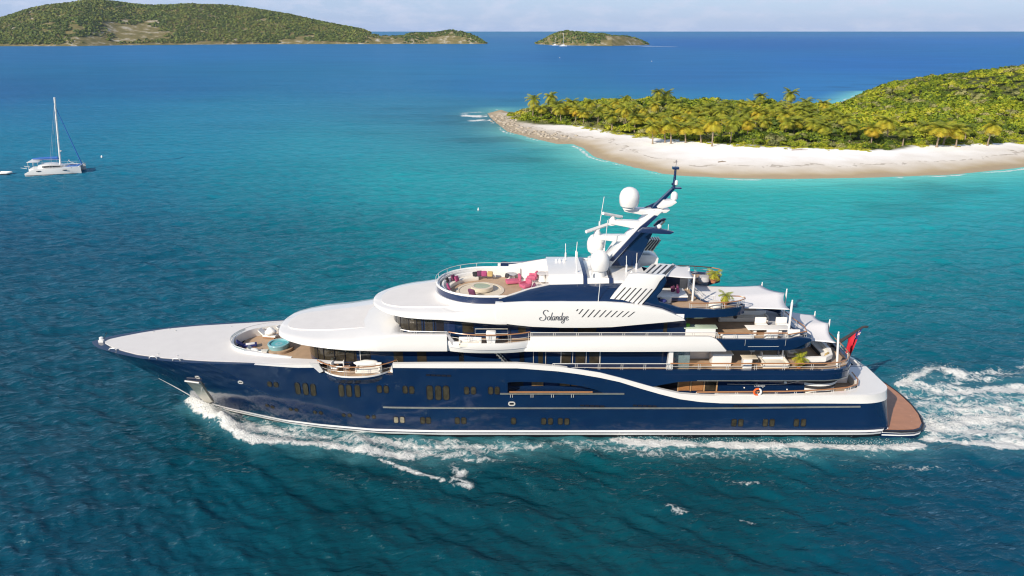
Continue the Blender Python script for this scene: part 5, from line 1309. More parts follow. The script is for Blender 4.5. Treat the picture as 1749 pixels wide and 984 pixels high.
# ---- roof 2: sun deck overhang with the name on its side
r2x = [-14.3, -14.25, -14.1, -13.8, -13.4, -12.9, -12.3, -11.6] + list(np.linspace(-10.8, -.5, 18))
RID2 = ([(-14.3, .55), (-10, .60), (-7, .66), (-1, .80)], [(-14.3, 12.48), (-12, 12.58), (-10, 12.72), (-8, 12.88), (-6, 13.0), (-1.5, 13.04)])
roof2 = leaf('sun_deck_overhang', [(-14.3, .05), (-14.25, .9), (-14.1, 1.7), (-13.6, 2.7), (-12.6, 3.9), (-11.9, 4.5), (-11, 5.0), (-10.6, 5.25), (-8.2, 5.9), (-5, 6.3), (-3, 6.42), (0, 6.44)],
             [(-14.3, 12.22), (-10, 12.2), (-7, 12.28), (-5, 12.2), (-1.5, 11.95)], [(-14.3, 12.44), (-12, 12.46), (-9.5, 12.52), (-8, 12.62), (-6, 12.92), (-4.5, 13.3), (-3, 13.6), (-1.6, 13.85), (-.6, 13.95)], RID2, M['white'], r2x)
plan_prism([(-13.5, .2), (-13.4, 1.1), (-13, 1.9), (-12.3, 2.6), (-11, 3.2), (-9, 3.7), (-6.5, 4.05), (-3, 4.1)], 12.3, lambda x: interp(x, [(-13.5, 12.56), (-12, 12.64), (-10, 12.78), (-8, 12.94), (-6, 13.06), (-3, 13.09)]), 'overhang_pad', M['deckwhite'], roof2, xs=[-13.5, -13.45, -13.25, -13, -12.6, -12, -11, -10, -9, -8, -7, -6, -5, -4, -3], angle=30)
side_plate([(846, 551), (880, 555.5), (910, 558.5), (960, 560), (1000, 560), (1045, 559), (1100, 554), (1150, 549.6), (1171, 547.6), (1165, 543.5), (1150, 536.5), (1132, 529.5), (1110, 524.7), (1093, 522.3), (1060, 518.3), (1034, 516.4), (960, 515.6), (900, 515.8), (872, 517), (858, 517.6), (846, 518)], 6.42, .5, 'name_band', M['white'])
# sun deck slab under the houses
plan_prism([(-5.0, 5.4), (-3, 5.9), (16.5, 6.0)], 12.4, SUN - .04, 'sun_deck_floor', M['white'], yacht, n=8)
# the yacht's name in script on the band
def ribbon(mb, pts, w, o, y, s, n=10):
    """calligraphic stroke: Catmull-Rom through pts; thicker on the downstrokes"""
    P_ = [Vector((a, b)) for a, b in pts]; P_ = [P_[0] * 2 - P_[1]] + P_ + [P_[-1] * 2 - P_[-2]]; c = []
    for i in range(1, len(P_) - 2):
        for k in range(n):
            t = k / n; a, b, d, e = P_[i - 1], P_[i], P_[i + 1], P_[i + 2]
            c.append(.5 * ((2 * b) + (d - a) * t + (2 * a - 5 * b + 4 * d - e) * t * t + (3 * b - a - 3 * d + e) * t ** 3))
    c.append(P_[-2]); rings = []
    for i, p in enumerate(c):
        d = (c[min(i + 1, len(c) - 1)] - c[max(i - 1, 0)]).normalized(); nn = Vector((-d.y, d.x)); ww = w * (.55 + .75 * abs(d.y) ** 1.5) * (0.45 if i in (0, len(c) - 1) else 1)
        A, B_ = p + nn * ww / 2, p - nn * ww / 2
        f = lambda q_, yy: (o[0] + q_.x * s, yy, o[1] + q_.y * s)
        rings.append([f(A, y), f(B_, y), f(B_, y + .02), f(A, y + .02)])
    mb.loft(rings, True, True)
def name_script(o, s, y, w=.145):
    mb = MB(); L = lambda pts, ww=w: ribbon(mb, pts, ww, o, y, s)
    L([(1.95, 2.2), (1.80, 2.52), (1.42, 2.62), (1.0, 2.40), (.80, 1.98), (.98, 1.52), (1.34, 1.12), (1.42, .62), (1.12, .10), (.55, -.12), (.05, .10), (-.05, .50), (.22, .74), (.48, .58)], w * 1.25)
    L([(2.25, 1.0), (1.92, .82), (1.80, .42), (1.95, .04), (2.20, .10), (2.42, .52), (2.40, .9), (2.18, 1.02)])
    L([(2.98, 2.0), (2.80, 1.2), (2.62, .3), (2.72, 0), (2.90, .15)])
    L([(3.55, .92), (3.25, 1.0), (3.02, .6), (3.02, .1), (3.25, .02), (3.52, .5)]); L([(3.66, 1.02), (3.52, .4), (3.56, .02), (3.74, .12)])
    L([(3.98, 1.0), (3.90, .5), (3.82, 0)]); L([(3.86, .4), (4.12, .9), (4.36, 1.0), (4.40, .7), (4.30, .15), (4.42, 0), (4.58, .14)])
    L([(5.18, .92), (4.88, 1.0), (4.66, .6), (4.66, .1), (4.88, .02), (5.12, .5)]); L([(5.48, 2.0), (5.30, 1.2), (5.14, .4), (5.18, .02), (5.34, .12)])
    L([(5.98, .92), (5.70, 1.0), (5.48, .6), (5.50, .14), (5.70, .06), (5.94, .5)]); L([(6.08, 1.02), (5.92, .3), (5.78, -.5), (5.45, -.78), (5.18, -.55), (5.40, -.25), (5.90, -.05)])
    L([(6.36, .42), (6.72, .66), (6.72, .96), (6.48, 1.0), (6.28, .6), (6.32, .12), (6.58, 0), (6.92, .28)])
    return mb
n0 = P(922, 547, -6.44)
name_script((n0.x, n0.z), P(971, 547, -6.44).x / 6.9 - n0.x / 6.9, -6.46).build('name_lettering', M['lettering'], yacht)
n1 = P(1287, 658.5, -5.0); name_script((n1.x, n1.z), .155, -5.265, .16).build('name_lettering', M['palelettering'], yacht)
# slanted louvre slots in the band
def slots(lines, y, w, name):
    for (x0, y0, x1, y1) in lines:
        a, b = P(x0, y0, -y), P(x1, y1, -y); q = MB(); q.prism([(a.x, -y - .012, a.z), (a.x + w, -y - .012, a.z), (b.x + w, -y - .012, b.z), (b.x, -y - .012, b.z)], (0, .03, 0)); q.build(name, M['darkgrey'], yacht)
slots([(983.5, 531.5, 986, 528), (987.5, 536.5, 994.5, 528)] + [(993 + 9.8 * k, 542 - .05 * k, 1004.5 + 9.8 * k, 528.5 + .5 * k) for k in range(9)], 6.42, .13, 'louvre_slot')
# fin with louvres that carries the hard top
side_plate([(1034, 518), (1050, 502), (1064, 486), (1075, 469), (1090, 467.5), (1120, 470), (1136.5, 470.5), (1127, 480.5), (1119.5, 493), (1107, 508), (1093, 523.5)], 5.95, .45, 'hard_top_fin', M['white'])
slots([(1042 + 9.0 * k, 518 + .6 * k, 1067 + 9.1 * k, 491 + .5 * k) for k in range(6)], 5.95, .14, 'louvre_slot')
# navy shoulder between lounge and fin
def shoulder(s):
    prof = [(852, 511, 6.0), (863, 518, 6.3), (900, 517, 6.3), (960, 516.8, 6.3), (1036, 517.5, 6.2), (1095, 524, 6.0)]
    top = [(868, 507, 5.2), (880, 503, 4.95), (905, 495, 4.65), (940, 487.3, 4.45), (1063, 484.5, 4.45), (1110, 486, 4.6)]
    r = []
    for k in range(len(prof)):
        a = P(prof[k][0], prof[k][1], -prof[k][2]); b = P(top[k][0], top[k][1], -top[k][2]); m_ = a.lerp(b, .5) + Vector((0, -.28, .12))
        pts = [a, m_, b, b + Vector((0, .25, -.02)), Vector((a.x, -4.6, a.z - .3))]
        r.append([(p.x, p.y if s < 0 else -p.y, p.z) for p in pts])
    return MB().loft(r, True, True)
for s in (-1, 1): shoulder(s).build('sun_deck_shoulder', M['navy'], yacht, angle=50)
pts = [P(868, 507, -5.2), P(880, 503, -4.95), P(905, 495, -4.65), P(940, 487.3, -4.45)]
for s in (-1, 1): MB().prism([(p.x, -s * p.y - s * .3, p.z + .07) for p in pts] + [(pts[3].x, s * 4.15, SUN), (pts[0].x, s * 4.9, SUN)], (0, -s * .06, 0)).build('shoulder_lining', M['white'], yacht)
# ---- round lounge on the sun deck
LC = (-2.6, 0.0)
def lounge_path(rx, ry, back, n=26):
    out = [(back, -ry)]
    for k in range(n + 1):
        a = -math.pi / 2 - math.pi * k / n; out.append((LC[0] + rx * math.cos(a), LC[1] + ry * math.sin(a)))
    return out + [(back, ry)]
lp = lounge_path(5.0, 4.55, 1.0)
mb = MB(); mb.prism([(x, y, 12.9) for x, y in lp] + [], (0, 0, .32)); mb.build('lounge_floor', M['teak'], yacht)
strip([(x, y, 12.6, 13.52) for x, y in lounge_path(5.28, 4.85, .6)], -.3).build('lounge_plinth', M['white'], yacht)
strip([(x, y, 13.52, 14.14) for x, y in lounge_path(5.12, 4.68, 2.6)], -.06).build('lounge_screen', M['navy_matt'], yacht)
strip([(x, y, 13.1, 14.19) for x, y in lounge_path(5.0, 4.56, .9)], -.16).build('lounge_lining', M['white'], yacht)
q = MB(); q.tube([(x, y, 14.26) for x, y in lounge_path(5.10, 4.66, 1.6)], .12, 7); q.build('lounge_rail', M['white'], yacht)
q = MB(); q.tube([(x, y, 14.75) for x, y in lounge_path(5.2, 4.75, 1.2) if y > -2.2], .03, 5)
for x, y in lounge_path(5.2, 4.75, 1.2)[10::3]: q.tube([(x, y, 14.2), (x, y, 14.75)], .025, 5)
q.build('glass_rail', M['steel'], yacht)
ringz = lambda a: (LC[0] + 2.9 * math.cos(a), LC[1] + 2.6 * math.sin(a))
dr = MB(); dr.lathe((LC[0] - .7, 0, 13.22), [(2.5, 0), (2.5, .06), (2.2, .075), (2.2, .008)], 40); dr.build('deck_ring', M['stone'], yacht)
# ---- top house, domes, mast
def slab_px(pts, z, th, name, m, parent=None, **kw):
    return MB().prism([tuple(G(a, b, z)) for a, b in pts], (0, 0, -th)).build(name, m, parent or yacht, **kw)
tx0, tx1 = P(937, 470, -3.2).x, P(1136, 470, -3.2).x
def tophouse(x0, x1, w0, name, m, grow=0.0, zt=15.98):
    rings = []
    for k, x in enumerate((x0, x1)):
        half = [(w0 + .75 + grow, SUN), (w0 + .55 + grow, 14.9), (w0 + .10 + grow, 15.7), (w0 - .12, zt - .06 + grow * .5), (w0 - .5, zt + grow * .5), (w0 * .3, zt + .09 + grow * .5)]
        rings.append([(x, -y, z) for y, z in half] + [(x, y, z) for y, z in half[::-1]])
    return MB().loft(rings, True, True).build(name, m, yacht, angle=50)
tophouse(tx0, P(996, 470, -3.2).x, 3.3, 'top_house', M['white'])
tophouse(P(996, 470, -3.2).x + .01, P(1003, 470, -3.2).x, 3.3, 'top_house_strip', M['navy_matt'], -.05)
tophouse(P(1003, 470, -3.2).x + .01, P(1040, 470, -3.2).x, 3.3, 'top_house', M['white'], 0, 15.6)
tophouse(P(1040, 470, -3.2).x + .01, P(1047, 470, -3.2).x, 3.3, 'top_house_strip', M['navy_matt'], -.05, 15.6)
tophouse(P(1047, 470, -3.2).x + .01, P(1104, 470, -3.2).x, 3.9, 'hard_top', M['white'], .1, 15.75)
for k in range(4):
    a = G(1094 + 9.6 * k, 468.5 + .3 * k, 15.9); b = G(1114 + 9.6 * k, 450.5 + .3 * k, 15.9)
    q = MB(); q.prism([a, a + Vector((.34, 0, 0)), b + Vector((.34, 0, 0)), b], (0, 0, -.12)); q.build('roof_slat', M['white'], yacht)
    q = MB(); q.prism([a + Vector((.34, 0, -.10)), a + Vector((.60, 0, -.10)), b + Vector((.60, 0, -.10)), b + Vector((.34, 0, -.10))], (0, 0, -.08)); q.build('roof_louvre', M['darkgrey'], yacht)
slab_px([(1092, 472), (1136, 473.5), (1152, 452), (1115, 449)], 15.72, .12, 'hard_top_aft', M['white'])
def satdome(px, py, y, r, h, name='satellite_dome'):
    p = P(px, py, y); q = MB(); q.lathe((p.x, y, p.z), [(r * .55, 0), (r * .6, .25), (r * .86, .32), (r * .97, h * .3), (r, h * .5), (r * .98, h * .62), (r * .86, h * .78), (r * .62, h * .91), (r * .3, h * .98), (.02, h)], 24); return q.build(name, M['white'], yacht)
satdome(1023.5, 465, -2.3, .97, 2.3); satdome(1017.5, 434, 2.4, .97, 2.2)
p = P(1022, 468, -2.3)
for y in (-2.3, 2.4): slab = MB(); slab.lathe((p.x, y, 15.5), [(.7, 0), (.62, .6)], 16); slab.build('dome_pedestal', M['white'], yacht)
# raked mast: white leading face, navy flanks
ml = [P(1036, 436, -.9), P(1124, 366, -.7)]; mr = [P(1083, 443, -.9), P(1119, 392, -.7)]
w0, w1 = .95, .7
q = MB(); q.loft([[(P(1043, 442, 0).x, -w0, 16.2), (P(1084, 442, 0).x, -w0, 16.2), (P(1084, 442, 0).x, w0, 16.2), (P(1043, 442, 0).x, w0, 16.2)],
                  [(P(1098, 392, -w1).x, -w1, P(1098, 392, -w1).z), (P(1117, 394, -w1).x, -w1, P(1117, 394, -w1).z), (P(1117, 394, -w1).x, w1, P(1117, 394, -w1).z), (P(1098, 392, -w1).x, w1, P(1098, 392, -w1).z)]], True, True)
mast = q.build('mast', M['navy'], yacht)
fa, fb, fc, fd_ = P(1031, 432, -1.1), P(1043, 446, -1.1), P(1128, 371, -.8), P(1122, 360, -.8)
q = MB(); q.prism([(P(1033, 432, -1).x, -.97, 16.6), (P(1043, 444, -1).x, -.97, 16.1), P(1102, 387, -.97), P(1131, 362, -.97), P(1116, 360, -.97)], (0, 1.94, 0)); q.build('mast_front', M['white'], mast, bevel=.04)
strip([(P(1043, 441, 0).x, -1.0, 16.1, 16.3), (P(1044, 441, 0).x, -1.0, 16.1, 16.3)], .1)
q = MB(); q.prism([P(1041, 445, -1.14), P(1047, 447, -1.14), P(1098, 394, -1.14), P(1124, 369, -1.14), P(1118, 368, -1.14), P(1093, 388, -1.14)], (0, .3, 0)); q.build('mast_flank', M['navy_matt'], mast)
def arm(pts, y0, w, th, name, m, parent=mast):
    """spreader seen from the side as an outline, swept across"""
    return MB().prism([P(a, b, y0) for a, b in pts], (0, w, 0)).build(name, M[m], parent, bevel=.05)
arm([(1063, 355), (1067, 362), (1095, 367), (1138, 364), (1145, 359), (1128, 357), (1100, 358.5)], -.6, 1.2, .3, 'upper_spreader', 'white')
arm([(1041, 377), (1041, 382.5), (1080, 390), (1104, 386), (1108, 380), (1076, 378)], -.45, .9, .3, 'middle_spreader', 'white')
arm([(1020, 403), (1020, 409), (1050, 413), (1070, 412), (1082, 404), (1066, 403)], -.45, .9, .3, 'lower_spreader', 'white')
arm([(1090, 397), (1098, 391), (1118, 389.5), (1140, 394), (1152, 397), (1145, 400.5), (1120, 399.5), (1099, 398)], -2.4, .5, .3, 'aft_wing', 'navy_matt')
arm([(1116, 386), (1124, 378), (1134, 373.5), (1139, 374), (1132, 380), (1122, 389)], 1.6, .4, .3, 'aft_wing', 'navy_matt')
q = MB(); q.tube([P(1120, 389, -2.2), P(1128, 384, 0), P(1134, 378, 1.8)], .16, 6); q.build('aft_wing_beam', M['navy_matt'], mast)
q = MB(); q.prism([P(1113, 356, -.3), P(1122, 357, -.3), P(1153.5, 322.5, -.12), P(1150, 321, -.12)], (0, .6, 0)); q.build('topmast', M['navy'], mast)
q = MB(); q.prism([P(1098, 355.5, .4), P(1113, 356, .4), P(1150, 322.5, .4), P(1124, 344, .4)], (0, .12, 0)); q.build('topmast_fairing', M['navy_matt'], mast)
arm([(1123, 355), (1135, 343), (1154, 343.5), (1157, 346), (1147, 352.5), (1131, 357)], -.8, 1.2, .3, 'dome_bracket', 'white')
q = MB(); a_, b_ = P(1151, 321, 0), P(1154, 287, 0); q.tube([a_, b_], [.16, .11], 8); q.box(tuple(b_), (.6, .5, .22)); q.box(tuple(a_ + Vector((.25, 0, 0))), (.9, .6, .12)); q.tube([b_, b_ + Vector((.05, 0, .8))], .02, 4); q.tube([a_.lerp(b_, .2) + Vector((-.25, 0, 0)), a_.lerp(b_, .2) + Vector((.3, 0, 0))], .14, 6); q.build('mast_pole', M['navy_matt'], mast)
p = P(1155, 317, -.2); q = MB(); q.lathe((p.x, p.y, p.z), [(.05, 0), (.16, .1), (.16, .45), (.04, .55)], 10); q.build('masthead_light', M['white'], mast)
d1 = satdome(1074, 357, -.5, 1.0, 2.2, 'large_radome'); d2 = satdome(1151, 345, -.2, .36, 1.05, 'small_radome')
p = P(1126, 389, -2.1); q = MB(); q.sphere((p.x, p.y, p.z + .1), .24, 10, 8); q.tube([p, p + Vector((0, 0, -.3))], .08, 6); q.build('searchlight', M['white'], mast)
p = P(1141, 395, -2.1); q = MB(); q.tube([p, p + Vector((0, 0, .7))], .03, 5); q.build('whip', M['white'], mast)
def radar(x0, y0, x1, y1, bx, by, nm):
    a, b = P(x0, y0, -.9), P(x1, y1, .9); c = (a + b) / 2
    q = MB(); d = (b - a); q.tube([a, b], .17, 6); q.build(nm, M['white'], mast)
    q = MB(); q.lathe((c.x, c.y, c.z - .65), [(.35, -.35), (.35, .2), (.22, .45), (.1, .6)], 10); q.build('radar_motor', M['white'], mast)
radar(1030, 364.5, 1062, 370.5, 0, 0, 'radar_scanner'); radar(1001, 396, 1039, 383, 0, 0, 'radar_scanner')
for (px, py, px2, py2, y) in ((1024, 384, 1032, 336, 1.5), (1032, 430, 1038, 376, -2.0), (966, 437, 966, 416, 2.6), (984, 434, 986, 413, 2.6), (985, 466, 986.5, 430, -2.4), (1021, 522, 1025, 483, -6.2), (1070, 458, 1070, 437, -1.8), (1087, 456, 1088, 432, -1.0)):
    q = MB(); q.tube([P(px, py, y), P(px2, py2, y)], .035, 5); p = P(px, py, y); q.tube([p + Vector((0, 0, -.5)), p + Vector((0, 0, .35))], .09, 6); q.build('whip_aerial', M['white'], yacht)
for (px, py, y) in ((1079, 464, -3.2), (1009, 470, -3.2), (963, 446, 1.0), (950, 448, 1.0), (956, 447, 1.0)):
    p = P(px, py, y); q = MB(); q.lathe((p.x, p.y, 15.95), [(.14, 0), (.12, .3), (.04, .4)], 8); q.build('roof_fitting', M['white'], yacht)
q = MB(); q.prism([P(1080, 456, 1.2), P(1123, 453, 1.2), P(1125, 441, 1.2), P(1119, 438, 1.2), P(1112, 436, 1.2), P(1092, 436, 1.2)], (0, 2.4, 0)); ex = q.build('exhaust_housing', M['white'], yacht, bevel=.05)
q = MB(); a_ = P(1093, 427, 1.5); q.prism([P(1093, 428, 1.5), P(1116, 428, 1.5), P(1129, 411, 1.5), P(1111, 410, 1.5)], (0, 1.2, 0)); q.build('exhaust_grille', M['darkgrey'], ex)
q = MB()
for k in range(5): q.prism([P(1092 + 5.5 * k, 429, 1.47), P(1093.6 + 5.5 * k, 429, 1.47), P(1112 + 4.2 * k, 410, 1.47), P(1110.5 + 4.2 * k, 410, 1.47)], (0, 1.3, 0))
q.build('grille_bars', M['steelmatt'], ex)
# ------------------------------------------------------------------ after decks of the yacht
# sun deck aft: a navy bowl with two lobes and a notch between them
sun_near = [(15.2, -5.9), (17, -6.02), (19, -6.0), (20.6, -5.8), (21.9, -5.35), (22.6, -4.8), (22.7, -4.4), (22.2, -4.05), (21.0, -3.95), (20.0, -3.8), (19.3, -3.3), (18.8, -2.4), (18.6, -1.2), (18.55, 0)]
sun_out = sun_near + [(x, -y) for x, y in sun_near[:-1][::-1]]
mb = MB()
rings = []
for (z, k) in ((13.12, 1.0), (12.75, .995), (12.35, .93)):
    rings.append([(15.2 + (x - 15.2) * (1 if k > .99 else .90 if k > .94 else .84), y * (k if k > .94 else .93), z) for x, y in sun_out])
mb.loft(rings, True, True); bowl = mb.build('sun_deck_bowl', M['navy'], yacht, angle=60)
strip([(x, y, 12.6, 13.42 + (.12 if x < 18 else 0)) for x, y in sun_near[:9]], .22).build('bowl_bulwark', M['navy'], bowl)
strip([(x, -y, 12.6, 13.42) for x, y in sun_near[:9][::-1]], .22).build('bowl_bulwark', M['navy'], bowl)
strip([(x, y, 12.7, 13.3) for x, y in sun_out[8:-8]], .18).build('notch_rim', M['navy'], bowl)
mb = MB(); mb.prism([(15.2 + (x - 15.2) * .985, y * .975, 13.12) for x, y in sun_out], (0, 0, .03)); mb.build('bowl_floor', M['teak'], bowl)
plan_prism([(8.5, 4.4), (15.3, 5.6)], 13.02, 13.10, 'sun_deck_teak', M['teak'], yacht, n=3)
sl = [(x, y + .12) for x, y in sun_near if x > 16.5 and y < -3.9]
railing(sl, 13.42, .62, 'sun_deck_rail', True, 6, mids=(.5,), r=.035)
railing([(x, -y) for x, y in sl], 13.42, .62, 'sun_deck_rail', True, 6, mids=(.5,), r=.035)
railing([(x - .1, y) for x, y in sun_near[9:]] + [(x - .1, -y) for x, y in sun_near[9:-1][::-1]], 13.2, .8, 'notch_rail', False, 7, mids=(.33, .66), r=.03)
# navy wedge joining the fin with the bowl
side_plate([(1094, 524), (1108, 509), (1121, 493), (1128, 481), (1136, 472), (1139, 480), (1130, 497), (1122, 506), (1126, 516), (1146, 521.5), (1170, 529), (1172, 546.5), (1150, 536), (1132, 529)], 5.8, .3, 'fin_wedge', M['navy'])
# bridge deck aft: navy bulwark, angular wings and rim
side_plate([(1222, 578), (1226, 579.5), (1341, 580.5), (1362, 576), (1385, 578.5), (1386.5, 582), (1366, 592), (1349, 598.5), (1242, 599), (1232, 586)], 6.62, .3, 'bridge_aft_bulwark', M['navy'])
rim = [(26.9, -6.5), (28.2, -6.2), (29.2, -5.6), (29.4, -5.0), (29.2, -4.2), (28.9, -2.6), (28.75, 0)]
rim2 = rim + [(x, -y) for x, y in rim[:-1][::-1]]
strip([(x, y, 9.45, 10.35 if abs(y) > 4 else 10.25) for x, y in rim2], .5).build('bridge_aft_rim', M['navy'], yacht, angle=50)
mb = MB(); mb.prism([(x - .45, y * .95, 10.02) for x, y in rim2], (0, 0, .03)); mb.build('bridge_aft_pad', M['greypad'], yacht)
railing([(P(1225, 570, -6.55).x, -6.55), (P(1345, 571, -6.5).x, -6.5)], 10.66, .55, 'bridge_aft_rail', True, 5, mids=(.5,), r=.04)
railing([(26.4, -6.45), (28.6, -5.6), (28.9, -4.4), (28.5, -2), (28.4, 0), (28.5, 2), (28.9, 4.4)], 10.35, .65, 'bridge_stern_rail', True, 6, mids=(.5,), r=.035)
a, b = P(1287, 600, -6.64), P(1347, 598, -6.64)
q = MB(); q.tube([(a.x - .6, -6.66, 9.85), (b.x - 1.0, -6.66, 9.88)], .02, 4); q.tube([(a.x - .9, -6.66, 10.6), (a.x - .9, -6.66, 9.95)], .015, 4); q.tube([(b.x - .4, -6.66, 10.6), (b.x - .4, -6.66, 9.95)], .015, 4); q.build('rail_trim', M['steel'], yacht)
# far side of the bridge deck: white house end and grey roof panels seen below the awning
q = MB(); q.box((20.8, 3.2, 11.1), (9.0, .2, 2.2)); q.build('shelter_wall', M['white'], yacht)
q = MB(); q.prism([(17.2, 3.0, 12.2), (26.2, 3.0, 11.9), (26.6, 1.6, 11.75), (16.8, 1.6, 12.0)], (0, 0, .1)); q.build('shelter_panel', M['greypad'], yacht)
q = MB(); q.prism([(25.6, 3.2, 12.1), (28.2, 1.0, 11.2), (28.4, 1.0, 10.3), (25.8, 3.2, 10.3)], (.15, .1, 0)); q.build('shelter_brace', M['navy'], yacht)
# upper deck aft: navy band all round, rounded stern
e_up = [(951, 627.2), (985, 630.6), (1010, 632.2), (1050, 633)]
path = []
near_pts = [(P(951, 627, -6.85).x, 7.86, 7.88), (P(985, 630.6, -6.85).x, 7.5, 7.62), (P(1018, 635, -6.85).x, 7.25, 7.50), (P(1050, 642.5, -6.85).x, 6.78, 7.46), (P(1080, 651, -6.85).x, 6.25, 7.45), (P(1100, 657, -6.85).x, 5.88, 7.45), (P(1114, 661, -6.85).x, 5.66, 7.45), (P(1130, 657.5, -6.85).x, 5.88, 7.45), (P(1157, 652.7, -6.85).x, 6.18, 7.45), (P(1190, 650.8, -6.85).x, 6.30, 7.45), (P(1214, 650, -6.85).x, 6.34, 7.45), (28, 6.34, 7.42), (30.5, 6.34, 7.42)]
UPH = 6.87
path = [(x, -UPH, zl, zh) for x, zl, zh in near_pts] + [(32.0, -6.6, 6.34, 7.42), (33.0, -6.05, 6.36, 7.42), (33.7, -5.1, 6.38, 7.42), (34.0, -3.8, 6.4, 7.42), (34.1, -2, 6.4, 7.42)]
full = path + [(34.12, 0, 6.4, 7.42)] + [(x, -y, zl, zh) for x, y, zl, zh in path[::-1]]
upper_band = strip(full, .30).build('upper_deck_band', M['navy'], yacht, angle=45)
strip([(x + .02 * (x > 31), y - .03 * (1 if y < 0 else -1), 7.02, 7.07) for x, y, zl, zh in full[7:-7]], .06).build('band_moulding', M['navy_matt'], upper_band)
strip([(x + .03, y * 1.005, 6.30, 6.37) for x, y, zl, zh in full[9:-9]], .12).build('band_lower_trim', M['steelmatt'], upper_band)
plan_prism([(15.5, 6.6), (30, 6.6), (32.6, 5.9), (33.5, 4.8), (33.8, 3.5)], 6.5, UP + .06, 'upper_aft_slab', M['white'], yacht, xs=[15.5, 22, 30, 31.4, 32.6, 33.1, 33.5, 33.8])
plan_prism([(15.5, 6.55), (30, 6.55), (32.55, 5.85), (33.45, 4.75), (33.75, 3.4)], UP + .058, UP + .085, 'upper_aft_teak', M['teak'], yacht, xs=[15.5, 22, 30, 31.4, 32.55, 33.05, 33.45, 33.75])
railing([(P(944, 621, -6.7).x, -6.72), (P(1142, 621, -6.7).x, -6.72)], 7.46, .62, 'upper_side_rail', False, 6, mids=(.35,), r=.04, zf=lambda x: 7.46)
railing([(P(1145, 621, -6.7).x, -6.72), (30.3, -6.72), (31.8, -6.45), (32.8, -5.9), (33.5, -5.0), (33.8, -3.8), (33.9, -2), (33.9, 2), (33.8, 3.8)], 7.44, .66, 'upper_aft_rail', True, 11, mids=(.5,), r=.04)
q = MB(); x = P(1141, 612, -6.3).x; q.prism([(x - .1, -6.5, 7.1), (x + .5, -6.5, 7.1), (x + .42, -6.5, 9.4), (x + .05, -6.5, 9.4)], (0, .5, 0)); q.build('side_pillar', M['white'], yacht)
x0, x1 = P(1149, 612, -5.6).x, P(1178, 612, -5.6).x
q = MB(); q.box(((x0 + x1) / 2, -5.6, 8.2), (x1 - x0, .05, 2.3)); q.build('glass_screen', M['glassclear'], yacht)
q = MB(); q.box((P(1147, 612, -4).x + .2, -1.5, 8.25), (.2, 7.4, 2.4)); q.build('saloon_bulkhead', M['wood'], yacht)
q = MB(); q.tube([(P(1330, 600, -4.2).x, -4.2, 7.1), (P(1330, 600, -4.2).x, -4.2, 9.5)], .16, 10); q.build('deck_pillar', M['navy'], yacht)
q = MB(); q.tube([(P(1335, 600, -4.4).x + .1, -4.5, 7.1), (P(1335, 600, -4.4).x + .1, -4.5, 9.5)], .10, 8); q.build('deck_pillar', M['white'], yacht)
# main deck: wall inset behind the aft opening, teak after deck
x0, x1 = P(1108, 660, -5.2).x, P(1374, 660, -5.2).x
q = MB(); q.box(((x0 + x1) / 2, 0, 5.15), (x1 - x0, 10.4, 2.6)); mh = q.build('main_deck_house', M['navy'], yacht)
for (a, b, mm, nm) in ((1112, 1156, 'black', 'dark_opening_panel'), (1159, 1177, 'wood', 'side_door'), (1181, 1200, 'wood', 'side_door'), (1204, 1222, 'glassbrown', 'window')):  # flat black panel paints the darkness of the opening; no recess is modelled
    A, B_ = P(a, 664, -5.2).x, P(b, 664, -5.2).x; q = MB(); q.box(((A + B_) / 2, -5.23, 5.3), (B_ - A, .06, 1.75)); q.build(nm, M[mm], mh)
for px in (1157.5, 1179, 1202, 1223.5):
    A = P(px, 664, -5.2).x; q = MB(); q.box((A, -5.25, 5.3), (.13, .10, 1.85)); q.build('door_post', M['railwood'], mh)
q = MB(); q.tube([(P(1241, 662, -5.2).x, -5.27, 5.15), (P(1320, 662.5, -5.2).x, -5.27, 5.1), (P(1345, 661, -5.2).x, -5.27, 5.2), (P(1368, 655.5, -5.2).x, -5.27, 5.55)], .03, 5); q.build('wall_trim', M['steel'], mh)
for px, py in ((1341, 653), (1271, 662), (1344, 665)):
    p = P(px, py, -5.2); q = MB(); q.sphere((p.x, -5.25, p.z), .17 if py == 653 else .08, 10, 8); q.build('wall_lamp', M['white'], mh)
plan_prism([(11.2, 6.55)] + [(x - .03, h - .05) for x, h in aft_tab[1:]], MAIN - .07, MAIN, 'main_deck_floor', M['teak'], yacht, xs=[11.2, 20, 27, 31, 32.5, 33.5, 34.2, 34.8, 35.1, 35.3, 35.42])
plan_prism([(11.2, 5.0), (x1 + .1, 5.0)], 6.28, 6.45, 'main_deck_ceiling', M['white'], yacht, n=3)
railing([(P(1190, 668, -6.6).x, -6.62), (27, -6.48), (31, -6.12), (33.5, -5.62), (34.8, -4.92), (35.3, -3.9), (35.45, -2.2)], 4.64, .32, 'main_aft_rail', True, 11, mids=(), r=.045)
lin_ = [(x, h - .03) for x, h in aft_tab if x > 12]
strip([(x, h, MAIN, interp(x, BAND_U) + .01) for x, h in [(14, 6.6)] + lin_[1:]][::-1], -.04).build('bulwark_lining', M['white'], yacht)
# stern coaming, steps and bench
pts = [(33.4, -5.5), (34.7, -4.8), (35.2, -3.85), (35.35, -2.4), (35.35, 2.4), (35.2, 3.85), (34.7, 4.8), (33.4, 5.5)]
strip([(x, y, MAIN, 4.68) for x, y in pts], .12).build('stern_coaming', M['cream'], yacht)
q = MB(); q.rbox((34.3, -1.6, 4.35), (1.2, 2.2, .9), .15); q.build('stern_locker', M['white'], yacht)
q = MB(); q.prism([P(1458, 676 - 30, -1.5), P(1470, 676 - 30, -1.5), P(1466, 618, -1.5), P(1460, 618, -1.5)], (0, .4, 0))
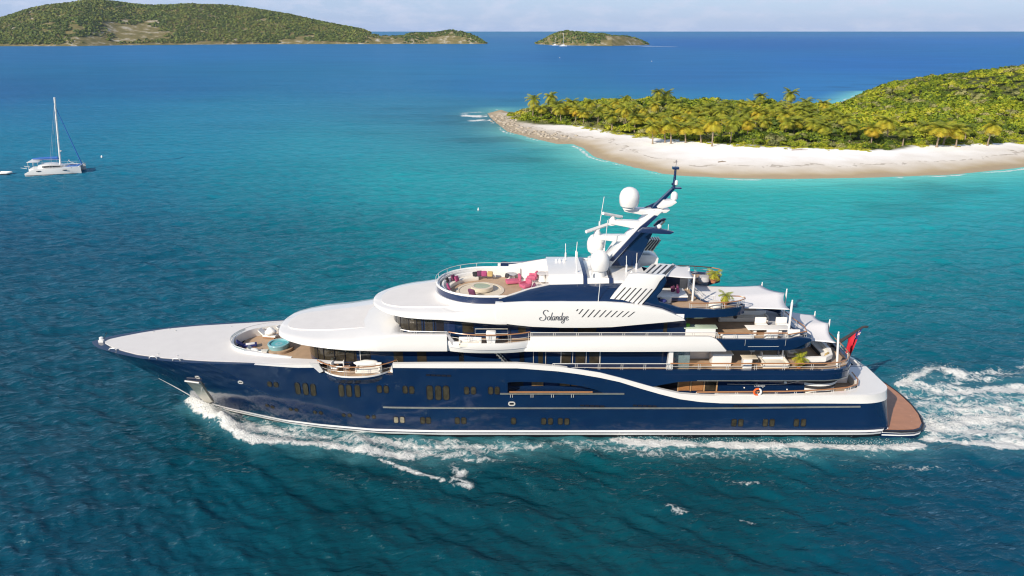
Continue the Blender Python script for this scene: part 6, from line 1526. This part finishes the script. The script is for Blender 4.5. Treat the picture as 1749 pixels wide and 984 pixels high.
# quarter blade on the far side of the transom with dark glass
q = MB(); q.prism([P(a_, b_, 5.2) for a_, b_ in ((1452, 611), (1462, 615), (1480, 627), (1494, 639), (1504, 650), (1502, 656), (1490, 646), (1470, 632), (1452, 624))], (0, .7, 0)); blade = q.build('stern_stair_blade', M['white'], yacht, bevel=.06)
q = MB(); q.prism([P(a_, b_, 5.1) for a_, b_ in ((1454, 622), (1464, 626), (1482, 637), (1495, 647), (1502, 655), (1494, 655), (1476, 645), (1456, 634))], (0, .4, 0)); q.build('blade_glass', M['glass'], blade)
q = MB(); q.prism([(38.05, -4.0, .72), (38.05, 4.0, .72), (38.05, 4.0, 3.4), (38.05, -4.0, 3.4)], (.05, 0, 0)); q.build('transom_door', M['navy_matt'], yacht)
q = MB()
for k in range(7): q.box((35.7 + .36 * k, 2.6, 3.7 - .43 * k), (.42, 3.6, .1)); q.box((35.52 + .36 * k, 2.6, 3.5 - .43 * k), (.05, 3.6, .42))
q.build('stern_steps', M['teak'], yacht)
q = MB(); q.rbox((36.6, .28, 3.2), (2.2, .16, 2.7), .05); q.build('stair_side', M['white'], yacht)
# ensign staff
s0, s1 = P(1434, 584, -.3), P(1474, 558.5, -.3)
q = MB(); q.tube([s0 + (s0 - s1) * .5, s0, s1], [.20, .20, .12], 8); q.sphere(tuple(s1 + Vector((.25, 0, .02))), .16, 8, 6, (2.2, .9, .8)); stf = q.build('ensign_staff', M['charcoal'], yacht)
# ---- awnings with posts
def awning(name, corners, sag, label=None, n=10):
    """corners: four 3-D points in order; bilinear cloth with scooped edges"""
    A, B_, C_, D_ = [Vector(c) for c in corners]; mb = MB(); rows = []
    for i in range(n + 1):
        r = []
        for j in range(n + 1):
            u, v = i / n, j / n
            uu = u + .10 * math.sin(math.pi * v) * (.5 - u) ; vv = v + .10 * math.sin(math.pi * u) * (.5 - v)
            p = A * (1 - uu) * (1 - vv) + B_ * uu * (1 - vv) + C_ * uu * vv + D_ * (1 - uu) * vv
            p = p + Vector((0, 0, -sag * 4 * u * (1 - u) * 1.0 - sag * .6 * 4 * v * (1 - v) + sag * 1.2 * 16 * u * (1 - u) * v * (1 - v)))
            r.append(p)
        rows.append(r)
    mb.loft(rows, False, False); o = mb.build(name, M['awning'], yacht, angle=60)
    so = o.modifiers.new('thickness', 'SOLIDIFY'); so.thickness = .02
    return o
def post(a, b, r=.09, parent=None, name='awning_post'):
    q = MB(); q.tube([a, b], r, 8); q.lathe((b[0], b[1], b[2]), [(r * .7, 0), (r * .7, .25), (.02, .3)], 8); return q.build(name, M['white'], parent or yacht)
w1 = awning('top_awning', [G(1127, 470, 15.7), G(1186, 475, 15.2), G(1178, 454, 15.2), G(1149, 449.5, 15.8)], .15)
a = P(1186, 474, -2.9); post((a.x, -2.9, 13.1), (a.x, -2.9, a.z), .11); a = P(1176, 474, .6); post((a.x, .6, 13.1), (a.x, .6, 15.2), .08)
c_near, c_mid, c_far = P(1349, 529, -5.0), P(1340, 500, -.6), Vector((27.0, 3.6, 12.55))
A_, D_ = Vector((19.3, -3.6, 12.55)), Vector((19.0, 3.6, 12.7))
def fan_awning(name, fn, ff, tips, sag):
    """front edge fn-ff, aft edge scooped between the post tips"""
    mb = MB(); rows = []; n = 9
    aft = []
    for i in range(len(tips) - 1):
        a, b = Vector(tips[i]), Vector(tips[i + 1])
        for k in range(n): u = k / n; p = a.lerp(b, u); s = math.sin(math.pi * u); aft.append(p + Vector((-.32 * s, 0, -.08 * s)))
    aft.append(Vector(tips[-1])); N = len(aft) - 1
    for i, q_ in enumerate(aft):
        f_ = Vector(fn).lerp(Vector(ff), i / N); r = []
        for k in range(13):
            u = k / 12; p = f_.lerp(q_, u); e = math.sin(math.pi * i / N)
            ins = math.sin(math.pi * u) * .45 * (1 if i / N < .5 else -1) * abs(1 - 2 * i / N) ** 3
            r.append(p + Vector((0, ins, -sag * math.sin(math.pi * u) * (.35 + .65 * e))))
        rows.append(r)
    mb.loft(rows, False, False); o = mb.build(name, M['awning'], yacht, angle=60)
    so = o.modifiers.new('thickness', 'SOLIDIFY'); so.thickness = .02
    return o
fan_awning('bridge_awning', A_, D_, [c_near, c_mid, c_far], .14)
pt = P(1353, 517, -5.0); pb = P(1347, 566, -5.3)
post((pb.x, -5.3, 10.3), (pt.x, -5.0, pt.z), .11); post((c_mid.x + .2, -.6, 10.2), (c_mid.x + .2, -.6, c_mid.z + .15), .08); post((27.1, 3.7, 10.2), (27.1, 3.7, 12.6), .08)
t3 = [P(1428, 586, -5.0), P(1415, 552, -1.0), P(1390, 538, 3.2)]
fan_awning('upper_awning', (27.6, -5.2, 9.75), (27.8, 4.6, 9.9), t3, .12)
a, b = P(1428.5, 634 - 20, -5.3), P(1432, 571, -5.0)
post((P(1429, 628, -5.5).x, -5.5, 7.2), (b.x, -5.0, b.z), .11); post((t3[1].x + .1, -1.0, 7.2), (t3[1].x + .1, -1.0, t3[1].z + .15), .08); post((t3[2].x + .1, 3.2, 7.2), (t3[2].x + .1, 3.2, t3[2].z + .15), .08)

# ------------------------------------------------------------------ loose things aboard
def put(o, lab, cat, grp=None): return tag(o, lab, cat, grp)
# sun lounge: curved sofa, cushions, fire table, loungers
def curved_sofa(a0, a1, rx, ry, z, lab, name='curved_sofa'):
    root = thing(name, lab, 'sofa', (LC[0], LC[1], z)); root['_o'] = (0, 0, 0)
    def arc(f, z0, z1, th, nm, m):
        pts = []
        for k in range(25):
            a = a0 + (a1 - a0) * k / 24; pts.append((rx * f * math.cos(a), ry * f * math.sin(a), z0, z1))
        return strip(pts, th).build(nm, m, root, bevel=.04)
    arc(.98, .0, .40, .85, 'seat', M['cream']); arc(.985, .38, .78, .26, 'backrest', M['whitecloth'])
curved_sofa(R(105), R(205), 4.75, 4.3, 13.22, 'long white curved sofa round the front and far side of the round lounge')
curved_sofa(R(212), R(252), 4.75, 4.3, 13.22, 'short white curved bench along the near front of the round lounge')
def cushion(px, py, z, m, lab, s=.5, grp='cushions in the round lounge'):
    p = G(px, py, z); mb = MB(); mb.rbox((0, 0, 0), (s, s * .35, s), .14); o = mb.build('cushion', M[m]); o.location = p; d = Vector((LC[0] - p.x, LC[1] - p.y)); o.rotation_euler = (R(-22), 0, math.atan2(d.y, d.x) + math.pi / 2)
    return put(o, lab, 'cushion', grp)
cushion(764, 478, 13.95, 'charcoal', 'small charcoal cushion, nearest the front of the far lounge sofa')
cushion(774, 474, 13.95, 'plum', 'dark plum cushion beside a bigger red one on the lounge sofa', .6)
cushion(780, 476, 13.9, 'magenta', 'dark red cushion leaning on a plum one at the front of the lounge sofa', .6)
cushion(811, 468, 13.95, 'charcoal', 'black cushion on the far lounge sofa beside a plum one')
cushion(819, 467, 13.95, 'plum', 'plum cushion in the middle of the far lounge sofa', .6)
cushion(827, 467.5, 13.95, 'magenta', 'mauve cushion right of the plum one on the far lounge sofa', .6)
cushion(837, 468, 13.95, 'mustard', 'mustard cushion on the far lounge sofa', .6)
cushion(866, 471, 13.9, 'charcoal', 'dark cushion at the after end of the lounge by the white table')
cushion(766, 490, 13.85, 'magenta', 'red cushion on the near front bench of the round lounge', .7)
cushion(806, 499.5, 13.8, 'plum', 'long flat plum cushion on the near side of the round lounge', .8)
root = thing('fire_table', 'round stone fire pit table in the middle of the round lounge', 'table', (-3.1, 0.1, 13.24)); root['_o'] = (0, 0, 0)
q = MB(); q.lathe((0, 0, 0), [(.9, 0), (1.12, .1), (1.16, .42), (1.16, .5), (.86, .5), (.86, .44)], 32); q.build('base', M['stone'], root)
q = MB(); q.lathe((0, 0, .40), [(.85, 0), (.85, .06), (.5, .09), (.02, .1)], 32); q.build('pebble_bed', M['firebed'], root)
def pink_chair(px, py, rz, lab, chaise=False):
    p = G(px, py, 13.25); root = thing('pink_lounge_chair', lab, 'lounge chair', (p.x, p.y, 13.24), 'pink chairs on the sun deck'); root['_o'] = (0, 0, 0); root.rotation_euler = (0, 0, rz)
    L = 1.5 if chaise else .95
    q = MB(); q.rbox((0, 0, .26), (L, .9, .34), .08); q.build('seat', M['pink'], root)
    q = MB(); q.rbox((L / 2 - .02, 0, .62), (.26, .9, .72), .1); q.build('backrest', M['pink'], root)
    if not chaise:
        for s in (-1, 1): q = MB(); q.rbox((0, s * .5, .45), (.9, .16, .3), .06); q.build('armrest', M['pink'], root)
pink_chair(876, 484, R(10), 'pink lounge chair with a tall back left of the other pink seats', True)
pink_chair(897, 492, R(35), 'low pink chair nearest the navy shoulder of the sun deck')
pink_chair(909, 478, R(-15), 'small pink chair behind the others beside a white round table')
cushion(912, 488, 13.6, 'plum', 'plum cushion lying on the low pink chair by the navy shoulder', .6)
def round_table(px, py, z, r, h, lab, m='greypad', grp=None):
    p = G(px, py, z); root = thing('round_table', lab, 'table', (p.x, p.y, z), grp); root['_o'] = (0, 0, 0)
    q = MB(); q.lathe((0, 0, 0), [(r * .7, 0), (r * .55, h * .5), (r * .7, h - .06)], 16); q.build('base', M['white'], root)
    q = MB(); q.lathe((0, 0, h - .06), [(r, 0), (r, .06), (r * .97, .07)], 20); q.build('tabletop', M[m], root)
round_table(873, 476, 13.24, .62, .55, 'pale round side table beside the dark cushion at the end of the lounge')
round_table(926, 480, 13.24, .60, .9, 'pale round table standing against the white top house')
# hot tub and the fore lounge
tub = thing('hot_tub', 'round pale blue hot tub bubbling in the well of the foredeck', 'hot tub', (-24.4, -.95, UP)); tub['_o'] = (0, 0, 0)
q = MB(); q.lathe((0, 0, 0), [(1.0, 0), (1.08, .5), (1.14, .72), (1.10, .80), (.95, .80), (.92, .66)], 32); q.build('tub_wall', M['tubrim'], tub)
q = MB(); q.lathe((0, 0, .60), [(.93, 0), (.93, .06), (.6, .08), (.3, .05), (.02, .07)], 32); q.build('tub_water', M['tubwater'], tub)
q = MB(); q.lathe((-24.4, -.95, UP), [(1.45, 0), (1.45, .28), (1.12, .28)], 32); q.build('tub_step', M['teak'], yacht)
def lounger(x, y, rz, lab, m='cream', tw=None):
    root = thing('deck_lounger', lab, 'sun lounger', (x, y, UP)); root['_o'] = (0, 0, 0); root.rotation_euler = (0, 0, rz)
    q = MB(); q.rbox((0, 0, .28), (1.5, .75, .22), .06); q.build('mattress', M[m], root)
    q = MB(); q.prism([(.7, -.37, .3), (1.25, -.37, .85), (1.18, -.37, .95), (.6, -.37, .42)], (0, .74, 0)); q.build('backrest', M[m], root)
    q = MB(); q.box((.1, 0, .1), (1.3, .6, .12)); q.build('base', M['wood'], root)
    if tw: q = MB(); q.rbox((-.1, 0, .41), (.9, .5, .05), .02); q.build('towel', M[tw], root)
lounger(-27.7, -.4, R(200), 'navy padded lounger at the very front of the foredeck well', 'flagblue', 'whitecloth')
lounger(-26.0, -2.1, R(185), 'cream lounger along the near side of the foredeck well')
lounger(-26.3, 2.2, R(170), 'white covered lounger on the far side of the foredeck well', 'whitecloth')
lounger(-24.6, 3.1, R(165), 'lounger under a blue and white towel at the far edge of the well', 'whitecloth', 'bluecover')
def heap(x, y, z, s, m, lab, cat, seed=0):
    mb = MB(); mb.sphere((0, 0, 0), 1.0, 16, 10); rr = np.random.default_rng(seed); lob = rr.normal(size=(9, 3)); lob /= np.linalg.norm(lob, axis=1)[:, None]
    mb.v = [tuple(np.array(p) * (0.72 + 0.4 * np.max(np.clip(lob @ np.array(p), 0, 1) ** 3)) * np.array(s)) for p in mb.v]
    o = mb.build('towel_heap' if cat == 'towels' else 'draped_cover', M[m]); o.location = (x, y, z); return put(o, lab, cat)
heap(-26.2, 2.1, 7.75, (.6, .5, .45), 'whitecloth', 'crumpled white towels on the covered lounger in the well', 'towels', 3)
heap(-26.6, -2.2, 7.5, (.55, .4, .18), 'whitecloth', 'white towel thrown over the near lounger in the well', 'towels', 4)
# balcony seats
def sofa(x, y, z, L, D_, rz, lab, m='cream', grp=None, name='deck_sofa'):
    root = thing(name, lab, 'sofa', (x, y, z), grp); root['_o'] = (0, 0, 0); root.rotation_euler = (0, 0, rz)
    q = MB(); q.rbox((0, 0, .24), (L, D_, .44), .08); q.build('seat', M[m], root)
    q = MB(); q.rbox((0, D_ / 2 - .12, .55), (L, .24, .62), .08); q.build('backrest', M['whitecloth'], root)
    for s in (-1, 1): q = MB(); q.rbox((s * (L / 2 - .11), 0, .42), (.22, D_, .4), .06); q.build('armrest', M[m], root)
bm = (bal0 + bal1) / 2
sofa(bm + 1.2, -6.35, UP + .03, 2.5, .95, 0, 'cream sofa on the fold-down balcony of the yacht')
heap(bm + 1.0, -6.0, UP + .78, (1.25, .45, .30), 'whitecloth', 'white cloth draped along the balcony sofa', 'cover', 6)
def deck_chair(x, y, z, rz, lab, m='whitecloth', grp=None):
    root = thing('deck_chair', lab, 'chair', (x, y, z), grp); root['_o'] = (0, 0, 0); root.rotation_euler = (0, 0, rz)
    q = MB(); q.rbox((0, 0, .44), (.6, .6, .12), .04); q.build('seat', M[m], root)
    q = MB(); q.rbox((0, .27, .78), (.6, .1, .6), .04); q.build('backrest', M[m], root)
    for (a, b) in ((-.25, -.25), (.25, -.25), (-.25, .25), (.25, .25)): q = MB(); q.tube([(a, b, 0), (a, b, .4)], .03, 5); q.build('leg', M['wood'], root)
    for s in (-1, 1): q = MB(); q.box((s * .29, 0, .66), (.05, .5, .05)); q.build('armrest', M['wood'], root)
    return root
deck_chair(bal0 + 1.5, -6.3, UP + .03, R(80), 'white slatted chair at the forward end of the balcony')
deck_chair(bal0 + 2.6, -6.1, UP + .03, R(100), 'second white chair from the forward end of the balcony')
# bridge wing console and cover
p = P(839, 590, -6.6)
root = thing('helm_console', 'white pod-shaped helm console standing on the bridge wing', 'console', (p.x, -6.7, BR)); root['_o'] = (0, 0, 0)
q = MB(); q.loft([[(-.35, -.3, 0), (.35, -.3, 0), (.35, .3, 0), (-.35, .3, 0)], [(-.42, -.35, .6), (.42, -.35, .6), (.42, .35, .6), (-.42, .35, .6)], [(-.5, -.4, 1.1), (.5, -.4, 1.1), (.5, .4, 1.3), (-.5, .4, 1.3)]], True, True); q.build('pedestal', M['white'], root, bevel=.05)
q = MB(); q.rbox((0, 0, 1.32), (.95, .8, .3), .12); q.build('console_cover', M['whitecloth'], root)
sofa(p.x - 2.0, -6.85, BR, 2.2, .7, 0, 'low cream bench on the bridge wing left of the helm console')
q = MB(); q.tube([(p.x - 1.6, -5.2, BR), (p.x - 1.6, -5.2, 11.1), (p.x + 1.6, -5.2, 11.1), (p.x + 1.6, -5.2, BR)], .04, 6); q.tube([(p.x - 1.6, -5.2, 10.6), (p.x + 1.6, -5.2, 10.6)], .03, 5); q.build('wing_ladder_rail', M['steel'], yacht)
# sun deck aft
def palm_pot(px, py, z, s, lab, seed):
    p = G(px, py, z); root = thing('potted_palm', lab, 'potted plant', (p.x, p.y, z), None); root['_o'] = (0, 0, 0)
    q = MB(); q.lathe((0, 0, 0), [(.22, 0), (.34, .35), (.38, .5), (.32, .5), (.30, .42)], 16); q.build('pot', M['terracotta'], root)
    tr, v, f, t = palm_parts(seed, .7, .05, .45, n=13, size=1.0)
    tr = MB(); tr.tube([(0, 0, .4), (0, 0, .8), (.05, 0, 1.05)], [.07, .05, .04], 6); tr.build('stem', M['bark'], root)
    me = bpy.data.meshes.new('fronds'); v2 = v * s; v2[:, 2] += 1.05 - .7 * s; me.from_pydata(v2.tolist(), [], f.tolist()); at = me.attributes.new('tint', 'FLOAT', 'POINT'); at.data.foreach_set('value', t.astype(np.float32)); me.materials.append(M['palmleaf']); fo = bpy.data.objects.new('fronds', me); COL.objects.link(fo); fo.parent = root
palm_pot(1237, 522, 13.16, .92, 'potted palm in a terracotta pot on the near lobe of the after sun deck', 61)
palm_pot(1218, 483, 13.16, 1.0, 'dark potted palm on the far lobe of the after sun deck', 62)
palm_pot(1364, 628, UP + .09, 1.05, 'broad potted palm by the rail of the upper after deck', 63)
def pouf(px, py, z, r, h, m, lab):
    p = G(px, py, z); mb = MB(); mb.lathe((0, 0, 0), [(r * .9, 0), (r, .06), (r, h - .1), (r * .9, h), (.05, h + .03)], 18); o = mb.build('pouf', M[m]); o.location = p; put(o, lab, 'pouf')
pouf(1221, 525, 13.16, .62, .55, 'cream', 'round cream pouf beside the potted palm on the near lobe')
pouf(1202, 480, 13.16, .6, .55, 'greypad', 'round grey pouf beside the dark potted palm on the far lobe')
pouf(1137, 516, 13.16, .55, .55, 'cream', 'square-looking cream pouf by the navy wedge of the after sun deck')
root = thing('day_bed', 'large pale day bed with a dark base under the top awning', 'day bed', (15.4, -2.0, 13.12)); root['_o'] = (0, 0, 0)
q = MB(); q.rbox((0, 0, .3), (4.0, 2.4, .42), .08); q.build('base', M['navy_matt'], root)
q = MB(); q.rbox((0, 0, .58), (4.1, 2.5, .18), .08); q.build('mattress', M['whitecloth'], root)
for (dx, dy, m, lab) in ((.8, .2, 'plum', 'dark plum cushion heaped on the day bed'), (1.2, -.2, 'magenta', 'mauve cushion in front of the plum one on the day bed'), (1.35, .5, 'plum', 'plum cushion at the back corner of the day bed')):
    mb = MB(); mb.rbox((0, 0, 0), (.62, .24, .6), .12); o = mb.build('cushion', M[m]); o.location = (15.4 + dx, -2.0 + dy, 14.05); o.rotation_euler = (R(-15), 0, dx); put(o, lab, 'cushion')
root = thing('planter', 'terracotta planter with flowers on the day bed deck under the awning', 'planter', (14.0, -1.5, 13.85)); root['_o'] = (0, 0, 0)
q = MB(); q.rbox((0, 0, .22), (.6, .5, .4), .06); q.build('pot', M['terracotta'], root)
v, f, t = leaf_clump(70, .42, .16, .7, 901, .5)
me = bpy.data.meshes.new('foliage'); v[:, 2] += .4; me.from_pydata(v.tolist(), [], f.tolist()); at = me.attributes.new('tint', 'FLOAT', 'POINT'); at.data.foreach_set('value', t.astype(np.float32)); me.materials.append(M['leafgrey']); fo = bpy.data.objects.new('foliage', me); COL.objects.link(fo); fo.parent = root
q = MB(); q.box((15.3, 1.2, 14.0), (4.5, .15, 1.7)); q.build('bar_wall', M['navy_matt'], yacht)
pouf(1133, 508, 13.16, .7, .5, 'whitecloth', 'white covered pouf with a folded cloth by the navy wedge')
heap(P(1133, 503, -4.6).x, -4.7, 13.8, (.4, .3, .2), 'flagblue', 'blue cloth folded on the white pouf', 'towels', 8)
# bridge deck aft: buffet, tables, covered chairs
x0 = P(1170, 560, -4.9).x
root = thing('buffet_counter', 'pale green glass-topped buffet counter on the bridge after deck', 'counter', (P(1195, 562, -4.5).x, -4.5, BR)); root['_o'] = (0, 0, 0)
q = MB(); q.rbox((0, 0, .5), (3.0, .8, 1.0), .06); q.build('base', M['whitecloth'], root)
q = MB(); q.rbox((0, 0, 1.06), (3.3, 1.0, .09), .04); q.build('worktop', M['palegreen'], root)
mb = MB(); mb.sphere((0, 0, 0), .28, 12, 8, (1.2, 1, .7)); o = mb.build('fruit_bowl', M['greenfruit']); o.location = (P(1173, 557, -4.5).x, -4.5, BR + 1.25); put(o, 'green fruit heaped at the forward end of the buffet counter', 'fruit')
def dining(xc, yc, z, L, lab, m='whitecloth'):
    root = thing('dining_table', lab, 'table', (xc, yc, z)); root['_o'] = (0, 0, 0)
    q = MB(); q.rbox((0, 0, .72), (L, 1.2, .08), .05); q.build('tabletop', M[m], root)
    for s in (-1, 1): q = MB(); q.rbox((s * L * .3, 0, .34), (.3, .7, .68), .06); q.build('leg', M['white'], root)
tx = P(1310, 575, -4.2).x
dining(tx, -4.0, BR + .03, 4.2, 'long white dining table with covered chairs on the bridge after deck')
labs = ['white covered dining chair near the rail, forward of its twin', 'white covered dining chair near the rail, aft of its twin', 'white covered chair on the far side of the dining table, forward end', 'white covered chair on the far side of the dining table, after end']
for k, (dx, y, rz) in enumerate(((-.1, -5.4, R(180)), (2.0, -5.4, R(180)), (-.2, -2.8, 0), (1.9, -2.8, 0))):
    root = thing('covered_chair', labs[k], 'chair', (tx + dx, y, BR + .03), 'covered chairs round the dining table'); root['_o'] = (0, 0, 0); root.rotation_euler = (0, 0, rz)
    q = MB(); q.rbox((0, 0, .36), (1.15, .75, .7), .1); q.build('seat', M['whitecloth'], root)
    q = MB(); q.rbox((0, .32, .85), (1.15, .2, .75), .08); q.build('backrest', M['whitecloth'], root)
sofa(P(1258, 580, -5.6).x, -5.7, BR + .03, 3.0, 1.0, R(180), 'low white sofa behind the rail forward of the covered chairs', 'whitecloth')
sofa(24.0, -.2, BR + .03, 5.2, 1.2, 0, 'long cream sofa across the far side of the bridge after deck')
p = P(1254, 557, -1.5); mb = MB(); mb.lathe((0, 0, 0), [(.16, 0), (.22, .2), (.10, .45), (.16, .8), (.05, .95)], 12); o = mb.build('sculpture', M['charcoal']); o.location = (p.x, -1.5, BR + .75); put(o, 'small dark figurine standing on the ledge of the bridge after deck', 'sculpture')
# upper deck aft: bar, stool, sofa
root = thing('bar_counter', 'white angular bar counter on the upper after deck', 'bar', (P(1232, 612, -4.9).x, -4.6, UP + .09)); root['_o'] = (0, 0, 0)
q = MB(); q.rbox((0, 0, .62), (1.9, 1.3, 1.24), .06); q.build('base', M['white'], root)
q = MB(); q.rbox((0, 0, 1.30), (2.1, 1.5, .10), .04); q.build('worktop', M['whitecloth'], root)
root = thing('console_table', 'tall white block table nearer the rail aft of the bar', 'table', (P(1276, 614, -5.6).x, -5.6, UP + .09)); root['_o'] = (0, 0, 0)
q = MB(); q.rbox((0, 0, .55), (.85, .8, 1.1), .06); q.build('base', M['white'], root)
q = MB(); q.rbox((.2, .1, 1.16), (1.5, 1.0, .09), .03); q.build('tabletop', M['stone'], root)
def stool(x, y, z, lab):
    root = thing('bar_stool', lab, 'stool', (x, y, z)); root['_o'] = (0, 0, 0)
    q = MB(); q.lathe((0, 0, .0), [(.24, 0), (.05, .06), (.045, .68)], 10); q.build('pedestal', M['steel'], root)
    q = MB(); q.rbox((0, 0, .74), (.5, .5, .12), .05); q.build('seat', M['whitecloth'], root)
    q = MB(); q.rbox((.22, 0, 1.0), (.08, .5, .42), .04); q.build('backrest', M['whitecloth'], root)
stool(P(1296, 612, -4.4).x, -4.4, UP + .09, 'white bar stool with a back standing aft of the block table')
stool(P(1284, 606, -3.2).x, -3.0, UP + .09, 'white bar stool farther inboard behind the block table')
q = MB(); q.prism([(17.5, -3.4, UP + .09), (21.4, -3.4, UP + .09), (22.6, -3.4, 9.2), (21.4, -3.4, 9.4), (19.6, -3.4, 8.2), (17.5, -3.4, 8.1)], (0, .3, 0)); q.build('stair_screen', M['white'], yacht)
xs_ = P(1330, 618, -5.2).x
sofa(xs_ - .4, -5.0, UP + .09, 2.6, 1.5, 0, 'wide cream sofa beside the navy pillar of the upper after deck')
root = thing('curved_sofa', 'curved white sofa with a dark front round the stern of the upper deck', 'sofa', (30.5, -2.0, UP + .09)); root['_o'] = (0, 0, 0)
pa = [(-1.5, -3.2), (.6, -3.1), (1.5, -2.4), (1.9, -1.0), (1.9, 3.0), (1.5, 4.4)]
strip([(x, y, .0, .42) for x, y in pa], .9).build('seat', M['charcoal'], root)
strip([(x, y, .40, .52) for x, y in pa], .92).build('cushion_pad', M['whitecloth'], root); strip([(x + .05, y - .03, .5, .95) for x, y in pa], .3).build('backrest', M['whitecloth'], root)
sofa(28.6, -2.0, UP + .09, 2.4, 1.1, R(90), 'white armchair sofa inboard of the potted palm on the upper deck')
mb = MB(); mb.rbox((0, 0, 0), (.7, .25, .5), .1); o = mb.build('cushion', M['mustard']); o.location = (31.6, -4.2, UP + .85); o.rotation_euler = (0, 0, R(40)); put(o, 'brown cushion on the curved sofa at the stern of the upper deck', 'cushion')
# main deck aft: striped settee, lifebuoy, flag
p = P(1396, 660, -4.4)
root = thing('striped_settee', 'black and white striped round settee on the main after deck', 'settee', (p.x - .3, -3.6, MAIN)); root['_o'] = (0, 0, 0)
ar = lambda f: [(2.3 * f * math.sin(a), -1.6 * f * math.cos(a)) for a in np.linspace(R(-80), R(80), 18)]
for (z0, z1, m, nm, f) in ((.0, .38, 'whitecloth', 'base', .92), (.38, .72, 'charcoal', 'seat', .96), (.72, 1.02, 'whitecloth', 'piping', 1.0), (1.02, 1.36, 'charcoal', 'backrest', 1.03)):
    strip([(x, y - .35, z0 + .42, z1 + .42) for x, y in ar(f)], .6).build(nm, M[m], root)
q = MB(); q.lathe((0, .1, .0), [(1.6, 0), (1.6, .45), (.02, .5)], 24); q.build('seat_pad', M['whitecloth'], root)
p = P(1293.5, 671.5, -6.68); o = MB()
rings = []
for k in range(25):
    a = 2 * math.pi * k / 24; rings.append([(.34 * math.cos(a) + .10 * math.cos(b) * math.cos(a), .10 * math.sin(b), .34 * math.sin(a) + .10 * math.cos(b) * math.sin(a)) for b in np.linspace(0, 2 * math.pi, 9)[:-1]])
root = thing('lifebuoy', 'orange and white lifebuoy hanging on the after rail of the yacht', 'lifebuoy', (p.x, -6.72, p.z + .15)); root['_o'] = (0, 0, 0)
mb = MB(); mb.loft(rings[5:20] , True, True); mb.build('ring', M['orange'], root); mb = MB(); mb.loft(rings[19:] + rings[1:6], True, True); mb.build('ring_band', M['stripewhite'], root)
# red ensign hanging from the staff
fl = thing('ensign_flag', 'red ensign hanging in folds from the staff at the stern', 'flag', (s1.x, s1.y, s1.z)); fl['_o'] = (0, 0, 0)
def flag_surface(u0, u1, v0, v1, nu, nv, lift):
    """u runs along the hoist (up the staff), v down the fly; the cloth gathers as it hangs"""
    rows = []
    for j in range(nv + 1):
        v = v0 + (v1 - v0) * j / nv; r = []
        for i in range(nu + 1):
            u = u0 + (u1 - u0) * i / nu
            hx = Vector((0, 0, 0)).lerp(s0 - s1, (1 - u) * .66); g = v ** .75
            cx_ = -.95 - .45 * g
            x = hx.x * (1 - g * .82) + cx_ * g * .82; z = hx.z * (1 - g * .45) - 3.9 * v * (1 - .06 * u)
            y = .22 * math.sin(u * 9 + v * 2.2) * min(1, v * 3) + lift
            r.append((x, y - .1, z))
        rows.append(r)
    return MB().loft(rows, False, False)
f_ = flag_surface(0, 1, .02, 1, 22, 18, 0); ff = f_.build('cloth', M['red'], fl, angle=70)
for (u0, u1, v0, v1, m, nm, l_) in ((.52, 1, .02, .36, 'flagblue', 'canton', -.02), (.72, .80, .02, .36, 'flagwhite', 'cross_bar', -.035), (.52, 1, .15, .22, 'flagwhite', 'cross_upright', -.035), (.745, .775, .02, .36, 'red', 'red_bar', -.05), (.52, 1, .17, .20, 'red', 'red_upright', -.05)):
    g_ = flag_surface(u0, u1, v0, v1, 12, 8, l_); g_.build(nm, M[m], ff, angle=70)
p_ = flag_surface(.15, .4, .6, .75, 6, 4, -.02); p_.build('badge', M['flagwhite'], ff, angle=70)
# ------------------------------------------------------------------ thin sea haze over the whole place
hz_ = MB(); hz_.box((0, 2500.0, 69.0), (9000.0, 8000.0, 144.0)); haze = hz_.build('haze', [], None, angle=0)
hm = bpy.data.materials.new('sea_haze'); hm.use_nodes = True
hn, hl = hm.node_tree.nodes, hm.node_tree.links; hn.remove(hn['Principled BSDF'])
pv = hn.new('ShaderNodeVolumePrincipled'); pv.inputs['Color'].default_value = (0.62, 0.80, 1.0, 1); pv.inputs['Density'].default_value = 0.000034; pv.inputs['Anisotropy'].default_value = 0.2
hl.new(pv.outputs['Volume'], hn['Material Output'].inputs['Volume']); haze.data.materials.append(hm)
haze['kind'] = 'stuff'; haze['label'] = 'thin pale haze over the sea'
